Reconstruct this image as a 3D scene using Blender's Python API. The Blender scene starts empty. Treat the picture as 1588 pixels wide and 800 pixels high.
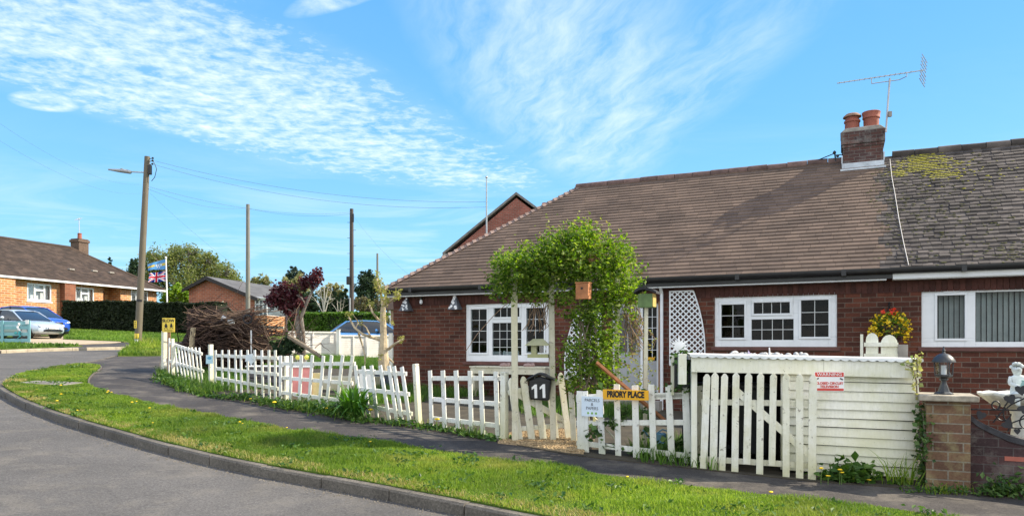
import bpy, math, random
import numpy as np
from mathutils import Vector, Matrix
random.seed(11); RNG = np.random.default_rng(11)
C = bpy.context.scene.collection
R = math.radians
F = 1100.0; CX = 794.0; HY = 535.0; CAMZ = 1.776; K = 0.035

# ------------------------------------------------------------------ geometry of the place
def G(x, y):
    t = K * (y - x)
    if t > 3.0: t = 3.0 + 1.2 * (1 - math.exp(-(t - 3.0) / 1.2))
    if t < -1.5: t = -1.5 - 0.8 * (1 - math.exp(-(-1.5 - t) / 0.8))
    return t
def P(px, py, D):
    return Vector(((px - CX) / F * D, D, CAMZ + (HY - py) / F * D))
def GP(px, py, dz=0.0):
    u = (px - CX) / F; v = (HY - py) / F
    D = (CAMZ - dz) / (K * (1 - u) - v)
    return Vector((u * D, D, CAMZ + v * D))
# bungalow frame: wall plane y=0, x to the right along it
OX, OY = -2.978, 17.806
EX = Vector((0.9063, -0.4226, 0)); YI = Vector((0.4226, 0.9063, 0))
def hl(px, py, c=0.0):
    u = (px - CX) / F; v = (HY - py) / F
    D = (c + 14.879) / (0.9063 + 0.4226 * u)
    return (10.224 + D * (0.9063 * u - 0.4226), CAMZ + v * D)
def hw(x, y, z=0.0):
    return Vector((OX, OY, 0)) + EX * x + YI * y + Vector((0, 0, z))

# ------------------------------------------------------------------ materials
def newmat(name):
    m = bpy.data.materials.new(name); m.use_nodes = True
    nt = m.node_tree; b = nt.nodes['Principled BSDF']
    return m, nt, b
def N(nt, t, **kw):
    n = nt.nodes.new(t)
    for k, v in kw.items():
        if k.startswith('i_'):
            key = k[2:]
            key = int(key) if key.isdigit() else key.replace('_', ' ')
            n.inputs[key].default_value = v
        else: setattr(n, k, v)
    return n
def c4(c): return (c[0], c[1], c[2], 1.0)
def mixc(nt, fac, a, b, blend='MIX'):
    m = nt.nodes.new('ShaderNodeMix'); m.data_type = 'RGBA'; m.blend_type = blend
    for sock, val in ((m.inputs[0], fac), (m.inputs[6], a), (m.inputs[7], b)):
        if hasattr(val, 'default_value') or hasattr(val, 'links'): nt.links.new(val, sock)
        elif isinstance(val, (int, float)): sock.default_value = val
        else: sock.default_value = c4(val)
    return m.outputs[2]
def ramp(nt, fac, stops):
    r = nt.nodes.new('ShaderNodeValToRGB'); nt.links.new(fac, r.inputs[0])
    e = r.color_ramp.elements
    while len(e) < len(stops): e.new(0.5)
    for i, (p, c) in enumerate(stops):
        e[i].position = p; e[i].color = c4(c) if hasattr(c, '__len__') else (c, c, c, 1)
    return r.outputs[0]
def noise(nt, scale, detail=4, rough=0.55, coord='Object', dist=0.0, vec=None):
    n = N(nt, 'ShaderNodeTexNoise'); n.inputs['Scale'].default_value = scale
    n.inputs['Detail'].default_value = detail; n.inputs['Roughness'].default_value = rough
    n.inputs['Distortion'].default_value = dist
    if vec is None:
        tc = N(nt, 'ShaderNodeTexCoord'); vec = tc.outputs[coord]
    nt.links.new(vec, n.inputs['Vector'])
    return n.outputs['Fac']
def bump(nt, b, h, strength=0.3, dist=0.01):
    bm = N(nt, 'ShaderNodeBump'); bm.inputs['Strength'].default_value = strength
    bm.inputs['Distance'].default_value = dist
    nt.links.new(h, bm.inputs['Height']); nt.links.new(bm.outputs[0], b.inputs['Normal'])
MATS = {}
def simple(name, col, rough=0.6, metal=0.0, var=0.25, scale=6.0, bmp=0.15, spec=0.4, island=0.0):
    """base colour broken up by two noises (and per island), light bump"""
    if name in MATS: return MATS[name]
    m, nt, b = newmat(name)
    d = tuple(c * (1 - var) for c in col); l = tuple(min(1, c * (1 + var * 0.6)) for c in col)
    n1 = noise(nt, scale, 5, 0.6); o = ramp(nt, n1, [(0.3, d), (0.7, l)])
    if island:
        g = N(nt, 'ShaderNodeNewGeometry')
        o = mixc(nt, 1.0, o, ramp(nt, g.outputs['Random Per Island'], [(0, 1 - island), (1, 1 + island * .5)]), 'MULTIPLY')
    nt.links.new(o, b.inputs['Base Color'])
    b.inputs['Roughness'].default_value = rough; b.inputs['Metallic'].default_value = metal
    b.inputs['Specular IOR Level'].default_value = spec
    if bmp: bump(nt, b, noise(nt, scale * 8, 3), bmp, 0.01)
    MATS[name] = m; return m
def brick(name, c1, c2, mortar, w=0.225, h=0.075, dirt=0.25, tint=None, ms=0.006, lichen=None):
    m, nt, b = newmat(name)
    uv = N(nt, 'ShaderNodeUVMap')
    def bt(a, bb, mo):
        t = N(nt, 'ShaderNodeTexBrick'); t.inputs['Scale'].default_value = 1
        t.inputs['Color1'].default_value = c4(a); t.inputs['Color2'].default_value = c4(bb); t.inputs['Mortar'].default_value = c4(mo)
        t.inputs['Brick Width'].default_value = w; t.inputs['Row Height'].default_value = h
        t.inputs['Mortar Size'].default_value = ms; t.inputs['Mortar Smooth'].default_value = 0.1
        t.inputs['Bias'].default_value = 0.0
        nt.links.new(uv.outputs[0], t.inputs['Vector']); return t
    t = bt(c1, c2, mortar)
    o = t.outputs['Color']
    n1 = noise(nt, 1.1, 5, 0.65, vec=uv.outputs[0]); 
    o = mixc(nt, 1.0, o, ramp(nt, n1, [(0.3, 1 - dirt), (0.7, 1.1)]), 'MULTIPLY')
    n2 = noise(nt, 38, 4, 0.6, vec=uv.outputs[0])
    o = mixc(nt, 1.0, o, ramp(nt, n2, [(0.25, 0.72), (0.75, 1.2)]), 'MULTIPLY')
    if lichen:
        n3 = noise(nt, 3.0, 6, 0.7, vec=uv.outputs[0])
        o = mixc(nt, ramp(nt, n3, [(0.48, 0.0), (0.66, lichen[1])]), o, lichen[0])
    nt.links.new(o, b.inputs['Base Color']); b.inputs['Roughness'].default_value = 0.85
    b.inputs['Specular IOR Level'].default_value = 0.25
    inv = N(nt, 'ShaderNodeMath', operation='SUBTRACT'); inv.inputs[0].default_value = 1
    nt.links.new(t.outputs['Fac'], inv.inputs[1])
    ad = N(nt, 'ShaderNodeMath', operation='MULTIPLY_ADD'); nt.links.new(n2, ad.inputs[0]); ad.inputs[1].default_value = 0.35
    nt.links.new(inv.outputs[0], ad.inputs[2])
    bump(nt, b, ad.outputs[0], 0.8, 0.008)
    MATS[name] = m; return m
def leafmat(name, cols, trans=0.35, rough=0.5):
    m, nt, b = newmat(name)
    if len(cols) == 1: cols = cols * 2
    g = N(nt, 'ShaderNodeNewGeometry')
    o = ramp(nt, g.outputs['Random Per Island'], [(i / max(1, len(cols) - 1), c) for i, c in enumerate(cols)])
    nt.links.new(o, b.inputs['Base Color']); b.inputs['Roughness'].default_value = rough
    b.inputs['Specular IOR Level'].default_value = 0.35
    tr = N(nt, 'ShaderNodeBsdfTranslucent')
    hs = N(nt, 'ShaderNodeHueSaturation'); hs.inputs['Value'].default_value = 1.5; hs.inputs['Saturation'].default_value = 1.15
    nt.links.new(o, hs.inputs['Color']); nt.links.new(hs.outputs[0], tr.inputs['Color'])
    mx = N(nt, 'ShaderNodeMixShader'); mx.inputs[0].default_value = trans
    nt.links.new(b.outputs[0], mx.inputs[1]); nt.links.new(tr.outputs[0], mx.inputs[2])
    nt.links.new(mx.outputs[0], nt.nodes['Material Output'].inputs['Surface'])
    MATS[name] = m; return m
def paintwood(name, col, moss, amount, low=True, bare=0.0, scale=1.0):
    """old painted timber: streaks along the grain, green algae and bare wood where the paint has gone"""
    m, nt, b = newmat(name)
    tc = N(nt, 'ShaderNodeTexCoord')
    mp = N(nt, 'ShaderNodeMapping'); mp.inputs['Scale'].default_value = (9, 9, 1.2)
    nt.links.new(tc.outputs['Object'], mp.inputs['Vector'])
    g = N(nt, 'ShaderNodeTexNoise'); g.inputs['Scale'].default_value = 4; g.inputs['Detail'].default_value = 6; g.inputs['Roughness'].default_value = 0.65
    nt.links.new(mp.outputs[0], g.inputs['Vector'])
    o = ramp(nt, g.outputs['Fac'], [(0.25, tuple(c * 0.8 for c in col)), (0.6, col)])
    n2 = noise(nt, 2.2 * scale, 6, 0.7)
    o = mixc(nt, ramp(nt, n2, [(0.38, 0.0), (0.70, amount)]), o, moss)
    nl = noise(nt, .8 * scale, 4, .6); warm = tuple(c * k for c, k in zip(col, (.93, .88, .68)))
    o = mixc(nt, ramp(nt, nl, [(0.42, 0.0), (0.62, .45)]), o, warm)
    ns_ = noise(nt, 46, 2, .5); o = mixc(nt, ramp(nt, ns_, [(0.70, 0.0), (0.74, .6)]), o, (.10, .085, .06))
    if bare:
        n3 = noise(nt, 13, 5, 0.7)
        o = mixc(nt, ramp(nt, n3, [(0.60, 0.0), (0.66, bare)]), o, (0.16, 0.13, 0.10))
    if low:
        sx = N(nt, 'ShaderNodeSeparateXYZ'); nt.links.new(tc.outputs['Object'], sx.inputs[0])
        mr = N(nt, 'ShaderNodeMapRange'); mr.inputs['From Min'].default_value = 0.45; mr.inputs['From Max'].default_value = 0.0
        nt.links.new(sx.outputs['Z'], mr.inputs['Value'])
        mu = N(nt, 'ShaderNodeMath', operation='MULTIPLY'); nt.links.new(mr.outputs[0], mu.inputs[0]); nt.links.new(n2, mu.inputs[1])
        o = mixc(nt, mu.outputs[0], o, moss)
    nt.links.new(o, b.inputs['Base Color']); b.inputs['Roughness'].default_value = 0.6
    b.inputs['Specular IOR Level'].default_value = 0.3
    bump(nt, b, g.outputs['Fac'], 0.25, 0.006)
    MATS[name] = m; return m
def glassmat(name, tint=(0.8, 0.85, 0.85), refl=0.1):
    m, nt, b = newmat(name); nt.nodes.remove(b)
    gl = N(nt, 'ShaderNodeBsdfGlossy'); gl.inputs['Roughness'].default_value = 0.02
    tr = N(nt, 'ShaderNodeBsdfTransparent'); tr.inputs['Color'].default_value = c4(tint)
    lw = N(nt, 'ShaderNodeFresnel'); lw.inputs['IOR'].default_value = 1.5; ge = N(nt, 'ShaderNodeNewGeometry'); fr_ = N(nt, 'ShaderNodeMath', operation='SUBTRACT'); fr_.inputs[0].default_value = 1.0; nt.links.new(ge.outputs['Backfacing'], fr_.inputs[1]); fm_ = N(nt, 'ShaderNodeMath', operation='MULTIPLY'); nt.links.new(lw.outputs[0], fm_.inputs[0]); nt.links.new(fr_.outputs[0], fm_.inputs[1])
    ad = N(nt, 'ShaderNodeMath', operation='MULTIPLY'); ad.inputs[1].default_value = refl / 0.04; ad.use_clamp = True
    nt.links.new(fm_.outputs[0], ad.inputs[0])
    mx = N(nt, 'ShaderNodeMixShader'); nt.links.new(ad.outputs[0], mx.inputs[0])
    nt.links.new(tr.outputs[0], mx.inputs[1]); nt.links.new(gl.outputs[0], mx.inputs[2])
    nt.links.new(mx.outputs[0], nt.nodes['Material Output'].inputs['Surface'])
    MATS[name] = m; return m

# ------------------------------------------------------------------ mesh builder
class MB:
    def __init__(s): s.v = []; s.f = []; s.mi = []; s.cur = 0
    def add(s, vs, fs):
        o = len(s.v); s.v += [Vector(p) for p in vs]
        for f in fs: s.f.append([o + i for i in f]); s.mi.append(s.cur)
    def poly(s, pts): s.add(pts, [list(range(len(pts)))])
    def box(s, c, d, rz=0.0, M=None):
        x, y, z = d[0] / 2, d[1] / 2, d[2] / 2
        vs = [Vector((a * x, b * y, e * z)) for a in (-1, 1) for b in (-1, 1) for e in (-1, 1)]
        Q = M if M is not None else (Matrix.Rotation(rz, 3, 'Z') if rz else None)
        if Q is not None: vs = [Q @ v for v in vs]
        c = Vector(c)
        s.add([c + v for v in vs], [(0, 1, 3, 2), (4, 6, 7, 5), (0, 4, 5, 1), (2, 3, 7, 6), (0, 2, 6, 4), (1, 5, 7, 3)])
    def span(s, a, b):
        s.box([(a[i] + b[i]) / 2 for i in range(3)], [abs(b[i] - a[i]) for i in range(3)])
    def beam(s, a, b, w, h, up=(0, 0, 1)):
        a = Vector(a); b = Vector(b); d = (b - a); L = d.length; d.normalize()
        sd = d.cross(Vector(up))
        if sd.length < 1e-4: sd = d.cross(Vector((0, 1, 0)))
        sd.normalize(); u = sd.cross(d)
        vs = []
        for p in (a, b):
            for i, j in ((-1, -1), (1, -1), (1, 1), (-1, 1)): vs.append(p + sd * (w / 2 * i) + u * (h / 2 * j))
        s.add(vs, [(0, 1, 2, 3), (7, 6, 5, 4), (0, 4, 5, 1), (1, 5, 6, 2), (2, 6, 7, 3), (3, 7, 4, 0)])
    def tube(s, pts, rad, n=6, cap=True):
        pts = [Vector(p) for p in pts]; k = len(pts)
        if not hasattr(rad, '__len__'): rad = [rad] * k
        t0 = (pts[1] - pts[0]).normalized(); ref = Vector((0, 0, 1)) if abs(t0.z) < 0.9 else Vector((1, 0, 0))
        o = len(s.v); prev = None
        for i, p in enumerate(pts):
            t = (pts[min(i + 1, k - 1)] - pts[max(i - 1, 0)])
            if t.length < 1e-9: t = t0
            t.normalize()
            a = (ref - t * ref.dot(t)) if prev is None else (prev - t * prev.dot(t))
            if a.length < 1e-5: a = t.orthogonal()
            a.normalize(); prev = a; b = t.cross(a)
            for j in range(n):
                an = 2 * math.pi * j / n
                s.v.append(p + (a * math.cos(an) + b * math.sin(an)) * rad[i])
        for i in range(k - 1):
            for j in range(n):
                s.f.append([o + i * n + j, o + i * n + (j + 1) % n, o + (i + 1) * n + (j + 1) % n, o + (i + 1) * n + j]); s.mi.append(s.cur)
        if cap:
            s.f.append([o + j for j in reversed(range(n))]); s.mi.append(s.cur)
            s.f.append([o + (k - 1) * n + j for j in range(n)]); s.mi.append(s.cur)
    def lathe(s, prof, c, n=16, squash=(1, 1)):
        c = Vector(c); o = len(s.v); k = len(prof)
        for r, z in prof:
            for j in range(n):
                a = 2 * math.pi * j / n
                s.v.append(c + Vector((r * math.cos(a) * squash[0], r * math.sin(a) * squash[1], z)))
        for i in range(k - 1):
            for j in range(n):
                s.f.append([o + i * n + j, o + i * n + (j + 1) % n, o + (i + 1) * n + (j + 1) % n, o + (i + 1) * n + j]); s.mi.append(s.cur)
        s.f.append([o + j for j in reversed(range(n))]); s.mi.append(s.cur)
        s.f.append([o + (k - 1) * n + j for j in range(n)]); s.mi.append(s.cur)
    def prism(s, pts, o, ux, uy, d):
        """polygon in the plane (o, ux, uy), extruded by vector d"""
        o = Vector(o); ux = Vector(ux); uy = Vector(uy); d = Vector(d); k = len(pts)
        a = [o + ux * p[0] + uy * p[1] for p in pts]; vs = a + [p + d for p in a]
        fs = [list(range(k))[::-1], [k + i for i in range(k)]] + [[i, (i + 1) % k, k + (i + 1) % k, k + i] for i in range(k)]
        s.add(vs, fs)
    def ball(s, c, r, seg=10, rings=6):
        if not hasattr(r, '__len__'): r = (r, r, r)
        c = Vector(c); o = len(s.v)
        s.v.append(c + Vector((0, 0, -r[2])))
        for i in range(1, rings):
            ph = -math.pi / 2 + math.pi * i / rings
            for j in range(seg):
                a = 2 * math.pi * j / seg
                s.v.append(c + Vector((r[0] * math.cos(ph) * math.cos(a), r[1] * math.cos(ph) * math.sin(a), r[2] * math.sin(ph))))
        s.v.append(c + Vector((0, 0, r[2])))
        T = len(s.v) - 1
        for j in range(seg):
            s.f.append([o, o + 1 + (j + 1) % seg, o + 1 + j]); s.mi.append(s.cur)
            s.f.append([T, T - seg + j, T - seg + (j + 1) % seg]); s.mi.append(s.cur)
        for i in range(rings - 2):
            for j in range(seg):
                a = o + 1 + i * seg
                s.f.append([a + j, a + (j + 1) % seg, a + seg + (j + 1) % seg, a + seg + j]); s.mi.append(s.cur)
    def build(s, name, mats, parent=None, smooth=False, world=False, origin=None, bevel=0.0):
        if not isinstance(mats, (list, tuple)): mats = [mats]
        vs = s.v
        if parent is not None and world:
            mi = chain(parent).inverted(); vs = [mi @ v for v in vs]
        me = bpy.data.meshes.new(name)
        ob = bpy.data.objects.new(name, me)
        if parent is None:
            if origin is None:
                xs = [v.x for v in vs]; ys = [v.y for v in vs]
                origin = Vector(((min(xs) + max(xs)) / 2, (min(ys) + max(ys)) / 2, min(v.z for v in vs)))
            origin = Vector(origin); vs = [v - origin for v in vs]; ob.location = origin
        else: ob.parent = parent
        me.from_pydata([tuple(v) for v in vs], [], s.f)
        for m in mats: me.materials.append(m)
        if len(mats) > 1: me.polygons.foreach_set('material_index', s.mi)
        uvl = me.uv_layers.new(name='UVMap'); me.update()
        uv = uvl.data
        for p in me.polygons:
            n = p.normal
            for li in p.loop_indices:
                q = me.vertices[me.loops[li].vertex_index].co
                if abs(n.z) > 0.75: uv[li].uv = (q.x, q.y)
                else:
                    l = math.hypot(n.x, n.y); uv[li].uv = (q.x * (-n.y / l) + q.y * (n.x / l), q.z)
        if smooth:
            me.shade_smooth()
            try: me.set_sharp_from_angle(angle=R(40))
            except Exception: pass
        if bevel:
            bv = ob.modifiers.new('Bevel', 'BEVEL'); bv.width = bevel; bv.segments = 2; bv.limit_method = 'ANGLE'
        C.objects.link(ob); return ob
def chain(o):
    M = Matrix.LocRotScale(o.location, o.rotation_euler, o.scale)
    return chain(o.parent) @ M if o.parent else M
def tag(o, label, cat, group=None, kind=None):
    if label: o['label'] = label
    if cat: o['category'] = cat
    if group: o['group'] = group
    if kind: o['kind'] = kind
    return o
def thing(name, label, cat, loc, rz=0.0, group=None):
    o = bpy.data.objects.new(name, None); o.empty_display_size = 0.1; C.objects.link(o)
    o.location = Vector(loc); o.rotation_euler = (0, 0, rz)
    return tag(o, label, cat, group)
def struct(o): o['kind'] = 'structure'; return o
def stuff(o): o['kind'] = 'stuff'; return o
def raw(name, verts, faces_n, nper, mats, parent=None, mi=None, world=True, flat=True):
    """mesh from numpy arrays, every face with nper corners"""
    if parent is not None and world:
        M = np.array(chain(parent).inverted()); verts = verts @ M[:3, :3].T + M[:3, 3]
    me = bpy.data.meshes.new(name); nv = len(verts)
    me.vertices.add(nv); me.vertices.foreach_set('co', np.ascontiguousarray(verts, dtype=np.float32).ravel())
    nf = len(faces_n); me.loops.add(nf * nper); me.loops.foreach_set('vertex_index', np.ascontiguousarray(faces_n, dtype=np.int32).ravel())
    me.polygons.add(nf); me.polygons.foreach_set('loop_start', np.arange(0, nf * nper, nper, dtype=np.int32))
    if not isinstance(mats, (list, tuple)): mats = [mats]
    for m in mats: me.materials.append(m)
    if mi is not None: me.polygons.foreach_set('material_index', mi.astype(np.int32))
    if flat: me.shade_flat()
    me.update(calc_edges=True); me.validate()
    ob = bpy.data.objects.new(name, me); ob.parent = parent; C.objects.link(ob); return ob
def leafquads(c, size, up=0.2, aspect=0.55, droop=0.0):
    """one pointed folded leaf (two triangles' worth of a bent diamond = 2 quads-> 4 verts + mid) per centre"""
    n = len(c); d = RNG.normal(size=(n, 3)); d[:, 2] = d[:, 2] * 0.6 - droop; d /= np.linalg.norm(d, axis=1)[:, None]
    u = RNG.normal(size=(n, 3)); u[:, 2] += up * 3
    u -= d * (u * d).sum(1)[:, None]; u /= np.linalg.norm(u, axis=1)[:, None] + 1e-9
    s = np.cross(d, u); L = (size * RNG.uniform(0.6, 1.35, n))[:, None]; W = L * aspect
    a = c - d * L * .5; b = c + s * W * .5 + u * L * .08; e = c + d * L * .5 - u * L * .1; f = c - s * W * .5 + u * L * .08
    v = np.stack([a, b, e, f], 1).reshape(-1, 3)
    return v, np.arange(n * 4).reshape(-1, 4)
def leaves(name, c, size, mat, parent=None, **kw):
    v, f = leafquads(np.asarray(c, float), size, **kw)
    return raw(name, v, f, 4, mat, parent)
def inpoly(x, y, poly):
    r = np.zeros(len(x), bool); j = len(poly) - 1
    for i in range(len(poly)):
        xi, yi = poly[i][0], poly[i][1]; xj, yj = poly[j][0], poly[j][1]
        c = ((yi > y) != (yj > y)) & (x < (xj - xi) * (y - yi) / (yj - yi + 1e-12) + xi)
        r ^= c; j = i
    return r
def scatter(poly, dens):
    xs = [p[0] for p in poly]; ys = [p[1] for p in poly]
    a = (max(xs) - min(xs)) * (max(ys) - min(ys)); n = int(a * dens)
    x = RNG.uniform(min(xs), max(xs), n); y = RNG.uniform(min(ys), max(ys), n)
    k = inpoly(x, y, poly); return x[k], y[k]
def clumpnoise(x, y, s, seed=0):
    r = np.random.default_rng(seed); o = np.zeros(len(x))
    for i in range(7):
        a = r.uniform(0, 6.28); f = s * r.uniform(0.5, 2.2)
        o += np.sin((x * math.cos(a) + y * math.sin(a)) * f + r.uniform(0, 6.28))
    return o / 4.0
def blades(name, x, y, z, h, w, mat, parent=None, lean=0.5):
    n = len(x); a = RNG.uniform(0, 6.283, n); b = RNG.uniform(0, 6.283, n)
    h = h * RNG.uniform(0.55, 1.35, n); l = h * RNG.uniform(0.1, 1.0, n) * lean
    base = np.stack([x, y, z], 1); s = np.stack([np.cos(b), np.sin(b), 0 * b], 1) * (w * RNG.uniform(0.6, 1.4, n))[:, None]
    d = np.stack([np.cos(a), np.sin(a), 0 * a], 1)
    mid = base + d * (l * 0.35)[:, None]; mid[:, 2] += h * 0.6
    tip = base + d * l[:, None]; tip[:, 2] += h
    v = np.stack([base - s * .5, base + s * .5, mid + s * .4, tip, mid - s * .4], 1).reshape(-1, 3)
    k = np.arange(n)[:, None] * 5
    f = np.concatenate([k + np.array([[0, 1, 2, 4]]), k + np.array([[4, 2, 3, 3]])], 1)
    # quads + a tip triangle: keep everything triangles for a single face size
    t = np.concatenate([k + [0, 1, 2], k + [0, 2, 4], k + [4, 2, 3]], 1).reshape(-1, 3)
    return raw(name, v, t, 3, mat, parent)
def text(body, size, M, mat, parent, name='lettering', ext=0.002, bold=0.0, ax='CENTER', sx=1.0):
    cu = bpy.data.curves.new(name, 'FONT'); cu.body = body; cu.size = size; cu.extrude = ext; cu.offset = bold
    cu.align_x = ax; cu.align_y = 'CENTER'; cu.materials.append(mat)
    tmp = bpy.data.objects.new(name, cu); C.objects.link(tmp)
    dg = bpy.context.evaluated_depsgraph_get(); me = bpy.data.meshes.new_from_object(tmp.evaluated_get(dg))
    bpy.data.objects.remove(tmp); me.name = name
    if not me.materials: me.materials.append(mat)
    ob = bpy.data.objects.new(name, me); C.objects.link(ob)
    ob.parent = parent; ob.matrix_local = M @ Matrix.Diagonal((sx, 1, 1, 1)); return ob
UPR = Matrix.Rotation(R(90), 4, 'X')
def TM(x, y, z, rz=0, roll=0):
    return Matrix.Translation((x, y, z)) @ Matrix.Rotation(rz, 4, 'Z') @ UPR @ Matrix.Rotation(roll, 4, 'Z')
# ================================================================== camera, light, sky
cam = bpy.data.objects.new('camera', bpy.data.cameras.new('camera')); C.objects.link(cam)
cam.location = (0, 0, CAMZ); cam.rotation_euler = (R(90), 0, 0)
cam.data.sensor_width = 36; cam.data.lens = F / 1588 * 36; cam.data.shift_y = (HY - 400) / 1588
cam.data.clip_start = 0.05; cam.data.clip_end = 2000
S = bpy.context.scene; S.camera = cam
S.view_settings.view_transform = 'Standard'; S.view_settings.look = 'None'; S.view_settings.gamma = 1
S.view_settings.exposure = 0.9
SUN_AZ = math.atan2(0.985, 0.185); SUN_EL = R(38)
sd = Vector((math.sin(SUN_AZ) * math.cos(SUN_EL), math.cos(SUN_AZ) * math.cos(SUN_EL), math.sin(SUN_EL)))
sun = bpy.data.objects.new('sun', bpy.data.lights.new('sun', 'SUN')); C.objects.link(sun)
sun.data.energy = 5.0; sun.data.angle = R(0.55); sun.data.color = (1.0, 0.89, 0.71)
sun.rotation_euler = sd.to_track_quat('Z', 'Y').to_euler(); sun.location = (20, 5, 30)

W = bpy.data.worlds.new('World'); S.world = W; W.use_nodes = True
nt = W.node_tree; bg = nt.nodes['Background']
sky = N(nt, 'ShaderNodeTexSky', sky_type='NISHITA'); sky.sun_disc = False
sky.sun_elevation = SUN_EL; sky.sun_rotation = SUN_AZ; sky.air_density = 1.0; sky.dust_density = 0.3; sky.ozone_density = 2.0
hs = N(nt, 'ShaderNodeHueSaturation'); hs.inputs['Saturation'].default_value = 1.18; hs.inputs['Hue'].default_value = 0.487; hs.inputs['Value'].default_value = 1.0
nt.links.new(sky.outputs[0], hs.inputs['Color'])
_tc = N(nt, 'ShaderNodeTexCoord'); _sp = N(nt, 'ShaderNodeSeparateXYZ'); nt.links.new(_tc.outputs['Generated'], _sp.inputs[0])
_rp = ramp(nt, _sp.outputs['Z'], [(0.0, (.36, .70, .96)), (0.13, (.28, .66, 1.0)), (0.30, (.18, .52, 1.0)), (0.50, (.12, .42, 1.0)), (1.0, (.09, .30, .8))])
_hv = mixc(nt, 1.0, _rp, (6.6, 6.6, 6.6), 'MULTIPLY')
SKYC = mixc(nt, 0.8, hs.outputs[0], _hv)
tc = N(nt, 'ShaderNodeTexCoord'); sp = N(nt, 'ShaderNodeSeparateXYZ'); nt.links.new(tc.outputs['Generated'], sp.inputs[0])
def M2(op, a, b=None, c=None, clamp=False):
    m = N(nt, 'ShaderNodeMath', operation=op); m.use_clamp = clamp
    for i, x in enumerate((a, b, c)):
        if x is None: continue
        if isinstance(x, (int, float)): m.inputs[i].default_value = x
        else: nt.links.new(x, m.inputs[i])
    return m.outputs[0]
zz = M2('MAXIMUM', sp.outputs['Z'], 0.02)
PX = M2('DIVIDE', sp.outputs['X'], zz); PY = M2('DIVIDE', sp.outputs['Y'], zz)
def comb(x, y, z=0.0):
    c = N(nt, 'ShaderNodeCombineXYZ')
    for i, q in enumerate((x, y, z)):
        if isinstance(q, (int, float)): c.inputs[i].default_value = q
        else: nt.links.new(q, c.inputs[i])
    return c.outputs[0]
def rot(cx, cy, ang):
    ca, sa = math.cos(ang), math.sin(ang)
    dx = M2('SUBTRACT', PX, cx); dy = M2('SUBTRACT', PY, cy)
    a = M2('ADD', M2('MULTIPLY', dx, ca), M2('MULTIPLY', dy, sa))
    b = M2('SUBTRACT', M2('MULTIPLY', dy, ca), M2('MULTIPLY', dx, sa))
    return a, b
def blob(cx, cy, ang, ra, rb, soft=1.0):
    a, b = rot(cx, cy, ang)
    q = M2('ADD', M2('POWER', M2('ABSOLUTE', M2('DIVIDE', a, ra)), 2.0), M2('POWER', M2('ABSOLUTE', M2('DIVIDE', b, rb)), 2.0))
    return M2('SUBTRACT', 1.0, q, clamp=True) if soft == 1.0 else M2('MULTIPLY', M2('SUBTRACT', 1.0, q), soft, clamp=True)
def nz(vec, scale, detail=6, rough=0.6, dist=0.0):
    n = N(nt, 'ShaderNodeTexNoise'); n.inputs['Scale'].default_value = scale; n.inputs['Detail'].default_value = detail
    n.inputs['Roughness'].default_value = rough; n.inputs['Distortion'].default_value = dist; nt.links.new(vec, n.inputs['Vector']); return n.outputs['Fac']
def mr(x, a, b, c=0.0, d=1.0):
    m = N(nt, 'ShaderNodeMapRange'); m.inputs[1].default_value = a; m.inputs[2].default_value = b; m.inputs[3].default_value = c; m.inputs[4].default_value = d
    nt.links.new(x, m.inputs[0]); return m.outputs[0]
PP = comb(PX, PY)
# mackerel sheet, left: small rippled tufts inside a long diagonal bank
m1 = M2('MAXIMUM', blob(-1.22, 2.72, R(64), 2.1, 0.82, 1.35), M2('MULTIPLY', blob(-0.55, 3.75, R(55), 1.3, 0.6, 1.3), 0.85))
tuft = nz(comb(M2('ADD', PX, M2('MULTIPLY', nz(PP, 3.0, 3), .12)), PY), 13.0, 5, 0.62, 0.15); big = nz(PP, 2.2, 4, 0.6)
edge = M2('ADD', M2('MULTIPLY', m1, 0.55), M2('MULTIPLY', M2('SUBTRACT', big, 0.5), 0.9))
c1 = M2('MULTIPLY', mr(M2('ADD', tuft, M2('MULTIPLY', edge, 0.62)), 0.62, 1.12), mr(m1, 0.0, 0.5))
veil1 = M2('MULTIPLY', M2('MULTIPLY', m1, mr(big, 0.3, 0.7)), 0.32)
# cirrus plume, centre right: long fibres fanning up to the right
a2, b2 = rot(0.30, 3.0, R(100)); fib = comb(M2('MULTIPLY', a2, 0.9), M2('MULTIPLY', M2('ADD', b2, M2('MULTIPLY', nz(PP, 1.4, 3), .25)), 3.4))
m2 = M2('MAXIMUM', M2('POWER', blob(0.27, 2.9, R(78), 1.9, 0.55, 1.15), 1.3), M2('MULTIPLY', M2('POWER', blob(0.62, 2.95, R(98), 1.5, 0.34, 1.1), 1.4), 0.75))
f2 = nz(fib, 1.9, 7, 0.64, 0.22)
c2 = M2('MULTIPLY', M2('MULTIPLY', m2, M2('ADD', mr(f2, 0.36, 0.9), 0.08)), .95)
# thin low bank towards the horizon and faint streaks everywhere
st = comb(M2('MULTIPLY', PX, 0.6), M2('MULTIPLY', PY, 0.9))
c3 = M2('MULTIPLY', M2('MULTIPLY', mr(nz(st, 0.9, 7, 0.62, 0.8), 0.46, 0.85), 0.6), mr(PY, 3.2, 5.5, 0.1, 1.0))
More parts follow.
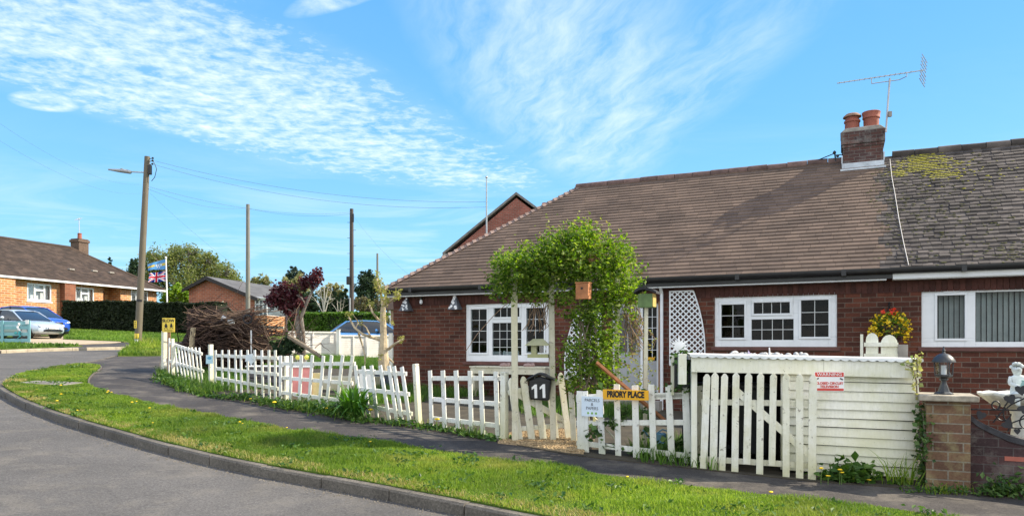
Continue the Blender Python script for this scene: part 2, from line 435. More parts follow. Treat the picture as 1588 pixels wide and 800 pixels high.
# two small separate puffs
c4_ = M2('MULTIPLY', M2('MULTIPLY', blob(-0.42, 1.98, R(-35), 0.34, 0.075, 1.8), mr(nz(PP, 5, 6, 0.65, 0.6), 0.3, 0.7)), 0.8)
c5_ = M2('MULTIPLY', M2('MULTIPLY', blob(-1.92, 2.92, R(-30), 0.16, 0.13, 1.8), mr(nz(PP, 6, 5), 0.3, 0.6)), 0.9)
tot = M2('MAXIMUM', M2('MAXIMUM', M2('MAXIMUM', c1, veil1), c2), M2('MAXIMUM', c3, M2('MAXIMUM', c4_, c5_)))
tot = M2('MULTIPLY', M2('MULTIPLY', tot, 0.85), mr(sp.outputs['Z'], 0.02, 0.12), clamp=True)
# unseen bright cloud sheet added behind the photographer to lift and neutralise the shade
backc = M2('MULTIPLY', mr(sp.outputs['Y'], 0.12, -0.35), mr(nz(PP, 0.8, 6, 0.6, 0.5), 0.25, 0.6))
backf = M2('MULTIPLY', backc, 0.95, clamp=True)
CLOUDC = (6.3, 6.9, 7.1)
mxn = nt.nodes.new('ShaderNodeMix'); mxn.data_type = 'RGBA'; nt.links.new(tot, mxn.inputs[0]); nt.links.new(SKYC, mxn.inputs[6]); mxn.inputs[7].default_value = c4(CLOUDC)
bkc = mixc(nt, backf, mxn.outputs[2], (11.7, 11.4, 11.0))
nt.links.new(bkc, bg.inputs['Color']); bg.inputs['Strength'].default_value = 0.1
S.render.engine = 'CYCLES'; S.cycles.max_bounces = 6; S.cycles.transparent_max_bounces = 12; S.cycles.use_denoising = True
# ================================================================== materials in use
M_br = brick('house_brick', (.175, .058, .035), (.080, .030, .021), (.18, .13, .10), dirt=.48, ms=.008, w=.27, h=.092)
M_brN = brick('neighbour_brick', (.34, .11, .08), (.24, .08, .06), (.3, .24, .2))
M_brO = brick('orange_brick', (.62, .265, .095), (.36, .135, .055), (.56, .44, .30), dirt=.3, ms=.02, w=.45, h=.16)
M_brM = brick('red_brick', (.46, .155, .09), (.28, .09, .06), (.36, .27, .21), ms=.018, w=.45, h=.16)
M_brP = brick('pillar_brick', (.25, .145, .085), (.15, .08, .055), (.30, .26, .20), dirt=.55, lichen=((.30, .265, .13), .7), w=.30, h=.108, ms=.008)
M_brW = brick('garden_wall_brick', (.115, .06, .058), (.06, .038, .04), (.12, .10, .095), dirt=.6, lichen=((.23, .21, .18), .5), w=.28, h=.1)
M_upvc = simple('white_upvc', (.78, .80, .82), .35, var=.05, bmp=0)
M_white = paintwood('white_paint', (.84, .835, .82), (.42, .45, .30), .5, bare=.5)
M_mossy = paintwood('mossy_white_paint', (.84, .83, .76), (.50, .48, .26), .75, bare=.75)
M_board = paintwood('white_boarding', (.86, .86, .81), (.56, .56, .34), .8, low=True, scale=.7)
M_arch = paintwood('weathered_post', (.72, .69, .58), (.44, .41, .24), .7, bare=.6)
M_black = simple('black_plastic', (.016, .016, .018), .35, var=.3, bmp=.05)
M_gut = simple('black_gutter', (.02, .02, .022), .3, var=.3, bmp=0)
M_iron = simple('black_iron', (.02, .02, .022), .5, .3, var=.4)
M_glass = glassmat('window_glass', refl=.016)
M_glass2 = glassmat('far_window_glass', (.9, .92, .92), .12)
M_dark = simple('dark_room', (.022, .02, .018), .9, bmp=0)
M_lead = simple('lead_grey', (.34, .35, .36), .55, var=.3)
M_stone = simple('pale_stone', (.52, .52, .46), .85, var=.4, scale=9, bmp=.4)
M_conc = simple('concrete', (.30, .28, .25), .9, var=.35, scale=5, bmp=.3)
M_terra = simple('terracotta', (.30, .095, .062), .75, var=.25)
M_tile = simple('roof_tile', (.138, .094, .068), .85, var=.3, scale=1.2, island=.24)
M_tile2 = simple('mossy_tile', (.088, .073, .064), .9, var=.5, scale=3.0, island=.45)
M_moss = simple('yellow_moss', (.46, .42, .05), .95, var=.5, scale=14, bmp=.5)
M_mossd = simple('dark_moss', (.10, .10, .03), .95, var=.5, scale=14, bmp=.5)
M_tileL = simple('brown_far_tile', (.052, .035, .026), .9, var=.4, scale=1.2, island=.4)
M_slate = simple('grey_far_tile', (.10, .098, .098), .85, var=.3, scale=1.2, island=.3)
M_door = simple('grey_door', (.36, .37, .39), .45, var=.1, bmp=.03)
M_wood = simple('brown_timber', (.30, .16, .085), .7, var=.35, scale=8)
M_rust = simple('orange_timber', (.42, .17, .07), .7, var=.35, scale=8)
M_galv = simple('galvanised', (.42, .43, .44), .45, .6, var=.2)
M_pole = paintwood('pole_timber', (.155, .13, .10), (.115, .105, .07), .8, low=False)
M_poleD = paintwood('dark_pole_timber', (.075, .058, .055), (.06, .05, .045), .8, low=False)
M_poleG = paintwood('grey_pole_timber', (.205, .20, .19), (.15, .15, .13), .8, low=False)
M_wire = simple('wire', (.13, .15, .17), .6, var=0, bmp=0)
M_wbright = simple('signal_white', (.82, .82, .82), .5, var=.04, bmp=0)
M_red = simple('sign_red', (.62, .07, .05), .5, var=.1, bmp=0)
M_amber = simple('amber_sign', (.80, .40, .015), .45, var=.1, bmp=0)
M_yellow = simple('yellow_sign', (.78, .58, .08), .5, var=.12, bmp=0)
M_ink = simple('black_ink', (.012, .012, .014), .5, var=0, bmp=0)
M_bark = simple('bark', (.20, .16, .115), .9, var=.45, scale=12, bmp=.6)
M_barkL = simple('pale_bark', (.44, .36, .24), .85, var=.45, scale=9, bmp=.5)
M_twigD = simple('dark_twigs', (.062, .036, .027), .9, var=.4, scale=3, island=.5)
M_twig = simple('dead_twigs', (.19, .125, .085), .9, var=.4, scale=3, island=.5)
M_ivy = leafmat('ivy_leaf', [(.025, .06, .015), (.05, .11, .02), (.12, .19, .05)], .2)
M_ivyV = leafmat('variegated_leaf', [(.10, .16, .03), (.55, .52, .22), (.3, .32, .06)], .25)
M_climb = leafmat('climber_leaf', [(.05, .10, .014), (.10, .18, .022), (.18, .285, .036), (.31, .37, .08)], .5)
M_weed = leafmat('weed_leaf', [(.03, .075, .015), (.06, .13, .02), (.11, .19, .035)], .3)
M_dand = simple('dandelion_yellow', (.85, .58, .02), .7, var=.1, bmp=0)

# ================================================================== bungalow
B = thing('bungalow', 'long dark red brick bungalow with brown tiled hipped roof and white leaded windows', 'bungalow', (OX, OY, 0), -math.atan2(.4226, .9063))
HLEN = 21.0; HD = 7.02; EAV = 3.17; OV = .25; SL = .779; RY = 3.51
def cells(holes, x0, x1, z0, z1):
    xs = sorted({x0, x1, *[h[0] for h in holes], *[h[1] for h in holes]}); zs = sorted({z0, z1, *[h[2] for h in holes], *[h[3] for h in holes]})
    for i in range(len(xs) - 1):
        for j in range(len(zs) - 1):
            cx, cz = (xs[i] + xs[i + 1]) / 2, (zs[j] + zs[j + 1]) / 2
            if not any(h[0] < cx < h[1] and h[2] < cz < h[3] for h in holes): yield xs[i], xs[i + 1], zs[j], zs[j + 1]
def rect(a, b, c=0):
    x0, z1 = hl(a[0], a[1], c); x1, z0 = hl(b[0], b[1], c); return [x0, x1, z0, z1]
w1x0, _ = hl(722, 471); w1x1, _ = hl(851, 471); W1 = [w1x0, w1x1, -.30 + 1.776, .955 + 1.776]
w1b = hl(724, 560)[1]; w1t = hl(724, 471)[1]; W1 = [w1x0, w1x1, w1b, w1t]
W2 = [hl(1108, 500)[0], hl(1298, 500)[0], hl(1108, 537.5)[1], hl(1108, 458)[1]]
W3 = [hl(1429, 500)[0], hl(1429, 500)[0] + 2.5, hl(1429, 538)[1], hl(1429, 450)[1]]
DR = [hl(948, 500)[0], hl(1021, 500)[0], .62, hl(985, 470)[1]]
wm = MB()
for a in cells([W1, W2, W3, DR], 0, HLEN, -.6, 3.02): wm.span((a[0], 0, a[2]), (a[1], .25, a[3]))
wm.span((0, .25, -.6), (.25, HD, 3.02)); wm.span((HLEN - .25, .25, -.6), (HLEN, HD, 3.02)); wm.span((.25, HD - .25, -.6), (HLEN - .25, HD, 3.02))
wm.build('wall', M_br, B)
# soldier course over the windows is a band under the eaves
sc = MB()
k = 0.0
while k < HLEN:
    sc.span((k + .004, -.012, 2.745), (k + .088, .02, 2.955)); k += .0925
sc.build('soldier_course', simple('soldier_brick', (.078, .028, .021), .85, var=.35, scale=6, island=.35), B)
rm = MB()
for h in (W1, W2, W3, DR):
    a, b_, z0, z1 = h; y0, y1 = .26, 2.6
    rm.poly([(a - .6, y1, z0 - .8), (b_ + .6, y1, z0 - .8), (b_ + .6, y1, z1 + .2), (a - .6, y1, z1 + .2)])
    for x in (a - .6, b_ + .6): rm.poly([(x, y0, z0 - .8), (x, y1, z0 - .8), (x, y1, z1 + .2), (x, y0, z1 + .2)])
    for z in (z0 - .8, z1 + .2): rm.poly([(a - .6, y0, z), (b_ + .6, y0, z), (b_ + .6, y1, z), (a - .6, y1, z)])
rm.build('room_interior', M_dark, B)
def window(par, W, panes, leaded=True, glass=None, ybase=.03, sill=M_br, frame=None):
    glass = glass or M_glass; frame = frame or M_upvc
    x0, x1, z0, z1 = W; w = x1 - x0; h = z1 - z0
    holes = [[x0 + p[0] * w, x0 + p[1] * w, z0 + p[2] * h, z0 + p[3] * h] for p in panes]
    m = MB()
    for a in cells(holes, x0, x1, z0, z1): m.span((a[0], ybase, a[2]), (a[1], ybase + .07, a[3]))
    for i, hh in enumerate(holes):
        t = .042
        if panes[i][6]:
            for q in ((hh[0] - t, hh[1] + t, hh[2] - t, hh[2]), (hh[0] - t, hh[1] + t, hh[3], hh[3] + t), (hh[0] - t, hh[0], hh[2], hh[3]), (hh[1], hh[1] + t, hh[2], hh[3])):
                m.span((q[0], ybase - .018, q[2]), (q[1], ybase - .001, q[3]))
    fo = m.build('window', frame, par, bevel=.006)
    g = MB(); l = MB()
    for i, hh in enumerate(holes):
        g = MB(); g.span((hh[0], ybase + .03, hh[2]), (hh[1], ybase + .036, hh[3])); g.build('pane', glass, fo)
        nx, nz = panes[i][4], panes[i][5]
        for k in range(1, nx): xx = hh[0] + (hh[1] - hh[0]) * k / nx; l.span((xx - .006, ybase + .022, hh[2]), (xx + .006, ybase + .0295, hh[3]))
        for k in range(1, nz): zq = hh[2] + (hh[3] - hh[2]) * k / nz; l.span((hh[0], ybase + .0205, zq - .006), (hh[1], ybase + .0215, zq + .006))
    if l.v: l.build('lead_strips', simple('leading', (.62, .64, .64), .5, var=.1, bmp=0), fo)
    s = MB(); s.span((x0 - .06, -.045, z0 - .075), (x1 + .06, ybase + .1, z0 - .004)); s.build('sill', sill, fo, bevel=.006)
    return fo
M_sill = simple('dark_sill_tile', (.13, .055, .045), .6, var=.3)
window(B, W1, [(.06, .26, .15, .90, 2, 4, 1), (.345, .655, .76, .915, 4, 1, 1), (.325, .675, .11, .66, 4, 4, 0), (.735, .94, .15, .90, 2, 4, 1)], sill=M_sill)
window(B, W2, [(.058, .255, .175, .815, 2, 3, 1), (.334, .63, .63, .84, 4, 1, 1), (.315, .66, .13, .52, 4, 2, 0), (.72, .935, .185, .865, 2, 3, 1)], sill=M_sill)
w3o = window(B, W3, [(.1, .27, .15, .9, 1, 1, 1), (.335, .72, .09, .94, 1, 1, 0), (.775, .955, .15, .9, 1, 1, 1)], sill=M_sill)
bl = MB()
x = W3[0] + .08
while x < W3[1] - .1:
    bl.box((x, .24, (W3[2] + W3[3]) / 2), (.078, .003, W3[3] - W3[2] - .06), rz=R(24 + random.uniform(-3, 3))); x += .083
bl.build('vertical_blind', simple('blind_fabric', (.5, .47, .46), .8, var=.15, bmp=0), w3o)
# window handles / trickle vents
for W, fx in ((W1, (.16, .5, .84)), (W2, (.16, .48, .83)), (W3, (.185, .86))):
    for f in fx:
        v = MB(); v.span((W[0] + (W[1] - W[0]) * f - .12, .002, W[3] - .05), (W[0] + (W[1] - W[0]) * f + .12, .014, W[3] - .03))
        v.build('trickle_vent', M_upvc, B)
# entrance
dz0, dz1 = DR[2], DR[3]; dx0, dx1 = DR[0], DR[1]; dw = dx1 - dx0
m = MB()
for a in ((dx0, dx0 + .06), (dx0 + dw * .60, dx0 + dw * .60 + .05), (dx1 - .06, dx1)): m.span((a[0], .10, dz0), (a[1], .17, dz1))
m.span((dx0 + .06, .10, dz1 - .06), (dx0 + dw * .6, .17, dz1)); m.span((dx0 + dw * .6 + .05, .10, dz1 - .06), (dx1 - .06, .17, dz1))
df = m.build('door_frame', M_upvc, B)
m = MB(); m.span((dx0 + .065, .12, dz0 + .01), (dx0 + dw * .6 - .004, .16, dz1 - .065))
dl, dr_ = dx0 + .065, dx0 + dw * .6 - .004
for q in ((.14, .46), (.54, .86)):
    for zz_ in ((.1, .42),): m.span((dl + (dr_ - dl) * q[0], .112, dz0 + 2.0 * zz_[0]), (dl + (dr_ - dl) * q[1], .1195, dz0 + 2.0 * zz_[1]))
dd = m.build('door', M_door, B, bevel=.004)
for q in ((.16, .46), (.54, .84)):
    m = MB(); m.span((dl + (dr_ - dl) * q[0], .1125, dz0 + 1.0), (dl + (dr_ - dl) * q[1], .1185, dz1 - .2)); m.build('door_pane', simple('frosted_dark', (.07, .07, .075), .2, var=.2, bmp=0), dd)
m = MB(); m.tube([(dr_ - .07, .08, dz0 + 1.0), (dr_ - .07, .08, dz0 + 1.14)], .011, 6); m.box((dr_ - .07, .1, dz0 + 1.07), (.04, .035, .2)); m.build('handle', M_galv, dd)
m = MB(); m.span((dl + .3, .110, dz0 + .95), (dl + .5, .1185, dz0 + .985)); m.build('letter_plate', simple('brass', (.6, .42, .12), .35, .7, var=.2), dd)
sl0, sl1 = dx0 + dw * .6 + .05, dx1 - .06
m = MB(); m.span((sl0, .12, dz0), (sl1, .15, dz0 + .82)); m.build('side_panel', M_door, B)
m = MB(); m.span((sl0 + .001, .13, dz0 + .82), (sl1 - .001, .136, dz1 - .06)); sp_ = m.build('side_light', M_glass, B)
m = MB()
for k in range(1, 3): xx = sl0 + (sl1 - sl0) * k / 3; m.span((xx - .006, .122, dz0 + .82), (xx + .006, .129, dz1 - .06))
for k in range(1, 5): zq = dz0 + .82 + (dz1 - dz0 - .88) * k / 5; m.span((sl0, .1205, zq - .006), (sl1, .1215, zq + .006))
m.build('lead_strips', M_upvc, sp_)
m = MB(); m.span((sl0 + .05, .108, dz0 + .84), (sl1 - .05, .118, dz0 + .90)); m.build('sticker', M_amber, sp_)
m = MB(); m.span((dx1 + .005, -.03, dz0), (dx1 + .075, .06, dz1 + .02)); m.build('timber_post', M_wood, B)
m = MB(); m.span((dx0 - .15, -.35, .4), (dx1 + .1, -.002, .61)); m.build('doorstep', M_conc, B)
# downpipe
xp = hl(1026, 500, -.06)[0]
m = MB(); m.tube([(xp, -.06, .3), (xp, -.06, 2.86), (xp, -.2, 3.0)], .034, 8); m.build('downpipe', M_upvc, B, smooth=True)

# ---- roof: single tiles in courses on both long slopes, hipped ends
def roof_z(y): return EAV + (min(y, 2 * RY - y) + OV) * SL
SEAM = 10.95
def tiles(x_of_row, y0, y1, sgn, rows, tw, mat, name, jit=.006, thick=.022, gap=.004, par=B, rag=0.0, z_of=roof_z, over=.05, slope=None, extra=0.0):
    vs = []; rng = np.random.default_rng(len(name) + rows)
    g = (y1 - y0) / rows; S_ = SL if slope is None else slope
    for r in range(rows):
        ya = y0 + g * r; yb = ya + g + over
        xa, xb = x_of_row(ya + g * .5)
        n = max(1, int(round((xb - xa) / tw))); w = (xb - xa) / n; off = (r % 2) * w * .5
        for k in range(-1, n):
            a = xa + k * w + off; b_ = a + w - gap; a = max(a, xa); b_ = min(b_, xb)
            if b_ - a < .02: continue
            j = rng.uniform(-jit, jit); l = thick + j + extra; dy = rng.uniform(-rag, rag)
            tz = rng.uniform(-.0012, .0012) * (3 if rag else 1)
            za, zb = z_of(ya + dy) + l + tz, z_of(yb if yb < RY + .02 else RY + .02) + .008
            ydn, yup = ya + dy, min(yb, RY + .02)
            p = [(a, ydn, za), (b_, ydn, za + rng.uniform(-.0006, .0006)), (b_, yup, zb), (a, yup, zb), (a, ydn, za - thick), (b_, ydn, za - thick)]
            vs.append(p)
    v = np.array(vs).reshape(-1, 3); n = len(vs); k = np.arange(n)[:, None] * 6
    f = np.concatenate([k + [0, 1, 2, 3], k + [4, 5, 1, 0], k + [0, 3, 3, 4], k + [1, 5, 2, 2]], 1).reshape(-1, 4)
    if sgn < 0: v[:, 1] = 2 * RY - v[:, 1]
    f2 = np.concatenate([k + [0, 1, 2], k + [0, 2, 3], k + [4, 5, 1], k + [4, 1, 0], k + [0, 3, 4], k + [1, 5, 2]], 1).reshape(-1, 3)
    return raw(name, v, f2, 3, mat, par, world=False)
XL = -.05
rm = MB()   # the roof deck under the tiles
c0, c1, c2, c3 = (XL, -OV, EAV), (HLEN - XL, -OV, EAV), (HLEN - XL, HD + OV, EAV), (XL, HD + OV, EAV)
rg0, rg1 = (XL + RY + OV, RY, roof_z(RY)), (HLEN - XL - RY - OV, RY, roof_z(RY))
rm.poly([c0, c1, rg1, rg0]); rm.poly([c2, c3, rg0, rg1]); rm.poly([c3, c0, rg0]); rm.poly([c1, c2, rg1]); rm.poly([(c[0], c[1], EAV - .015) for c in (c0, c3, c2, c1)])
deck = rm.build('roof', simple('roof_felt', (.05, .045, .042), .9, bmp=0), B)
ROWS = 33
t1 = tiles(lambda y: (XL + (y + OV) - .03, SEAM + .12 * math.sin(y * 9)), -OV - .03, RY, 1, ROWS, .30, M_tile, 'brown_tiles', jit=.0015, thick=.042, par=deck)
t2 = tiles(lambda y: (SEAM + .12 * math.sin(y * 9), HLEN - XL - (y + OV)), -OV - .03, RY, 1, 33, .17, M_tile2, 'mossy_tiles', jit=.010, thick=.042, rag=.016, par=deck)
# left hip end courses (seen edge on) and the stepped bonnet tiles along the hip
def hip_end():
    vs = []
    g = (RY + OV) / ROWS
    for r in range(ROWS):
        a = XL - .03 + g * r; b_ = a + g + .05; y0 = -OV + (a - XL); y1 = HD + OV - (a - XL)
        za = EAV + (a - XL) * SL + .024; zb = EAV + (b_ - XL) * SL + .008
        vs.append([(a, y1, za), (a, y0, za), (b_, y0 + (b_ - a), zb), (b_, y1 - (b_ - a), zb), (a, y1, za - .024), (a, y0, za - .024)])
    v = np.array(vs).reshape(-1, 3); k = np.arange(len(vs))[:, None] * 6
    f2 = np.concatenate([k + [0, 1, 2], k + [0, 2, 3], k + [4, 5, 1], k + [4, 1, 0]], 1).reshape(-1, 3)
    return raw('hip_end_tiles', v, f2, 3, M_tile, deck, world=False)
hip_end()
m = MB()
hip0 = Vector((XL - .03, -OV - .03, EAV)); hip1 = Vector(rg0); dv = (hip1 - hip0)
for r in range(ROWS):
    a = hip0 + dv * (r / ROWS); b_ = hip0 + dv * ((r + 1.25) / ROWS)
    s = Vector((1, -1, 0)).normalized()
    lift = Vector((0, 0, .075)); l2 = Vector((0, 0, .03)); w = .13
    p = [a + lift, a + s * w + Vector((0, 0, -.015)), a - s * w + Vector((0, 0, -.015)), b_ + l2, b_ + s * w * .6 + Vector((0, 0, -.03)), b_ - s * w * .6 + Vector((0, 0, -.03))]
    m.add(p, [(0, 1, 4, 3), (2, 0, 3, 5), (1, 0, 2)])
m.build('hip_tiles', simple('hip_tile', (.27, .19, .155), .85, var=.4, scale=4, island=.3), deck)
def ridge(x0, x1, mat, name, r=.115):
    m = MB(); x = x0
    while x < x1:
        b_ = min(x + .45, x1); j = random.uniform(-.006, .006); z = roof_z(RY) - .02 + j
        m.tube([(x, RY, z), (b_ - .012, RY, z + random.uniform(-.004, .004))], [r, r * .97], 10); x = b_
    return m.build(name, mat, deck, smooth=True)
ridge(rg0[0] - .1, SEAM - .7, simple('ridge_tile', (.16, .10, .085), .85, var=.4, island=.3), 'ridge_tiles')
ridge(SEAM + .3, HLEN - RY, M_tile2, 'old_ridge_tiles', .125)
# moss tufts on the old side
def mosspatch(name, spots, mat, n, size):
    cs = []
    for (px, py, sx, sy, k) in spots:
        for _ in range(int(n * k)):
            qx, qy = random.gauss(px, sx), random.gauss(py, sy)
            # walk the ray to the roof plane
            u = (qx - CX) / F; v = (HY - qy) / F
            best = None
            for i in range(60):
                c = -OV + (RY + OV) * i / 59; x, z = hl(qx, qy, c)
                d = abs(z - roof_z(c))
                if best is None or d < best[0]: best = (d, x, c)
            if best[1] > SEAM - .3 and best[0] < .05: cs.append((best[1], best[2], roof_z(best[2]) + .035))
    m = MB()
    for c in cs:
        s = size * random.uniform(.5, 1.5); m.ball((c[0] + random.uniform(-.05, .05), c[1], c[2] - .01), (s * 1.7, s * 1.0, s * .6), 6, 4)
    return stuff(m.build(name, mat, deck, smooth=True))
mosspatch('yellow_moss', [(1436, 249, 13, 4, 1), (1425, 258, 17, 5, .7), (1395, 271, 7, 2, .3), (1465, 272, 10, 3, .35), (1452, 262, 16, 7, .4), (1500, 270, 40, 14, .2)], M_moss, 420, .018)
mosspatch('dark_moss', [(1375, 300, 25, 25, 1), (1470, 300, 40, 40, .8), (1400, 360, 30, 30, .8), (1560, 390, 25, 8, .5), (1500, 340, 60, 50, 1.2)], M_mossd, 170, .017)
# gutter, fascia, cable
m = MB(); m.prism([(-.055, 0), (-.055, -.02), (-.05, -.06), (-.03, -.09), (.0, -.1), (.03, -.09), (.05, -.06), (.055, -.02), (.055, 0)], (XL - .05, -OV - .075, EAV - .0), (0, 1, 0), (0, 0, 1), (HLEN + .2, 0, 0))
for k in range(22): m.span((k + .1, -OV - .02, EAV - .1), (k + .13, -.15, EAV - .02))
gu = m.build('gutter', M_gut, B, smooth=True)
m = MB()
for k in range(11):
    m = MB(); m.span((.7 + k * 1.9, -OV - .136, EAV - .112), (.78 + k * 1.9, -OV - .01, EAV + .006)); m.build('gutter_bracket', M_gut, gu)
m = MB(); m.span((XL + .02, -OV + .0, EAV - .18), (SEAM + .1, -OV + .022, EAV - .02)); m.build('dark_fascia', M_gut, B)
m = MB(); m.span((XL + .02, -OV + .0225, EAV - .205), (SEAM, -.005, EAV - .182)); m.span((SEAM + .1, -OV - .012, EAV - .19), (HLEN, -OV + .01, EAV - .1)); m.span((SEAM + .1, -OV + .0105, EAV - .205), (HLEN, -.005, EAV - .185)); m.build('soffit', M_upvc, B)
m = MB(); m.span((XL - .012, -OV, EAV - .18), (XL + .018, HD + OV, EAV - .01)); m.build('side_fascia', M_gut, B)
def roofpt(px, py, lift=.05):
    best = None
    for i in range(200):
        c = -OV + (RY + OV) * i / 199; x, z = hl(px, py, c); d = abs(z - roof_z(c) - lift)
        if best is None or d < best[0]: best = (d, x, c, z)
    return Vector((best[1], best[2], roof_z(best[2]) + lift))
m = MB(); m.tube([roofpt(a, b_) for a, b_ in ((1380, 247), (1383, 275), (1388, 302), (1394, 340), (1401, 375), (1409, 412))], .007, 5); m.build('roof_cable', simple('grey_cable', (.42, .41, .40), .6, bmp=0), B)
# ---- chimney
chx0, chx1 = hl(1304, 240, 3.1)[0], hl(1373, 240, 3.1)[0]
ch = MB(); yc0, yc1 = 3.12, 3.9
ztop = hl(1340, 196, 3.15)[1]; zc = hl(1340, 222, 3.15)[1]
ch.span((chx0 + .04, yc0 + .04, 5.0), (chx1 - .04, yc1 - .04, zc)); ch.span((chx0, yc0, zc), (chx1, yc1, ztop - .1))
ch.span((chx0 + .02, yc0 + .02, zc - .07), (chx1 - .02, yc1 - .02, zc - .001))
cho = ch.build('chimney', brick('chimney_brick', (.14, .065, .052), (.07, .042, .042), (.17, .15, .135), dirt=.5, lichen=((.30, .30, .28), .5)), B, bevel=.012)
m = MB(); m.prism([(-.02, 0), (chx1 - chx0 + .02, 0), (chx1 - chx0 - .1, .1), (.1, .1)], (chx0, yc0 + .02, ztop - .1), (1, 0, 0), (0, 0, 1), (0, yc1 - yc0 - .04, 0)); m.build('flaunching', M_conc, cho, bevel=.02)
zf = hl(1340, 262, 3.1)[1]
m = MB(); m.span((chx0 + .02, yc0 + .015, zf), (chx1 - .02, yc0 + .038, zf + .17)); m.span((chx0 - .01, yc0 - .1, zf - .02), (chx1 + .01, yc0 + .014, zf + .02))
for x in (chx0 + .012, chx1 - .036): m.span((x, yc0 + .015, zf + .171), (x + .024, yc1, zf + .36))
m.build('flashing', simple('lead_flashing', (.50, .54, .58), .5, .2, var=.25), cho)
for i, px in enumerate((1321.5, 1351)):
    x = hl(px, 185, 3.5)[0]; z0 = ztop - .02; m = MB()
    if i == 0:
        m.lathe([(.16, 0), (.155, .22), (.175, .23), (.175, .27), (.15, .28), (.145, .34)], (x, 3.5, z0), 16)
        po = m.build('chimney_pot', M_terra, cho, smooth=True)
        m = MB(); m.lathe([(.15, .341), (.2, .35), (.19, .38), (.13, .43), (.05, .45)], (x, 3.5, z0), 16); m.build('pot_cap', simple('stained_terracotta', (.26, .15, .10), .85, var=.4), cho, smooth=True)
    else:
        m.lathe([(.16, 0), (.165, .26), (.185, .27), (.185, .31), (.18, .32), (.2, .41), (.19, .42), (.17, .41)], (x, 3.5, z0), 16); m.build('chimney_pot', M_terra, cho, smooth=True)
# TV aerial
xa = hl(1377, 180, 3.4)[0] ; base = hw(xa, 3.4, ztop - .75)
A = thing('tv_aerial', 'long television aerial on a thin mast strapped to the brick chimney', 'aerial', base)
Da = 16.45
m = MB(); m.tube([P(1374, 205, Da), P(1377, 160, Da), P(1380, 122, Da)], .022, 7); m.build('mast', M_galv, A, world=True, smooth=True)
m = MB(); m.box(P(1377.5, 178, Da) + Vector((.02, -.03, 0)), (.07, .06, .12)); m.build('junction_box', M_conc, A, world=True)
a0, a1 = P(1298, 129.5, Da + .15), P(1434, 109, Da - .25)
m = MB(); m.beam(a0, a1, .02, .02)
for i in range(15):
    q = a0.lerp(a1, .03 + i * .058); s = Vector((.28, .9, .0)) * (.06 + .0025 * i); m.tube([q - s, q + s], .005, 5)
m.build('boom', M_galv, A, world=True)
m = MB(); b0 = a0.lerp(a1, .40); b1 = a0.lerp(a1, .80)
m.tube([b0, b0 + Vector((0, 0, -.13)), P(1352, 130, Da), P(1395, 124, Da), b1 + Vector((0, 0, -.08)), b1], .011, 6); m.build('bracket', M_galv, A, world=True)
m = MB(); hub = a0.lerp(a1, .96)
for zs in (-1, 1):
    for k in range(4):
        q = hub + Vector((.05 + .01 * k * zs, 0, zs * (.05 + .075 * k))); s = Vector((.12, .10, -.065)); m.tube([q - s, q + s], .008, 5)
    for t in (-.5, .5):
        q0 = hub + Vector((.12, .1, -.065)) * t + Vector((.05, 0, zs * .02)); m.tube([q0, q0 + Vector((.03 * zs, 0, zs * .27))], .006, 5)
m.build('reflector', M_galv, A, world=True)
# bracket wire on the ridge to the left of the chimney
Wb = thing('ridge_bracket', 'small wire bracket with insulators beside the left of the chimney', 'bracket', hw(chx0 - .2, 3.5, 6.1))
m = MB(); m.tube([P(1262, 251, 16.9), P(1292, 239, 16.6)], .012, 5); m.tube([P(1296, 250, 16.5), P(1294, 234, 16.5)], .018, 6); m.ball(P(1294, 237, 16.5), .04); m.ball(P(1299, 242, 16.45), .035); m.tube([P(1294, 241, 16.5), P(1306, 240, 16.4)], .012, 5); m.build('insulator_arm', M_gut, Wb, world=True)

# ---- triangular mosaic wall lamps, bulb light
for i, (pa, pb, pt, pz0, pz1) in enumerate(((618, 633, 628, 482, 459), (694, 710, 703, 480, 456))):
    xa, z0 = hl(pa, pz0, -.24); xb, _ = hl(pb, pz0, -.24); xt, z1 = hl(pt + 1, pz1, -.10); xm = (xa + xb) / 2
    L = thing('wall_lantern', ('grey pyramid wall lantern with white mosaic face nearest the corner of the brick wall', 'grey pyramid wall lantern with patchy white face between corner and big window')[i], 'lantern', hw(xm, 0, z0), B.rotation_euler.z, 'pyramid lanterns under the eaves')
    loc = lambda x, y, z: (x - xm, y, z - z0)
    ap = loc(xm, -.10, z1); A0 = loc(xa, -.24, z0); B0 = loc(xb, -.24, z0); C0 = loc(xb, -.004, z0); D0 = loc(xa, -.004, z0)
    m = MB(); m.add([ap, A0, B0, C0, D0], [(0, 1, 2), (0, 2, 3), (0, 3, 4), (0, 4, 1), (1, 4, 3, 2)]); m.build('shade', simple('lantern_grey', (.10, .11, .13), .4, var=.4), L)
    m = MB(); nrm = (Vector(A0) - Vector(ap)).cross(Vector(B0) - Vector(ap)).normalized()
    if nrm.y > 0: nrm = -nrm
    rr = random.Random(3 + i)
    for _ in range(26 if i == 0 else 12):
        s, t = rr.uniform(.2, .97), rr.uniform(.08, .92)
        c = Vector(ap).lerp(Vector(A0).lerp(Vector(B0), t), s) + nrm * .006
        ux = (Vector(B0) - Vector(A0)).normalized(); uy = nrm.cross(ux); r0 = rr.uniform(.014, .026) * (1 if i == 0 else 1.8)
        m.prism([(r0 * math.cos(a + rr.uniform(-.3, .3)), r0 * math.sin(a)) for a in (0, 1.2, 2.5, 3.7, 5)], c, ux, uy, nrm * .004)
    m.build('mosaic', M_wbright, L)
x, z = hl(653, 468, -.05)
L = thing('outdoor_bulb', 'small white bulb lamp under the eaves between the two pyramid lanterns', 'lamp', hw(x, -.05, z - .06))
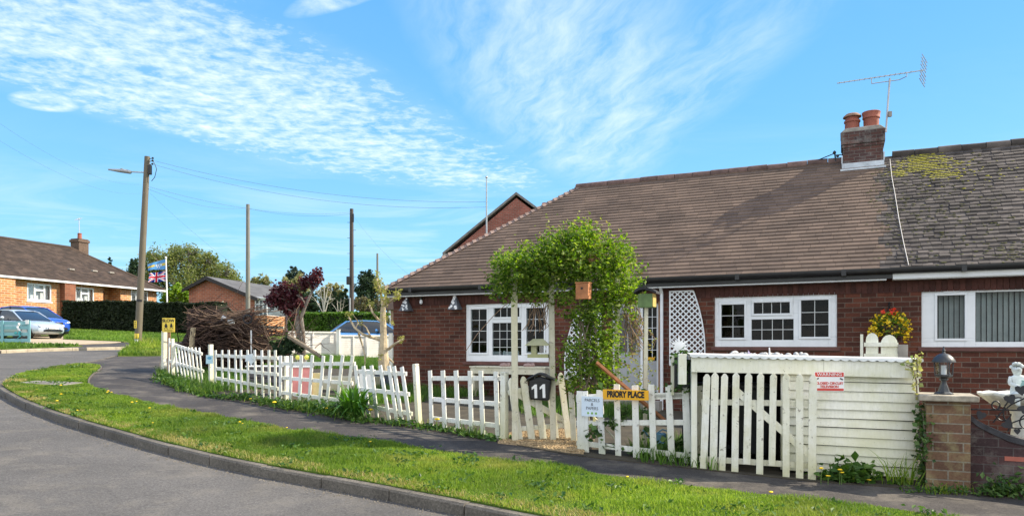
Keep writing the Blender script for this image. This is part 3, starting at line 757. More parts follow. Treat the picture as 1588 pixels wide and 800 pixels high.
m = MB(); m.lathe([(.012, 0), (.035, .02), (.04, .06), (.03, .1), (.02, .12)], (0, 0, 0), 10); m.build('bulb', M_upvc, L, smooth=True)
m = MB(); m.lathe([(.032, .121), (.035, .17)], (0, 0, 0), 10); m.build('holder', M_gut, L)

# ---- trellises on the wall
def trellis(pxs, label, right):
    (xa, xb, zt, zb) = pxs
    O_ = hw((xa + xb) / 2, -.04, zb); T = thing('lattice_trellis', label, 'trellis', O_, B.rotation_euler.z, 'white lattice trellises on the brick wall')
    w = xb - xa; h = zt - zb
    edge = lambda t: w * (1 - .32 * max(0, (t - .25) / .75) ** 1.8)      # free edge at height t (0..1)
    sx = (lambda x: x - w / 2) if right else (lambda x: w / 2 - x)
    m = MB(); m.box((sx(.012), 0, h / 2), (.024, .03, h))
    pts = [(sx(edge(k / 10)), 0, h * k / 10) for k in range(11)]
    for a, b_ in zip(pts, pts[1:]): m.beam(a, b_, .03, .024, up=(1, 0, 0))
    m.beam((sx(0), 0, h), pts[-1], .03, .024); m.beam((sx(0), 0, 0.012), pts[0], .03, .024); m.build('border', M_upvc, T)
    for di, s in enumerate((1, -1)):
        m = MB(); st = .118; c = -h
        while c < w + h:
            # strip x = c + s*z clipped to the outline
            seg = []
            for i in range(121):
                z = h * i / 120; x = (c + z) if s > 0 else (c + h - z)
                if .0 <= x <= edge(z / h): seg.append((sx(x), -.006 + .012 * di, z))
            if len(seg) > 4: m.beam(seg[0], seg[-1], .004 if False else .026, .008, up=(0, 1, 0))
            c += st
        m.build('lattice', M_upvc, T)
a = hl(1038, 452, -.04); b_ = hl(1093, 556, -.04); trellis((a[0], b_[0], a[1], b_[1] - .15), 'white lattice trellis with a curved right edge between front door and wide window', True)
a = hl(876, 486, -.04); b_ = hl(905, 580, -.04); trellis((a[0], a[0] + .85, a[1], b_[1] - .1), 'white lattice trellis partly hidden behind the green climber', False)

# hanging basket on the wall between the windows
bx, bz = hl(1380, 520, -.3); HB = thing('hanging_basket', 'hanging basket of yellow and red flowers on the brick wall between two windows', 'hanging basket', hw(bx, -.3, bz), B.rotation_euler.z)
m = MB(); m.lathe([(.05, -.05), (.14, .02), (.19, .12), (.2, .18), (.18, .18)], (0, 0, 0), 14); m.build('basket', simple('basket_coir', (.07, .05, .03), .95, var=.4), HB)
m = MB(); m.tube([(0, .28, .62), (0, .28, .2)], .01, 5); m.tube([(0, .28, .6), (0, -.01, .6)], .01, 5); m.tube([(0, .28, .32), (0, .05, .6)], .007, 5); m.build('bracket', M_iron, HB)
m = MB()
for a in (0, 2.1, 4.2): m.tube([(.19 * math.cos(a), .19 * math.sin(a), .18), (0, 0, .59)], .004, 4)
m.build('chain', M_iron, HB)
def shell(n, r, c, low=-1):
    d = RNG.normal(size=(n, 3)); d /= np.linalg.norm(d, axis=1)[:, None]; d = d[d[:, 2] > low]
    return d * np.array(r) * RNG.uniform(.6, 1.05, len(d))[:, None] + np.array(c)
mi = np.array(chain(HB))
def L2W(o, p): M = np.array(chain(o)); return p @ M[:3, :3].T + M[:3, 3]
leaves('foliage', L2W(HB, shell(500, (.3, .26, .24), (0, 0, .2))), .07, M_climb, HB)
fl = shell(210, (.33, .29, .25), (.0, -.03, .2)); fl = fl[(fl[:, 1] < .1)]
stuff(leaves('yellow_flower', L2W(HB, np.concatenate([fl, shell(60, (.12, .12, .18), (.26, -.05, .06)), shell(50, (.1, .1, .13), (-.26, -.05, .05))])), .055, leafmat('flower_yellow', [(.75, .5, .02), (.9, .68, .04)], .3), HB, aspect=.95))
leaves('red_flower', L2W(HB, shell(30, (.16, .1, .06), (-.02, -.1, .42))), .06, leafmat('flower_red', [(.65, .04, .03), (.8, .12, .04)], .3), HB, aspect=.95)
# scalloped small gate behind the bin store
SG = thing('scalloped_gate', 'small white garden gate with rounded board tops behind the white boarded shed', 'gate', P(1362, 580, 10.6), -R(25))
m = MB(); Dg = 10.6
def loc2(px, py): q = chain(SG).inverted() @ P(px, py, Dg); return q.x, q.z
for px0, px1, pt, py in ((1343, 1362, 516, 527), (1366, 1391, 519, 533)):
    (x0, z0), (x1, zt), (_, zs) = loc2(px0, 565), loc2(px1, pt), loc2(px1, py)
    pts = [(x0, z0 - .5), (x1, z0 - .5), (x1, zs)] + [((x0 + x1) / 2 + (x1 - x0) / 2 * math.cos(a), zs + (zt - zs) * math.sin(a)) for a in [math.pi * k / 8 for k in range(1, 8)]] + [(x0, zs)]
    mm = MB(); mm.prism(pts, (0, -.012, 0), (1, 0, 0), (0, 0, 1), (0, .024, 0)); mm.build('board', M_board, SG)
m = MB()
for py in (534, 551): (x0, z), (x1, _) = loc2(1340, py), loc2(1392, py); m.span((x0, -.04, z - .03), (x1, -.013, z + .03))
(x0, z), = (loc2(1336.5, 518),); m.span((x0 - .02, -.03, z - 1.4), (x0 + .02, .01, z)); m.build('rail', M_board, SG)
(x0, z), = (loc2(1397, 534),); m = MB(); m.span((x0 - .05, -.06, z - 1.2), (x0 + .08, .06, z)); m.build('post', M_conc, SG)
# ================================================================== ground, road, path, verge
def chaikin(p, n=2, closed=False):
    for _ in range(n):
        q = [p[0]]
        for a, b_ in zip(p, p[1:]): q += [a.lerp(b_, .25), a.lerp(b_, .75)]
        q.append(p[-1]); p = q
    return p
def asphalt(name, c, patch, fine=220, wet=.0, big=.5, dust=(.3, .26, .2), dusta=.25):
    m, nt, b = newmat(name)
    n1 = noise(nt, fine, 2, 0.8); n2 = noise(nt, big, 6, 0.65, dist=.4); n3 = noise(nt, 42, 3, 0.7); n4 = noise(nt, 1.6, 6, .7)
    o = ramp(nt, n1, [(0.3, tuple(x * .5 for x in c)), (0.52, c), (0.72, tuple(x * 1.7 for x in c))])
    o = mixc(nt, 1.0, o, ramp(nt, n2, [(0.3, .68), (0.7, 1.22)]), 'MULTIPLY')
    o = mixc(nt, 1.0, o, ramp(nt, n3, [(0.3, .62), (0.7, 1.38)]), 'MULTIPLY')
    o = mixc(nt, ramp(nt, n4, [(0.5, 0.0), (0.75, dusta)]), o, dust)
    # hairline cracks and a few tar-dark repairs
    v = N(nt, 'ShaderNodeTexVoronoi', feature='DISTANCE_TO_EDGE'); v.inputs['Scale'].default_value = .55
    tcx = N(nt, 'ShaderNodeTexCoord'); nn = N(nt, 'ShaderNodeTexNoise'); nn.inputs['Scale'].default_value = 2.5; nn.inputs['Detail'].default_value = 5
    nt.links.new(tcx.outputs['Object'], nn.inputs['Vector'])
    mxv = mixc(nt, .18, tcx.outputs['Object'], nn.outputs['Color']); nt.links.new(mxv, v.inputs['Vector'])
    cr = ramp(nt, v.outputs['Distance'], [(0.0, .45), (0.006, 1.0)])
    o = mixc(nt, patch, o, mixc(nt, 1.0, o, cr, 'MULTIPLY'))
    nt.links.new(o, b.inputs['Base Color']); b.inputs['Roughness'].default_value = .88; b.inputs['Specular IOR Level'].default_value = .25
    bump(nt, b, n1, .55, .006); return m
M_road = asphalt('road_asphalt', (.102, .096, .090), .3, big=.35)
M_path = asphalt('path_asphalt', (.056, .050, .047), .3, big=.8, dusta=.4)
M_kerb = asphalt('kerb_concrete', (.135, .12, .10), .0, big=1.5, dust=(.10, .09, .07), dusta=.3)
M_soil = simple('soil', (.055, .046, .03), .95, var=.5, scale=4, bmp=.6)
def grassground(name):
    m, nt, b = newmat(name)
    n1 = noise(nt, 1.3, 6, .65); n2 = noise(nt, 30, 4, .7)
    o = ramp(nt, n1, [(.3, (.045, .085, .012)), (.55, (.085, .14, .02)), (.75, (.16, .15, .05))])
    o = mixc(nt, 1.0, o, ramp(nt, n2, [(.3, .6), (.7, 1.25)]), 'MULTIPLY')
    nt.links.new(o, b.inputs['Base Color']); b.inputs['Roughness'].default_value = .95; b.inputs['Specular IOR Level'].default_value = .1
    bump(nt, b, n2, .8, .03); return m
M_lawn = grassground('lawn_turf')
# terrain sheet to the horizon
xs = [-600, -300, -180, -120, -90, -70, -55, -45, -36, -28, -22, -17, -13, -9, -6, -3, 0, 3, 6, 9, 13, 18, 25, 35, 60, 120, 300, 600]
ys = [-300, -120, -60, -30, -15, -8, -4, 0, 3, 6, 9, 12, 15, 18, 22, 27, 33, 40, 48, 57, 67, 80, 100, 130, 180, 300, 600]
m = MB(); nx, ny = len(xs), len(ys)
m.add([(x, y, G(x, y) - .16) for y in ys for x in xs], [(j * nx + i, j * nx + i + 1, (j + 1) * nx + i + 1, (j + 1) * nx + i) for j in range(ny - 1) for i in range(nx - 1)])
struct(m.build('ground', M_lawn, origin=(0, 0, 0), smooth=True))
def slab(name, pts, dz, mat, depth=.2):
    """flat polygon on the hillside plane with sides going down"""
    m = MB(); k = len(pts); t = [Vector((p.x, p.y, K * (p.y - p.x) + dz)) for p in pts]; bt = [p - Vector((0, 0, depth)) for p in t]
    ar = sum(t[i].x * t[(i + 1) % k].y - t[(i + 1) % k].x * t[i].y for i in range(k))
    if ar < 0: t.reverse(); bt.reverse()
    m.add(t + bt, [list(range(k))] + [[i, k + i, k + (i + 1) % k, (i + 1) % k] for i in range(k)])
    return struct(m.build(name, mat, origin=(0, 0, 0)))
RZ = -.105
pg = lambda L, dz=0.0: [GP(a, b_, dz) for a, b_ in L]
road_pts = [Vector((x, y, 0)) for x, y in ((-60, -30), (40, -30), (40, 8.8), (8.6, 7.3), (2, 9), (-6, 13), (-9, 20))] + pg([(260, 536.5), (100, 540.5), (0, 545)], RZ) + [Vector((-60, 34, 0))]
slab('road', road_pts, RZ, M_road, .1)
# kerb: road-side top edge, from bottom right round the corner
kf = pg([(1010, 836), (900, 817), (797, 799), (702, 779), (570, 754), (480, 738), (361, 717), (260, 693), (169, 668), (97, 647), (32, 623), (0, 605), (-9, 596), (6, 588), (32, 578), (91, 568), (143, 560), (169, 553), (184, 549.5)], .0)
kf = chaikin(kf, 2)
fence_edge = pg([(1760, 800), (1588, 774), (1433, 759), (1263, 747), (1094, 729), (880, 705), (779, 686), (639, 663), (490, 643), (400, 628), (300, 612), (258, 598), (243, 582)])
kin = []
for i, a in enumerate(kf):
    d = kf[min(i + 1, len(kf) - 1)] - kf[max(i - 1, 0)]; d.z = 0; d.normalize(); kin.append(a + Vector((d.y, -d.x, 0)) * .06)
path_pts = kin + pg([(250, 551)]) + fence_edge[::-1] + [Vector((8.5, 5.0, 0))]
slab('footpath', path_pts, 0.0, M_path, .16)
# kerb stones
def kerbline(name, line, w, h, top, stone, mat, inward=1):
    m = MB(); L = [0]
    for a, b_ in zip(line, line[1:]): L.append(L[-1] + (b_ - a).length)
    n = int(L[-1] / stone); 
    def at(s):
        s = max(0, min(L[-1], s))
        for i in range(len(L) - 1):
            if L[i + 1] >= s: return line[i].lerp(line[i + 1], (s - L[i]) / (L[i + 1] - L[i] + 1e-9))
        return line[-1]
    for i in range(n):
        s0 = i * stone + .006; s1 = (i + 1) * stone - .006; j = random.uniform(-.006, .006); jz = random.uniform(-.005, .005); pts = []
        for q in range(7):
            s = s0 + (s1 - s0) * q / 6; a = at(s); d = (at(s + .02) - at(s - .02)); d.z = 0; d.normalize(); nrm = Vector((-d.y, d.x, 0)) * inward
            z = K * (a.y - a.x) + top + jz
            a = a + nrm * j
            pts.append([Vector((a.x, a.y, z - h)), Vector((a.x, a.y, z - .022)) + nrm * .004, Vector((a.x, a.y, z)) + nrm * .024, Vector((a.x, a.y, z)) + nrm * w, Vector((a.x, a.y, z - h)) + nrm * w])
        v = [p for r in pts for p in r]; f = []
        for q in range(6):
            for c in range(4): f.append((q * 5 + c, q * 5 + c + 1, (q + 1) * 5 + c + 1, (q + 1) * 5 + c))
        f += [(0, 1, 2, 3, 4), tuple(30 + c for c in (4, 3, 2, 1, 0))]
        m.add(v, f)
    return struct(m.build(name, mat, origin=(0, 0, 0)))
kerbline('kerb', kf, .125, .3, .012, .92, M_kerb, inward=-1)
# verge of grass between kerb and path
inner = []
for i, a in enumerate(kf):
    d = kf[min(i + 1, len(kf) - 1)] - kf[max(i - 1, 0)]; d.z = 0; d.normalize(); inner.append(a + Vector((d.y, -d.x, 0)) * .12)
cut = min(range(len(inner)), key=lambda i: (inner[i] - GP(91, 571)).length)
back = chaikin(pg([(118, 566), (143, 566.5), (159, 569.5), (142, 580), (133, 592), (140, 602), (160, 608), (182, 615), (260, 634), (325, 644), (390, 657), (480, 673), (586, 684), (649, 697), (771, 715), (858, 723), (900, 731), (969, 745), (1139, 764), (1259, 778), (1370, 789), (1440, 800), (1540, 815)]), 1)
verge = inner[:cut] + back
slab('verge', verge, .022, M_lawn, .1)
edg = [p for p in back if p.x < GP(250, 632).x and p.y < GP(140, 567).y + .2]
kerbline('path_edging', chaikin(edg, 1), .05, .15, .034, .9, M_kerb, inward=1)
vp = [(p.x, p.y) for p in verge]
def grassmat(name, cols, dry):
    m, nt, b = newmat(name)
    g = N(nt, 'ShaderNodeNewGeometry')
    o = ramp(nt, g.outputs['Random Per Island'], [(i / (len(cols) - 1), c) for i, c in enumerate(cols)])
    n1 = noise(nt, 1.15, 5, .65); n2 = noise(nt, .33, 4, .6)
    o = mixc(nt, ramp(nt, n1, [(.50, 0.0), (.72, .7)]), o, dry)
    o = mixc(nt, ramp(nt, n2, [(.40, 0.0), (.60, .6)]), o, (.03, .085, .012))
    tr = N(nt, 'ShaderNodeBsdfTranslucent'); h = N(nt, 'ShaderNodeHueSaturation'); h.inputs['Value'].default_value = 1.6
    nt.links.new(o, h.inputs['Color']); nt.links.new(h.outputs[0], tr.inputs['Color'])
    nt.links.new(o, b.inputs['Base Color']); b.inputs['Roughness'].default_value = .5; b.inputs['Specular IOR Level'].default_value = .3
    mx = N(nt, 'ShaderNodeMixShader'); mx.inputs[0].default_value = .45
    nt.links.new(b.outputs[0], mx.inputs[1]); nt.links.new(tr.outputs[0], mx.inputs[2]); nt.links.new(mx.outputs[0], nt.nodes['Material Output'].inputs['Surface'])
    return m
M_grass = grassmat('grass_blade', [(.09, .17, .012), (.16, .26, .018), (.24, .35, .028), (.33, .41, .05)], (.42, .36, .09))
def kdist(x, y, line):
    q = np.array([(p.x, p.y) for p in line]); d = np.full(len(x), 1e9)
    for a in range(0, len(q)): d = np.minimum(d, (x - q[a, 0]) ** 2 + (y - q[a, 1]) ** 2)
    return np.sqrt(d)
x, y = scatter(vp, 5200)
vis = (np.abs(x / np.maximum(y, .5)) < .80) & (y > 4.5)
x, y = x[vis], y[vis]
dk = kdist(x, y, kf[::2]); cn = clumpnoise(x, y, 2.6, 4); c2_ = clumpnoise(x, y, 7.0, 9)
keep = RNG.uniform(size=len(x)) < np.clip(.38 + dk * 1.4 + cn * .35, .12, 1) * np.clip(18 / np.maximum(y, 8) ** 1.05, .3, 1)
x, y, dk, cn, c2_ = x[keep], y[keep], dk[keep], cn[keep], c2_[keep]
h = np.clip(.034 + .024 * cn + .018 * c2_ + .02 * np.clip(dk - .25, 0, .6), .010, .12)
mh = GP(76, 596)
kk = (((x - mh.x) / .62) ** 2 + ((y - mh.y) / .42) ** 2) > 1
x, y, h = x[kk], y[kk], h[kk]
stuff(tag(blades('verge_grass', x, y, K * (y - x) + .02, h, .0065 * np.clip(y / 8, 1, 1.8), M_grass, lean=.9), 'short sunlit grass growing on the curved verge beside the kerb', 'grass'))
x, y = scatter(vp, 2600); dk = kdist(x, y, kf[::2]); cn = clumpnoise(x, y, 3.1, 14)
kq = (np.abs(x / np.maximum(y, .5)) < .80) & (y > 4.5) & (dk < .42 + .22 * cn) & (RNG.uniform(size=len(x)) < .75)
x, y = x[kq], y[kq]
stuff(tag(blades('dry_grass', x, y, K * (y - x) + .02, .045, .006 * np.clip(y / 8, 1, 1.8), leafmat('straw', [(.22, .17, .07), (.38, .31, .12), (.30, .30, .07), (.46, .40, .17)], .35), lean=1.6), 'straw coloured worn grass along the back of the kerb', 'grass'))
# grit washed against the foot of the kerb
x, y = [], []
for _ in range(2600):
    i = random.randrange(len(kf) - 1); a = kf[i].lerp(kf[i + 1], random.random()); d = kf[i + 1] - kf[i]; d.z = 0; d.normalize(); o_ = abs(random.gauss(0, .10)) + .01; a = a - Vector((d.y, -d.x, 0)) * o_; x.append(a.x); y.append(a.y)
x, y = np.array(x), np.array(y); n = len(x)
cg = np.stack([x, y, K * (y - x) + RZ + .003], 1); tet = np.array([(1, 0, -.3), (-.5, .87, -.3), (-.5, -.87, -.3), (0, 0, .8)]) * .007
v = (cg[:, None, :] + tet[None] * RNG.uniform(.4, 1.6, (n, 1, 1))).reshape(-1, 3); k_ = np.arange(n)[:, None] * 4
stuff(tag(raw('grit', v, np.concatenate([k_ + q for q in ([0, 1, 3], [1, 2, 3], [2, 0, 3], [0, 2, 1])], 1).reshape(-1, 3), 3, simple('grit_stone', (.17, .15, .12), .9, var=.4, scale=20, bmp=0, island=.5)), 'loose grit lying in the road along the kerb foot', 'grit'))
# dandelions and broad-leaved weeds in the verge
M_stem = simple('flower_stem', (.12, .2, .04), .7, bmp=0)
def dandelion(p, hh, label, group):
    D_ = thing('dandelion', label, 'flower', p, 0, group)
    m = MB(); m.tube([(0, 0, -.01), (.004, 0, hh)], .0035, 5); m.build('stem', M_stem, D_)
    m = MB(); m.lathe([(.004, 0), (.02, .004), (.026, .012), (.016, .02), (.004, .022)], (.004, 0, hh), 9); m.build('flower_head', M_dand, D_, smooth=True); return D_
def dup(root, loc, label=None, rz=None, scale=None):
    r = root.copy(); C.objects.link(r); r.location = loc
    if rz is not None: r.rotation_euler = (0, 0, rz)
    if scale: r.scale = (scale,) * 3
    if label: r['label'] = label
    for ch in [o for o in C.objects if o.parent == root]:
        c = ch.copy(); C.objects.link(c); c.parent = r
        for g in [o for o in C.objects if o.parent == ch]:
            d = g.copy(); C.objects.link(d); d.parent = c
    return r
vspots = [(94, 603), (57, 607), (95, 617), (88, 628), (120, 641), (168, 612), (173, 612.5), (166, 613), (237, 660), (232, 638), (205, 630), (212, 627), (372, 660), (376, 661), (445, 667), (973, 746), (1195, 773), (574, 691)]
d0 = None
for a, b_ in vspots:
    p = GP(a, b_, .02)
    if d0 is None: d0 = dandelion(p, .07, 'yellow dandelion flower in the grass of the roadside verge', 'dandelions on the verge')
    else: dup(d0, p, rz=random.uniform(0, 6), scale=random.uniform(.55, 1.0))
# broad leaf rosettes in the verge, one mass of ground cover
rx, ry = scatter(vp, 5); k_ = (np.abs(rx / ry) < .78) & (ry > 5); rx, ry = rx[k_], ry[k_]
cs = []
for a, b_ in zip(rx, ry):
    n = RNG.integers(7, 18); q = RNG.normal(size=(n, 2)) * .075; cs.append(np.stack([a + q[:, 0], b_ + q[:, 1], K * (b_ + q[:, 1] - a - q[:, 0]) + .05 + RNG.uniform(0, .03, n)], 1))
stuff(tag(leaves('verge_weeds', np.concatenate(cs), .06, M_weed, up=.6), 'low broad leaved weeds and clover in the verge grass', 'weeds'))
# concrete cover in the verge
MC = thing('manhole_cover', 'worn concrete manhole cover set in the corner of the grass verge', 'manhole cover', GP(76, 596))
m = MB(); m.prism([(-.55, -.3), (.55, -.34), (.58, .3), (-.5, .34)], (0, 0, .0), (1, 0, -K), (0, 1, K), (0, 0, .045)); m.build('slab', simple('old_concrete', (.20, .185, .155), .9, var=.35, scale=5, bmp=.3), MC, bevel=.01)
m = MB(); m.prism([(-.2, -.16), (.2, -.16), (.2, .16), (-.2, .16)], (0, 0, .046), (1, 0, -K), (0, 1, K), (0, 0, .006)); m.build('lid', simple('lid_grey', (.17, .16, .145), .9, var=.4), MC)
# front garden, gravel by the gate
gard = fence_edge[::-1] + [hw(HLEN, -.05), hw(-.2, -.05), hw(-.2, 5), Vector((-11, 26, 0)), Vector((-13, 22, 0))]
gard = [GP(243, 575)] + fence_edge[::-1] + [hw(19, -.0), hw(-.0, -.0), hw(-.0, 9), P(470, 540, 29), P(330, 540, 27)]
slab('garden', gard, .01, M_soil, .2)
GPOLY = [(p.x, p.y) for p in gard]
x, y = scatter(GPOLY, 520); kd = kdist(x, y, fence_edge); vis = (np.abs(x / np.maximum(y, .5)) < .8) & (clumpnoise(x, y, 1.2, 3) > -.05) & (x < 2.6)
x, y = x[vis], y[vis]
gx0, gx1 = GP(795, 684), GP(900, 680)
kk = ~((x > gx0.x - .1) & (x < gx1.x + .15) & (y < gx0.y + 2.2)); x, y = x[kk], y[kk]
stuff(tag(blades('garden_grass', x, y, K * (y - x) + .01, .17, .013, grassmat('garden_blade', [(.05, .11, .012), (.09, .19, .02), (.15, .27, .035)], (.17, .19, .06)), lean=.8), 'long unmown grass growing in the front garden behind the pickets', 'grass'))
gp = pg([(772, 687), (800, 690), (880, 703), (905, 705), (908, 690), (900, 668), (800, 668)])
slab('gravel_patch', gp, .028, simple('gravel_bed', (.42, .31, .18), .95, var=.5, scale=30, bmp=.8), .05)
x, y = scatter([(p.x, p.y) for p in gp], 2600); m = MB()
n = len(x); c = np.stack([x, y, K * (y - x) + .035], 1); tet = np.array([(1, 0, -.5), (-.5, .87, -.5), (-.5, -.87, -.5), (0, 0, .8)]) * .014
v = (c[:, None, :] + tet[None] * RNG.uniform(.5, 1.5, (n, 1, 1)) * RNG.choice([-1, 1], (n, 1, 1))).reshape(-1, 3); k_ = np.arange(n)[:, None] * 4
stuff(tag(raw('gravel', v, np.concatenate([k_ + q for q in ([0, 1, 3], [1, 2, 3], [2, 0, 3], [0, 2, 1])], 1).reshape(-1, 3), 3, simple('gravel_stone', (.50, .37, .21), .9, var=.3, scale=20, bmp=0, island=.5)), 'golden gravel spilling under the garden gate', 'gravel'))
# far side of the side road: verge strip, pavement, drive, lawn, kerb, tufted island of grass at the pole
far_k = pg([(-40, 547), (0, 543.5), (60, 541), (100, 540), (180, 538.4), (247, 537)])
kerbline('kerb', far_k, .15, .25, .02, .95, simple('far_kerb', (.36, .31, .23), .9, var=.3), inward=1)
slab('far_pavement', [p + Vector((0, .1, 0)) for p in far_k] + pg([(300, 529), (100, 530), (-40, 533)]), .0, M_path, .2)
slab('far_verge', pg([(-40, 545.6), (0, 542.2), (60, 539.7), (98, 538.5), (128, 537.0), (100, 533.2), (0, 535)]), .03, M_lawn, .2)
slab('driveway', pg([(40, 533.5), (110, 534.6), (175, 532), (188, 530.6), (150, 528.6), (100, 522), (30, 520)]), .03, simple('drive_concrete', (.40, .32, .22), .9, var=.3, scale=1), .2)
slab('far_lawn', pg([(98, 527), (150, 529), (192, 530.8), (300, 529.5), (300, 516), (246, 516.5), (107, 510)]), .05, M_lawn, .3)
fl_ = pg([(98, 527), (150, 529), (192, 530.8), (300, 529.5), (300, 516.5), (246, 517), (107, 511)])
x, y = scatter([(p.x, p.y) for p in fl_], 90); 
x2, y2 = scatter([(p.x, p.y) for p in pg([(0, 542.4), (98, 538.6), (126, 537.3), (0, 535)])], 120)
x = np.concatenate([x, x2]); y = np.concatenate([y, y2])
stuff(tag(blades('lawn_grass', x, y, K * (y - x) + .05, .11, .05, grassmat('far_blade', [(.10, .19, .02), (.15, .26, .025), (.20, .31, .035)], (.18, .22, .05)), lean=.9), 'bright mown lawn in front of the dark hedge across the side road', 'grass'))
isl = pg([(183, 552.5), (249, 552), (252, 541), (232, 540.2), (205, 541.5), (190, 546)])
slab('grass_island', isl, .03, M_lawn, .2)
x, y = scatter([(p.x, p.y) for p in isl], 260)
pb = GP(213, 541); hh = .16 + .34 * np.exp(-((x - pb.x) ** 2 + (y - pb.y) ** 2) / 2.2)
stuff(tag(blades('tufted_grass', x, y, K * (y - x) + .03, hh, .035, M_grass, lean=.8), 'long tufted grass round the foot of the tall lamp pole', 'grass'))
# ================================================================== picket fences
def lerp(a, b_, t): return a + (b_ - a) * t
def picket_run(name, label, group, tops, bots, posts=(), rails=(.25, .6, .85), pointed=False, mat=None, w=.086, off=0.0, raildy=.03, nails=True, extra=None, rail_h=.07):
    """tops, bots: matching picture positions of each picket's head and foot; the feet stand on the ground plane"""
    mat = mat or M_white
    bp = [GP(*b_) for b_ in bots]
    d = (bp[-1] - bp[0]); d.z = 0; d.normalize(); nb = Vector((-d.y, d.x, 0))
    if nb.y < 0: nb = -nb
    T = thing(name, label, 'fence' if 'gate' not in name else 'gate', bp[0].lerp(bp[-1], .5), 0, group)
    a0, a1 = bp[0], bp[-1]
    tl = []
    for i, (tp, b_) in enumerate(zip(tops, bots)):
        # foot on the panel's straight line at this picture column
        u = (b_[0] - CX) / F; q = (a0.x - u * a0.y) / ((u * (a1.y - a0.y)) - (a1.x - a0.x) + 1e-12)
        q = max(-.03, min(1.03, q)); f = a0.lerp(a1, q) + nb * off
        zf = CAMZ + (HY - b_[1]) / F * f.y
        ut = (tp[0] - CX) / F; zt = CAMZ + (HY - tp[1]) / F * f.y
        qt = (a0.x - ut * a0.y) / ((ut * (a1.y - a0.y)) - (a1.x - a0.x) + 1e-12); t = a0.lerp(a1, max(-.2, min(1.2, qt))) + nb * off
        f = Vector((f.x, f.y, zf)); t = Vector((t.x, t.y, zt)); tl.append((f, t))
        ax = (t - f); L = ax.length; ax.normalize(); sd = (d - ax * d.dot(ax)).normalized(); ww = w * random.uniform(.92, 1.06)
        if pointed: pts = [(-ww / 2, 0), (ww / 2, 0), (ww / 2, L - ww * .55), (ww * .2, L - .008), (0, L), (-ww * .2, L - .008), (-ww / 2, L - ww * .55)]
        else: pts = [(-ww / 2, 0), (ww / 2, random.uniform(-.004, .004)), (ww / 2, L), (-ww / 2, L + random.uniform(-.006, .006))]
        m = MB(); m.prism(pts, f - nb * .011, sd, ax, nb * .02); m.build('picket', mat, T, world=True, bevel=.003)
    for r in rails:
        if not hasattr(r, '__len__'): r = (r, r)
        pa = tl[0][0].lerp(tl[0][1], r[0]); pb_ = tl[-1][0].lerp(tl[-1][1], r[1])
        e = (pb_ - pa).normalized() * .06
        m = MB(); m.beam(pa - e + nb * raildy, pb_ + e + nb * raildy, .035, rail_h); m.build('rail', mat, T, world=True, bevel=.004)
    for (px, pt, pbx, pby, wd) in posts:
        f = GP(pbx, pby); u = (px - CX) / F; t = Vector((u * f.y, f.y, CAMZ + (HY - pt) / F * f.y))
        o_ = nb * (wd * .5 + .035)
        m = MB(); m.beam(f + o_ * .6 - Vector((0, 0, .05)), t + o_ * .6, wd, wd, up=tuple(nb)); m.build('post', M_mossy, T, world=True, bevel=.006)
    if extra: extra(T, tl, d, nb)
    return T, tl, d, nb
GRP = 'white picket fence panels along the footpath'
tA = [(262.5, 524), (266.5, 527), (271, 538), (276, 538), (281, 538), (286, 538), (291.5, 538.3), (297, 538.5), (303, 538.7), (309, 539)]
bA = [(262, 586), (268, 588), (277, 590), (283, 591), (288, 592), (293, 593), (298, 594), (303, 595), (309, 596), (314, 597)]
picket_run('picket_fence', 'farthest white picket panel beside the yellow slow sign, pickets leaning left', GRP, tA, bA, posts=[(252.5, 513, 252, 580, .16), (265, 525, 266, 588, .07)], rails=((.42, .38), (.87, .84)), w=.07)
xB = [334.4, 344.4, 354.6, 365, 373.6, 384, 395, 406, 417, 427]
tB = [(x, 542.5) for x in xB]; bB = [(334, 600), (345, 603), (355, 605), (366, 607), (374.5, 609), (385, 612), (397, 615), (408, 617), (418, 619), (427, 621)]
picket_run('picket_fence', 'upright white picket panel with a pale blue notice on its left post', GRP, tB, bB, posts=[(323.5, 534, 324.5, 599, .09)], rails=(.24, (.5, .52), (.85, .84)))
tC = [(435, 551), (452, 551), (467.5, 550.5), (484.6, 550.5), (501.7, 551), (514.5, 550.5), (531.6, 550), (547, 551)]
bC = [(435, 623), (450, 624), (464, 626), (479, 628), (495, 631), (506, 634), (522, 637), (536, 640)]
picket_run('picket_fence', 'white picket panel with pickets leaning right beside the clump of strap leaves', GRP, tC, bC, posts=[(441, 552, 441, 623, .075)], rails=(.2, .52, (.82, .86)))
tD = [(551, 567), (563.5, 567.5), (576, 567), (589.6, 567), (603, 567.5), (611, 568), (623, 569)]
bD = [(560, 644), (572, 648), (585, 650), (604, 653.5), (616, 656), (624, 657), (636, 659.5)]
picket_run('picket_fence', 'white picket panel with pickets leaning steeply left behind the strap leaves', GRP, tD, bD, posts=[(641, 564, 647, 661, .08)], rails=(.2, .53, .88))
tE = [(666.8, 574), (686.7, 574), (707, 574), (728.8, 575), (745.6, 575), (769, 576)]
bE = [(669.5, 664), (690, 667), (710.6, 670), (731, 673.5), (749, 676.5), (772, 681)]
picket_run('picket_fence', 'widely spaced upright white picket panel directly under the leaded window', GRP, tE, bE, posts=[(779, 577, 779, 684, .09)], rails=((.17, .2), (.5, .52), (.86, .9)), w=.082)
tF = [(899, 606), (907, 606), (930, 605), (956.5, 596), (984.7, 597), (1010, 596), (1037, 597), (1063, 598)]
bF = [(900, 700.5), (909, 702), (934, 706), (959, 708.5), (987, 711.5), (1014, 714), (1042, 717), (1067, 719)]
picket_run('picket_fence', 'white picket panel carrying the amber house sign, bindweed growing through it', GRP, tF, bF, posts=[(1081, 598, 1083, 722, .12)], rails=((.14, .1), (.86, .87), (.47, .53), (.12, .84 - .0) if False else (.90, .88)), w=.085)
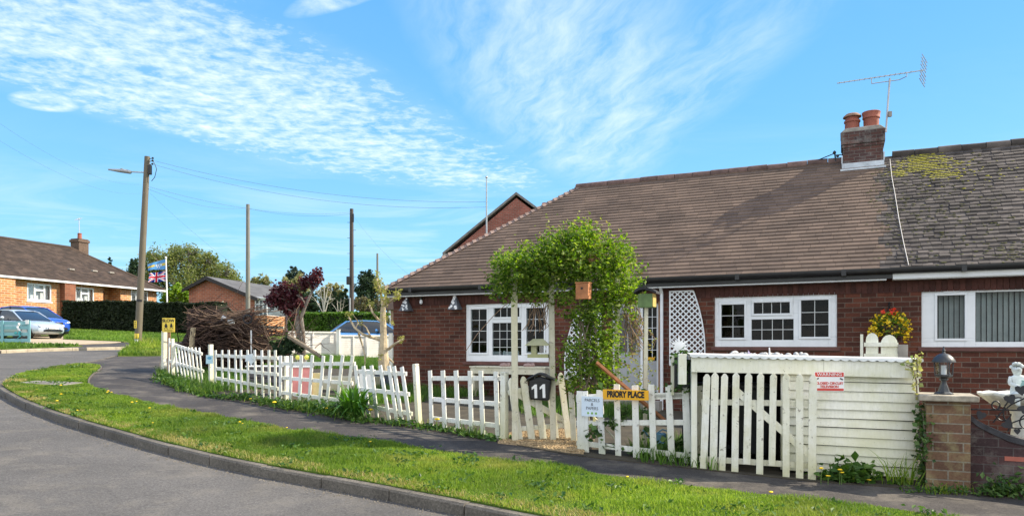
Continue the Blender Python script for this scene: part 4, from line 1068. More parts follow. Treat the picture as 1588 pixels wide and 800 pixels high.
# pointed garden gate hanging crooked between the arch posts
tG = [(792, 585.5), (811, 583), (829, 580), (850, 579), (868.7, 577)]
bG = [(806, 685), (825, 684), (843, 683), (862, 682.5), (882, 682)]
def gx(T, tl, d, nb):
    a = tl[0][0].lerp(tl[0][1], .80) + nb * .012; b_ = tl[-1][0].lerp(tl[-1][1], .28) + nb * .012
    m = MB(); m.beam(a + nb * .03, b_ + nb * .03, .03, .09); m.build('brace', M_mossy, T, world=True)
picket_run('garden_gate', 'crooked white picket garden gate with pointed tops carrying the black post box', None, tG, bG, rails=((.78, .86), (.2, .22)), pointed=True, mat=M_mossy, w=.105, extra=gx)
for px, py, pt, wd, lab in ((890, 686, 577, .08, 'mossy leaning gate post at the right side of the garden gate'),):
    f = GP(px, py); t = P(884, pt, f.y); T = thing('gate_post', lab, 'post', f)
    m = MB(); m.beam(f, t, wd, wd, up=(0, 1, 0)); m.build('shaft', M_mossy, T, world=True, bevel=.006)
# ---- post box 11
q = P(838, 601, GP(843, 683).y - .14); PB = thing('post_box', 'black house shaped post box with white number 11 hung on the garden gate', 'post box', q - Vector((0, 0, .2)), R(-12))
m = MB(); m.prism([(-.15, -.17), (.13, -.19), (.17, .12), (.0, .17), (-.175, .12)], (0, -.06, .2), (1, 0, 0), (0, 0, 1), (0, .12, 0)); m.build('body', M_black, PB, bevel=.025)
m = MB(); m.prism([(-.21, .09), (-.17, .15), (-.02, .225), (.05, .215), (.21, .14), (.22, .11), (.02, .185), (-.03, .185)], (0, -.10, .2), (1, 0, 0), (0, 0, 1), (0, .19, 0)); m.build('lid', M_black, PB, bevel=.012)
m = MB(); m.span((-.15, -.066, .285), (.15, -.0605, .30)); m.build('flap', simple('black_gloss', (.03, .03, .032), .2, var=.1, bmp=0), PB)
for xo in (-.068, .052):
    m = MB(); m.prism([(xo - .012 + .006, .055), (xo + .028 + .006, .055), (xo + .028, .255), (xo - .004, .255), (xo - .05, .215), (xo - .05, .178), (xo - .012, .2)], (0, -.068, 0), (1, 0, .05), (0, 0, 1), (0, .006, 0)); m.build('house_number', M_wbright, PB)

# ---- house name board, notice, warning
fD = GP(984, 711).y
q0, q1 = P(935, 612, GP(940, 706).y - .05), P(1006, 612, GP(1012, 713.5).y - .05); yaw = math.atan2(q1.y - q0.y, q1.x - q0.x); wS = (q1 - q0).length
NB = thing('house_sign', 'amber house name board with black lettering screwed to the picket fence', 'sign', q0.lerp(q1, .5), yaw)
m = MB(); m.box((0, 0, 0), (wS, .012, .132)); m.build('board', M_amber, NB, bevel=.003)
text('PRIORY PLACE', .112, TM(0, -.0075, .003), M_ink, NB, 'lettering', bold=.006, sx=wS / .83 * .92)
q0, q1 = P(902, 630, GP(905, 701).y - .05), P(935, 630, GP(935, 706).y - .05); yaw = math.atan2(q1.y - q0.y, q1.x - q0.x); wS = (q1 - q0).length
NO = thing('paper_notice', 'white laminated parcels and papers notice pinned to the picket fence', 'notice', q0.lerp(q1, .5), yaw)
m = MB(); m.box((0, 0, 0), (wS, .006, .27)); m.build('sheet', simple('notice_blue_white', (.66, .75, .85), .35, var=.04, bmp=0), NO)
M_grey = simple('grey_ink', (.14, .15, .18), .6, var=0, bmp=0)
for s, z in (('PARCELS', .085), ('&', .03), ('PAPERS', -.025)): text(s, .058, TM(0, -.0045, z), M_grey, NO)
for k, x in enumerate((-.06, 0, .06)):
    m = MB(); c = (x, -.0045, -.09); m.prism([(.018 * math.cos(a), .018 * math.sin(a)) for a in [i * 1.05 for i in range(6)]], c, (1, 0, 0), (0, 0, 1), (0, .001, 0)); m.build('printed_flower', simple('notice_green', (.22, .42, .10), .5, bmp=0), NO)
m = MB(); m.box((.03, 0, -.17), (.035, .008, .06)); m.build('tag', simple('pale_yellow', (.7, .6, .25), .5, bmp=0), NO)
ql = P(323.5, 557, GP(324, 599).y - .08)
BN = thing('blue_notice', 'faded pale blue notice on the picket fence post near the brush pile', 'notice', ql, 0)
m = MB(); m.box((.02, 0, 0), (.16, .008, .2)); m.build('sheet', simple('faded_blue', (.45, .66, .76), .5, var=.1, bmp=0), BN)
m = MB(); m.prism([(.05 * math.cos(a), .035 * math.sin(a)) for a in [i * .7 for i in range(9)]], (.02, -.0045, .03), (1, 0, 0), (0, 0, 1), (0, .001, 0)); m.build('emblem', simple('print_blue', (.12, .38, .58), .5, bmp=0), BN)
ql = P(387, 557, GP(388, 612).y - .08)
CN = thing('torn_paper', 'torn pale paper notice hanging askew on the upright picket panel', 'notice', ql, .2)
m = MB(); m.prism([(-.07, .1), (.06, .12), (.1, -.02), (.03, -.14), (-.03, -.02), (-.09, -.04)], (0, 0, 0), (1, 0, .1), (0, 0, 1), (0, .004, 0)); m.build('sheet', simple('faded_paper', (.62, .70, .76), .5, var=.15, bmp=0), CN)

# ================================================================== bin store with picket gate
SL0 = GP(1076, 727) ; SR0 = GP(1429, 748); sx_ = (SR0 - SL0); sx_.z = 0; SW = sx_.length; sx_.normalize(); yawS = math.atan2(sx_.y, sx_.x); sy_ = Vector((-sx_.y, sx_.x, 0))
so = SL0 + sy_ * .10
BS = thing('bin_store', 'white boarded bin store with open doorway and scalloped roof edge', 'shed', so, yawS)
zL = CAMZ + (HY - 551) / F * so.y; zR = CAMZ + (HY - 559) / F * SR0.y
zr = lambda x: lerp(zL, zR, x / SW) - so.z
zg = lambda x: lerp(0, SR0.z - SL0.z, x / SW)
DX = lerp(0, SW, (1222 - 1076) / (1429 - 1076)) ; DEP = 1.25
m = MB()
nB = 12; z0b, z1b = 0.04, 1
x0, x1 = DX, SW
for i in range(nB):
    a0 = zg(x0) + .045 + (zr(x0) - .10 - zg(x0)) * i / nB; b0 = zg(x0) + .045 + (zr(x0) - .10 - zg(x0)) * (i + 1) / nB
    a1 = zg(x1) + .045 + (zr(x1) - .10 - zg(x1)) * i / nB; b1 = zg(x1) + .045 + (zr(x1) - .10 - zg(x1)) * (i + 1) / nB
    j = [random.uniform(-.007, .007) for _ in range(4)]; xr = x1 + random.uniform(-.008, .01)
    m = MB(); g = .006
    m.add([(x0, -.036 + j[2] * .5, a0 + j[0]), (xr, -.036 + j[3] * .5, a1 + j[1]), (xr, -.014, b1 - .008), (x0, -.014, b0 - .008), (x0, -.005 + j[2] * .3, a0 + j[0]), (xr, -.005, a1 + j[1]), (xr, .006, b1 - .008), (x0, .006, b0 - .008)],
          [(0, 1, 2, 3), (7, 6, 5, 4), (0, 4, 5, 1), (1, 5, 6, 2), (2, 6, 7, 3), (3, 7, 4, 0)])
    m.build('board', M_board, BS)
m = MB(); m.span((SW - .04, .012, 0), (SW, DEP, zr(SW) - .03)); m.span((DX - .03, .008, 0), (DX + .015, .05, zr(DX) - .03)); m.build('side_wall', M_board, BS)
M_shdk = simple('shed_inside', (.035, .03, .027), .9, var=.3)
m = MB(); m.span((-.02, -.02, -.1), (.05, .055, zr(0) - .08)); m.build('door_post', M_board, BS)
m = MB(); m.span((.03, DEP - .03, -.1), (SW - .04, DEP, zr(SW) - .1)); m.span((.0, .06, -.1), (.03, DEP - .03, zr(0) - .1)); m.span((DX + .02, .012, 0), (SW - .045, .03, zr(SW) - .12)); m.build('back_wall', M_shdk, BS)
m = MB(); m.prism([(-.06, zr(0) - .05), (SW + .0, zr(SW) - .05), (SW, zr(SW)), (-.06, zr(0))], (0, -.05, 0), (1, 0, 0), (0, 0, 1), (0, DEP + .08, 0)); ro = m.build('roof', M_lead, BS)
m = MB(); xs2 = SW * .58
m.prism([(-.03, zr(0) - .205), (xs2, zr(xs2) - .2), (xs2, zr(xs2) - .02), (-.03, zr(0) - .02)], (0, -.1, 0), (1, 0, 0), (0, 0, 1), (0, .03, 0)); m.build('fascia_board', M_board, BS, bevel=.004)
m = MB(); m.prism([(xs2 + .002, zr(xs2) - .21), (SW - .01, zr(SW) - .215), (SW - .01, zr(SW) - .02), (xs2 + .002, zr(xs2) - .02)], (0, -.106, 0), (1, 0, 0), (0, 0, 1), (0, .03, 0)); m.build('fascia_board', M_board, BS, bevel=.004)
m = MB(); nW = 26
top = [(-.05 + (SW + .06) * i / (nW * 6), zr(SW * i / (nW * 6)) + .018) for i in range(nW * 6 + 1)]
bot = [(x, z - .025 - .018 * abs(math.sin(math.pi * i / 6))) for i, (x, z) in enumerate(top)]
for i in range(nW * 6):
    p = [(top[i][0], -.125, top[i][1]), (top[i + 1][0], -.125, top[i + 1][1]), (top[i + 1][0], -.135, bot[i + 1][1]), (top[i][0], -.135, bot[i][1])]
    m.add(p + [(a, b_ + .012, c) for a, b_, c in p], [(0, 1, 2, 3), (7, 6, 5, 4), (2, 3, 7, 6)])
    m.poly([(top[i][0], -.125, top[i][1]), (top[i + 1][0], -.125, top[i + 1][1]), (top[i + 1][0], .2, top[i + 1][1] + .012), (top[i][0], .2, top[i][1] + .012)])
m.build('scalloped_edge', simple('white_felt_edge', (.70, .72, .70), .7, var=.2), ro)
m = MB(); m.prism([(-.19, zr(0) - .36), (-.09, zr(0) - .36), (-.09, zr(0) + .02), (-.19, zr(0) + .02)], (0, -.12, 0), (1, 0, 0), (0, 0, 1), (0, .08, 0)); m.build('end_board', M_board, BS, bevel=.004)
m = MB(); m.span((SW * .70, -.036, zr(SW) - .255), (SW * .95, -.029, zr(SW) - .235)); m.build('patch_strip', M_board, BS)
# stones and oddments on the shed roof
st0 = None
for i in range(26):
    x = lerp(.60, 1.56, i / 25) + random.uniform(-.02, .02); p = so + sx_ * x + sy_ * (.75 + random.uniform(-.06, .06)) + Vector((0, 0, zr(x)))
    if st0 is None:
        m = MB(); m.ball((0, 0, .035), (.05, .04, .04), 8, 6); st0 = m.build('pebble', simple('grey_pebble', (.45, .45, .44), .85, var=.4, scale=12, bmp=.4), origin=(0, 0, 0), smooth=True); st0.location = p
        tag(st0, 'grey pebble in the row lying on the bin store roof', 'stone', 'pebbles on the bin store roof')
    else:
        c = st0.copy(); C.objects.link(c); c.location = p
    o_ = st0 if i == 0 else c
    o_.rotation_euler = (0, 0, random.uniform(0, 6)); s = random.uniform(.45, .95); o_.scale = (s * random.uniform(1, 1.5), s, s * random.uniform(.7, 1.1))
p = P(1165, 552, 9.2); OB = thing('paper_windmill', 'pale lilac paper windmill standing on the bin store roof', 'ornament', p)
m = MB(); m.prism([(-.03, 0), (.045, 0), (.01, .04), (-.035, .1)], (0, 0, -.02), (1, 0, 0), (0, .2, 1), (0, .006, 0)); m.build('sail', simple('lilac', (.62, .50, .66), .5, var=.1, bmp=0), OB)
p = P(1194, 553, 9.2); OB = thing('white_spike', 'thin white stake standing upright on the bin store roof', 'stake', p)
m = MB(); m.tube([(0, 0, -.02), (-.008, 0, .12)], [.012, .008], 6); m.build('stake', M_wbright, OB)
# dark bins inside
for px, w_, lab in ((1115, .5, 'dark wheeled bin in the left of the bin store doorway'), (1185, .5, 'dark wheeled bin behind the brace of the bin store gate')):
    x = lerp(0, SW, (px - 1076) / 353); p = so + sx_ * x + sy_ * .75; p.z = so.z + .02
    WB = thing('wheeled_bin', lab, 'bin', p, yawS); mk = simple('bin_plastic', (.028, .03, .034), .4, var=.2, bmp=0)
    m = MB(); m.add([(-.2, -.2, .08), (.2, -.2, .08), (.2, .22, .08), (-.2, .22, .08), (-.25, -.28, .95), (.25, -.28, .95), (.25, .28, .95), (-.25, .28, .95)], [(3, 2, 1, 0), (4, 5, 6, 7), (0, 1, 5, 4), (1, 2, 6, 5), (2, 3, 7, 6), (3, 0, 4, 7)]); m.build('body', mk, WB, bevel=.02)
    m = MB(); m.box((0, 0, .985), (.55, .62, .06)); m.build('lid', mk, WB, bevel=.02)
    for s in (-1, 1): m = MB(); m.tube([(s * .2, .25, .1), (s * .26, .25, .1)], .1, 12); m.build('wheel', M_black, WB)
tS = [(1103, 577), (1109, 577), (1124, 578), (1141.5, 577), (1161, 577.5), (1179.5, 577.5), (1199, 578), (1219, 578), (1239.5, 579), (1260, 580)]
tS = [(1096.5, 579), (1109, 577), (1124, 578.5), (1141.5, 577), (1161, 577.5), (1179.5, 577.5), (1199.5, 578), (1219, 578.5), (1240, 579), (1261, 580)]
bS = [(1091, 727), (1106, 729), (1119.5, 731), (1139.5, 733), (1158, 719.5), (1178, 736.5), (1197, 722), (1219, 740), (1240, 742), (1259, 744)]
bSg = bS
def gs(T, tl, d, nb):
    a = tl[3][0].lerp(tl[3][1], .82); b_ = tl[9][0].lerp(tl[9][1], .22)
    m = MB(); m.beam(a + nb * .024, b_ + nb * .024, .025, .085); m.build('brace', M_mossy, T, world=True)
picket_run('bin_store_gate', 'tall mossy white picket gate with pointed tops in front of the bin store', None, tS, bSg, rails=((.70, .72), (.10, .13)), pointed=True, mat=M_mossy, w=.085, raildy=.05, extra=gs, off=0.0)
# warning sign
q0, q1 = P(1263, 591, 8.52), P(1309, 591.5, 8.47); yw = math.atan2(q1.y - q0.y, q1.x - q0.x); wS = (q1 - q0).length; hS = .232
WS = thing('warning_sign', 'red and white closed circuit television warning sign on the white boards', 'sign', q0.lerp(q1, .5), yw)
m = MB(); m.box((0, 0, 0), (wS, .008, hS)); m.build('plate', M_wbright, WS)
m = MB(); m.span((-wS / 2 + .006, -.0065, hS / 2 - .058), (wS / 2 - .006, -.0045, hS / 2 - .006)); m.build('red_band', M_red, WS)
m = MB(); m.span((-wS / 2 + .006, -.0065, -hS / 2 + .006), (wS / 2 - .006, -.0045, -hS / 2 + .034)); m.build('red_band', M_red, WS)
text('WARNING', .052, TM(0, -.0075, hS / 2 - .032), M_wbright, WS, bold=.0, sx=1.12)
text('CLOSED CIRCUIT', .040, TM(0, -.0055, -.022), M_red, WS, bold=.0015)
text('TELEVISION', .040, TM(0, -.0055, -.062), M_red, WS, bold=.0015)
for s in (-1, 1):
    m = MB(); m.beam((s * .12, -.006, .04), (s * .155, -.006, .022), .003, .014, up=(0, 0, 1)); m.build('camera_symbol', M_ink, WS)

# ---- black planter with white metal sun on the fence post, bindweed
Dp = 9.25; p = P(1059, 600, Dp)
PL = thing('planter_box', 'black planter box with trailing leaves on the end fence post', 'planter', p, yawS)
hB = 47 / F * Dp
m = MB()
for q in (((-.115, -.1, 0), (.115, -.09, hB)), ((-.115, .09, 0), (.115, .1, hB)), ((-.115, -.09, 0), (-.105, .09, hB)), ((.105, -.09, 0), (.115, .09, hB)), ((-.105, -.09, 0), (.105, .09, .02))): m.span(*q)
m.build('box', simple('planter_dark', (.03, .032, .036), .5, var=.3), PL, bevel=.003)
m = MB(); m.span((-.105, -.088, hB - .08), (.105, .088, hB - .03)); m.build('compost', M_soil, PL)
m = MB(); m.span((-.155, -.06, -.1), (-.118, .0, hB + .02)); m.build('white_batten', M_board, PL)
c = np.concatenate([RNG.normal(size=(60, 3)) * (.07, .06, .05) + (0, -.08, hB), RNG.normal(size=(70, 3)) * (.07, .03, .14) + (0, -.13, hB * .55), RNG.normal(size=(40, 3)) * (.12, .04, .04) + (-.0, -.13, .0)])
leaves('leaves', L2W(PL, c), .07, M_ivy, PL)
SO = thing('sun_ornament', 'white metal sun face ornament with spiky rays above the black planter', 'ornament', P(1054, 552, Dp), yawS)
m = MB(); m.tube([(0, 0, 0), (0, 0, .1)], .008, 5); m.build('stake', M_wbright, SO)
m = MB(); m.lathe([(.01, -.006), (.04, -.004), (.065, .0), (.04, .006), (.01, .008)], (0, 0, 0), 14)
m.v = [Vector((v.x, -v.z, v.y + .13)) for v in m.v]; m.build('disc', M_wbright, SO)
for k in range(12):
    a = k * math.pi / 6 + .1; m = MB(); r1 = .15 if k % 2 else .12; ca, sa = math.cos(a), math.sin(a)
    m.prism([(.055 * ca - .016 * sa, .055 * sa + .016 * ca), (.055 * ca + .016 * sa, .055 * sa - .016 * ca), (r1 * ca, r1 * sa)], (0, -.004, .13), (1, 0, 0), (0, 0, 1), (0, .006, 0)); m.build('ray', M_wbright, SO)

# ================================================================== brick pillar, lantern, low wall, ironwork, statue
pL, pR = GP(1436, 756), GP(1502, 764); pd = (pR - pL); pd.z = 0; pw = pd.length; pd.normalize(); pyaw = R(-25); pd = Vector((math.cos(pyaw), math.sin(pyaw), 0)); pn = Vector((-pd.y, pd.x, 0)); pw = .44
PC = pL + pd * pw / 2 + pn * pw / 2
PI_ = thing('brick_pillar', 'lichen stained brick gate pillar with a flat stone cap', 'pillar', PC, pyaw)
hP = (CAMZ + (HY - 622) / F * 8.15) - PC.z
m = MB(); m.span((-pw / 2, -pw / 2, -.2), (pw / 2, pw / 2, hP)); m.build('shaft', M_brP, PI_, bevel=.006)
m = MB(); m.span((-pw / 2 - .075, -pw / 2 - .075, hP + .001), (pw / 2 + .075, pw / 2 + .075, hP + .07)); m.build('cap', simple('cap_stone', (.36, .32, .25), .9, var=.5, scale=9, bmp=.6), PI_, bevel=.012)
LN = thing('post_lantern', 'black carriage lantern with glass panes standing on the brick pillar cap', 'lantern', PC + Vector((-.04, -.03, hP + .07)), pyaw)
M_lan = simple('lantern_black', (.05, .055, .06), .45, .2, var=.5, scale=20)
m = MB(); m.lathe([(.10, 0), (.10, .012), (.065, .03), (.045, .09), (.03, .13), (.028, .155), (.045, .165), (.05, .185), (.03, .19)], (0, 0, 0), 8); m.build('base', M_lan, LN)
m = MB(); m.lathe([(.055, .192), (.095, .215), (.095, .23)], (0, 0, 0), 6); m.build('tray', M_lan, LN)
for k in range(6): a = k * math.pi / 3; m = MB(); m.tube([(.09 * math.cos(a), .09 * math.sin(a), .231), (.098 * math.cos(a), .098 * math.sin(a), .375)], .006, 5); m.build('glazing_bar', M_lan, LN)
for k in range(6):
    a, b_ = k * math.pi / 3, (k + 1) * math.pi / 3; m = MB(); m.poly([(.085 * math.cos(a), .085 * math.sin(a), .232), (.085 * math.cos(b_), .085 * math.sin(b_), .232), (.093 * math.cos(b_), .093 * math.sin(b_), .374), (.093 * math.cos(a), .093 * math.sin(a), .374)])
    m.build('pane', M_glass2, LN)
m = MB(); m.tube([(0, 0, .232), (0, 0, .34)], .028, 8); m.build('candle_bulb', M_upvc, LN)
m = MB(); m.lathe([(.125, .376), (.122, .39), (.10, .43), (.06, .465), (.02, .48), (.012, .5), (.02, .51), (.012, .525), (.006, .56)], (0, 0, 0), 12); m.build('lid', M_lan, LN, smooth=True)
# low wall with sweeping top
WW = thing('garden_wall', 'low dark brick garden wall with a sweeping dipped coping beside the pillar', 'wall', PC + pd * pw / 2, pyaw)
wl = 3.2; hq = lambda px, py, s: None
prof = []
for px, py in ((1498, 641), (1515, 651), (1534, 661), (1563, 674), (1588, 681), (1640, 690)):
    # where the ray meets the wall's face plane
    o_ = chain(WW).inverted() @ Vector((0, 0, CAMZ)); dv_ = chain(WW).inverted().to_3x3() @ Vector(((px - CX) / F, 1, (HY - py) / F)); t = (-.12 - o_.y) / dv_.y; h_ = o_ + dv_ * t; prof.append((h_.x, h_.z))
mx_ = prof[-1][0]; zmin = prof[-1][1]
top = prof + [(2 * mx_ - x, z) for x, z in prof[::-1][1:]]
top[0] = (0.003, top[0][1] + .003)
m = MB(); m.prism([(.003, -.4), (top[-1][0], -.5)] + [(x, z - .07) for x, z in top[::-1]], (0, -.12, 0), (1, 0, 0), (0, 0, 1), (0, .22, 0)); m.build('wall', M_brW, WW)
m = MB()
m.prism(top + [(x, z - .068) for x, z in top[::-1]], (0, -.14, 0), (1, 0, 0), (0, 0, 1), (0, .26, 0)); m.build('coping', simple('dark_coping', (.045, .045, .05), .8, var=.5, scale=10, bmp=.4), WW)
q = chain(WW).inverted(); m = MB(); o_ = q @ Vector((0, 0, CAMZ)); 
def onwall(px, py, y=-.14):
    dv_ = q.to_3x3() @ Vector(((px - CX) / F, 1, (HY - py) / F)); t = (y - o_.y) / dv_.y; return o_ + dv_ * t
a = onwall(1558, 707, -.128); m.span((a.x, -.128, a.z - .05), (a.x + .34, -.1205, a.z)); m.build('red_brick', simple('new_brick', (.42, .13, .09), .85, var=.2), WW)
# iron scrollwork
IR = thing('iron_scroll', 'black wrought iron scroll panel with leaves above the dipped wall', 'railing', PC + pd * pw / 2 + Vector((0, 0, 1)), pyaw); q = chain(IR).inverted(); o_ = q @ Vector((0, 0, CAMZ))
W_ = lambda px, py: onwall(px, py, -.02)
def curl(c, r, a0, a1, n=14, k=1.0): return [W_(c[0] + r * (k ** i) * math.cos(lerp(a0, a1, i / n)), c[1] - r * (k ** i) * math.sin(lerp(a0, a1, i / n))) for i in range(n + 1)]
m = MB(); m.tube([W_(1497, 634), W_(1640, 637)], .009, 6); m.build('top_bar', M_iron, IR)
for pts in (curl((1544, 628), 7, -1.5, 4.6, k=.985), curl((1580, 640), 24, 1.4, 4.9), curl((1556, 640), 12, 3.4, 6.2), [W_(1540, 655), W_(1552, 640), W_(1568, 627), W_(1600, 612)], [W_(1563, 668), W_(1570, 655), W_(1590, 648)], curl((1592, 655), 14, .5, 4.4, k=.97)):
    m = MB(); m.tube(pts, .008, 6); m.build('scroll', M_iron, IR)
for px, py, s, r in ((1566, 618, 9, .3), (1521, 643, 8, -.4), (1562, 657, 9, .8), (1583, 604, 9, .1), (1586, 634, 8, 2.5), (1577, 668, 5, 0)):
    c = W_(px, py); s = s / F * 8; m = MB(); pts = []
    for k in range(14):
        t = k / 14 * 2 * math.pi; x = .9 * math.sin(t) ** 3; z = .85 * math.cos(t) - .3 * math.cos(2 * t) - .12 * math.cos(3 * t)
        pts.append((s * (x * math.cos(r) - z * math.sin(r)), s * (x * math.sin(r) + z * math.cos(r))))
    m.prism(pts, c + Vector((0, -.02, 0)), (1, 0, 0), (0, .25, 1), (0, .012, 0)); m.build('leaf', M_iron, IR)
# stone cherub on a shell basin
Dc = 8.5; pb_ = P(1572, 640, Dc)
ST = thing('cherub_statue', 'pale stone cherub statue sitting on the rim of a shell basin behind the low wall', 'statue', P(1580, 700, Dc), R(-15)); q = chain(ST).inverted()
m = MB(); c0 = q @ P(1580, 616, Dc)
n = 20
m.lathe([(.06, -.62), (.09, -.5), (.07, -.3), (.1, -.14), (.3, -.08), (.40, .0), (.43, .03), (.43, .055), (.39, .06), (.25, .02), (.05, -.0)], c0, 20, (1.0, .8))
m.v = [Vector((v.x, v.y, v.z + (.007 * math.sin(9 * math.atan2(v.y - c0.y, v.x - c0.x)) if (v - c0).length > .25 else 0))) for v in m.v]
m.build('shell_basin', simple('statue_stone', (.60, .60, .54), .8, var=.3, scale=10, bmp=.3), ST, smooth=True)
def skin(name, J, E, mat, parent, sub=2):
    me = bpy.data.meshes.new(name); me.from_pydata([j[:3] for j in J], E, []); ob = bpy.data.objects.new(name, me); C.objects.link(ob); ob.parent = parent
    s = ob.modifiers.new('Skin', 'SKIN'); s.use_smooth_shade = True
    for i, j in enumerate(J):
        r = j[3] if len(j) > 3 else .03; rr = r if hasattr(r, '__len__') else (r, r)
        me.skin_vertices[0].data[i].radius = rr
    me.skin_vertices[0].data[0].use_root = True
    u = ob.modifiers.new('Subdivision', 'SUBSURF'); u.levels = sub; u.render_levels = sub
    me.materials.append(mat); return ob
h = q @ P(1578, 612, Dc - .12); x, y, z = h
J = [(x + .0, y, z + .02, .07), (x, y, z + .10, .065), (x, y, z + .19, .068), (x, y, z + .235, .035), (x - .012, y - .01, z + .285, .058), (x - .015, y - .015, z + .335, .058),
     (x - .07, y, z + .2, .03), (x - .085, y - .02, z + .13, .027), (x - .02, y - .09, z + .10, .022), (x + .01, y - .105, z + .105, .02),
     (x + .07, y, z + .2, .03), (x + .085, y - .02, z + .13, .027), (x + .05, y - .09, z + .11, .022), (x + .03, y - .105, z + .115, .02),
     (x - .045, y - .03, z + .0, .045), (x - .06, y - .15, z + .01, .038), (x - .06, y - .16, z - .1, .028), (x - .06, y - .2, z - .115, .022),
     (x + .045, y - .03, z + .0, .045), (x + .06, y - .15, z + .01, .038), (x + .06, y - .16, z - .1, .028), (x + .06, y - .2, z - .115, .022)]
E = [(0, 1), (1, 2), (2, 3), (3, 4), (4, 5), (2, 6), (6, 7), (7, 8), (8, 9), (2, 10), (10, 11), (11, 12), (12, 13), (0, 14), (14, 15), (15, 16), (16, 17), (0, 18), (18, 19), (19, 20), (20, 21)]
M_stat = simple('statue_white', (.62, .66, .64), .75, var=.3, scale=14, bmp=.2)
bd = skin('figure', J, E, M_stat, ST)
m = MB(); hc = Vector((x - .015, y - .02, z + .325))
for k in range(26):
    a = RNG.normal(size=3); a /= np.linalg.norm(a); a[2] = abs(a[2]) * .9 - .1
    if a[1] < -.45 and a[2] < .55: continue
    m.ball(hc + Vector(a) * .058, .02, 7, 5)
m.build('hair', M_stat, ST, smooth=True)
m = MB(); m.ball(hc + Vector((0, -.062, -.012)), (.009, .014, .011), 7, 5); m.build('nose', M_stat, ST, smooth=True)
for s in (-1, 1): m = MB(); m.ball(hc + Vector((s * .022, -.054, .004)), (.009, .006, .007), 7, 5); m.build('eye', simple('statue_shade', (.2, .2, .19), .9, bmp=0), ST, smooth=True)
m = MB(); m.ball(hc + Vector((0, -.054, -.032)), (.014, .006, .004), 7, 5); m.build('mouth', simple('statue_shade', (.2, .2, .19), .9, bmp=0), ST)
m = MB(); m.lathe([(.03, 0), (.05, .05), (.035, .1), (.04, .12)], (x + .03, y - .13, z + .06), 10); m.build('jug', simple('verdigris', (.32, .52, .48), .7, var=.3), ST, smooth=True)
ivy_st = None

# ---- ivy on the pillar side and on the shed's corner
def ivy(name, label, segs, n, size, mat, thick=(.05, .05, .0)):
    pts = [Vector(p) for p in segs[0]]
    T = thing(name, label, 'climbing plant', pts[0])
    m = MB()
    for sg in segs: m.tube([Vector(p) for p in sg], .009, 5)
    m.build('stem', M_bark, T, world=True)
    c = []
    for _ in range(n):
        sg = random.choice(segs); i = random.randrange(len(sg) - 1); c.append(Vector(sg[i]).lerp(Vector(sg[i + 1]), random.random()) + Vector((random.gauss(0, thick[0]), random.gauss(0, thick[1]), random.gauss(0, .03))))
    leaves('foliage', np.array(c), size, mat, T, aspect=.85); return T
ivy('dark_ivy', 'dark ivy climbing the gap between the boarded bin store and the brick pillar', [[GP(1430, 752), P(1431, 700, 8.45), P(1430, 660, 8.45), P(1428, 628, 8.45)], [GP(1438, 752) + Vector((0, -.03, 0)), P(1436, 690, 8.25), P(1431, 640, 8.3)]], 420, .06, M_ivy, (.035, .06))
ivy('variegated_ivy', 'cream edged ivy hanging over the top right corner of the bin store', [[P(1405, 566, 8.45), P(1415, 570, 8.4), P(1421, 590, 8.4), P(1422, 612, 8.4)], [P(1415, 560, 8.5), P(1422, 556, 8.5), P(1423, 585, 8.42)]], 90, .055, M_ivyV, (.02, .04))
# ---- weeds and dandelions at the foot of the shed, the wall and the fence
def clump(name, label, cat, c, spread, n, size, mat, bl=0, blh=.25, group=None, droop=0.0):
    T = thing(name, label, cat, c, 0, group)
    if n:
        p = RNG.normal(size=(n, 3)) * np.array(spread); p[:, 2] = np.abs(p[:, 2]) + .02; leaves('leaves', p + np.array(c), size, mat, T, up=.4, aspect=.6, droop=droop)
    if bl:
        x = RNG.normal(size=bl) * spread[0] * .8 + c[0]; y = RNG.normal(size=bl) * spread[1] * .8 + c[1]
        blades('grass_blades', x, y, 0 * x + c[2] - .01, blh, .012, M_grass, T, lean=1.0)
    return T
clump('dandelion_plant', 'leafy dandelion plant with yellow flowers at the foot of the white boards', 'plant', GP(1318, 747), (.16, .05, .10), 260, .13, M_weed, 30, .18)
d1 = None
for a, b_ in ((1273, 727), (1284, 738), (1302, 729), (1305, 733), (1347, 746)):
    g = GP(a, 750); t = P(a, b_, g.y - .03); hh = t.z - g.z
    if d1 is None: d1 = dandelion(Vector((t.x, t.y, g.z)), hh, 'yellow dandelion flower on a stalk in front of the white boarded bin store', 'dandelions by the bin store')
    else:
        e = dup(d1, Vector((t.x, t.y, g.z))); e.scale = (1.1, 1.1, hh / .2 if False else max(.3, hh / max(.02, d1['hh'] if 'hh' in d1 else hh)))
    d1['hh'] = hh if 'hh' not in d1 else d1['hh']
clump('grass_tuft', 'thin grass tuft at the right foot of the bin store boards', 'grass tuft', GP(1395, 752), (.12, .04, .03), 25, .06, M_weed, 60, .34)
clump('weed_clump', 'low weeds along the foot of the brick pillar', 'weeds', GP(1465, 765), (.25, .05, .04), 160, .05, M_weed, 50, .12)
clump('weed_clump', 'tall dark nettles in front of the dark brick garden wall', 'weeds', GP(1560, 770), (.16, .06, .11), 320, .07, M_ivy, 20, .2)
clump('weed_clump', 'round leaved bindweed at the foot of the end fence post', 'weeds', GP(1080, 722), (.05, .04, .09), 50, .10, M_ivy, 15, .15)
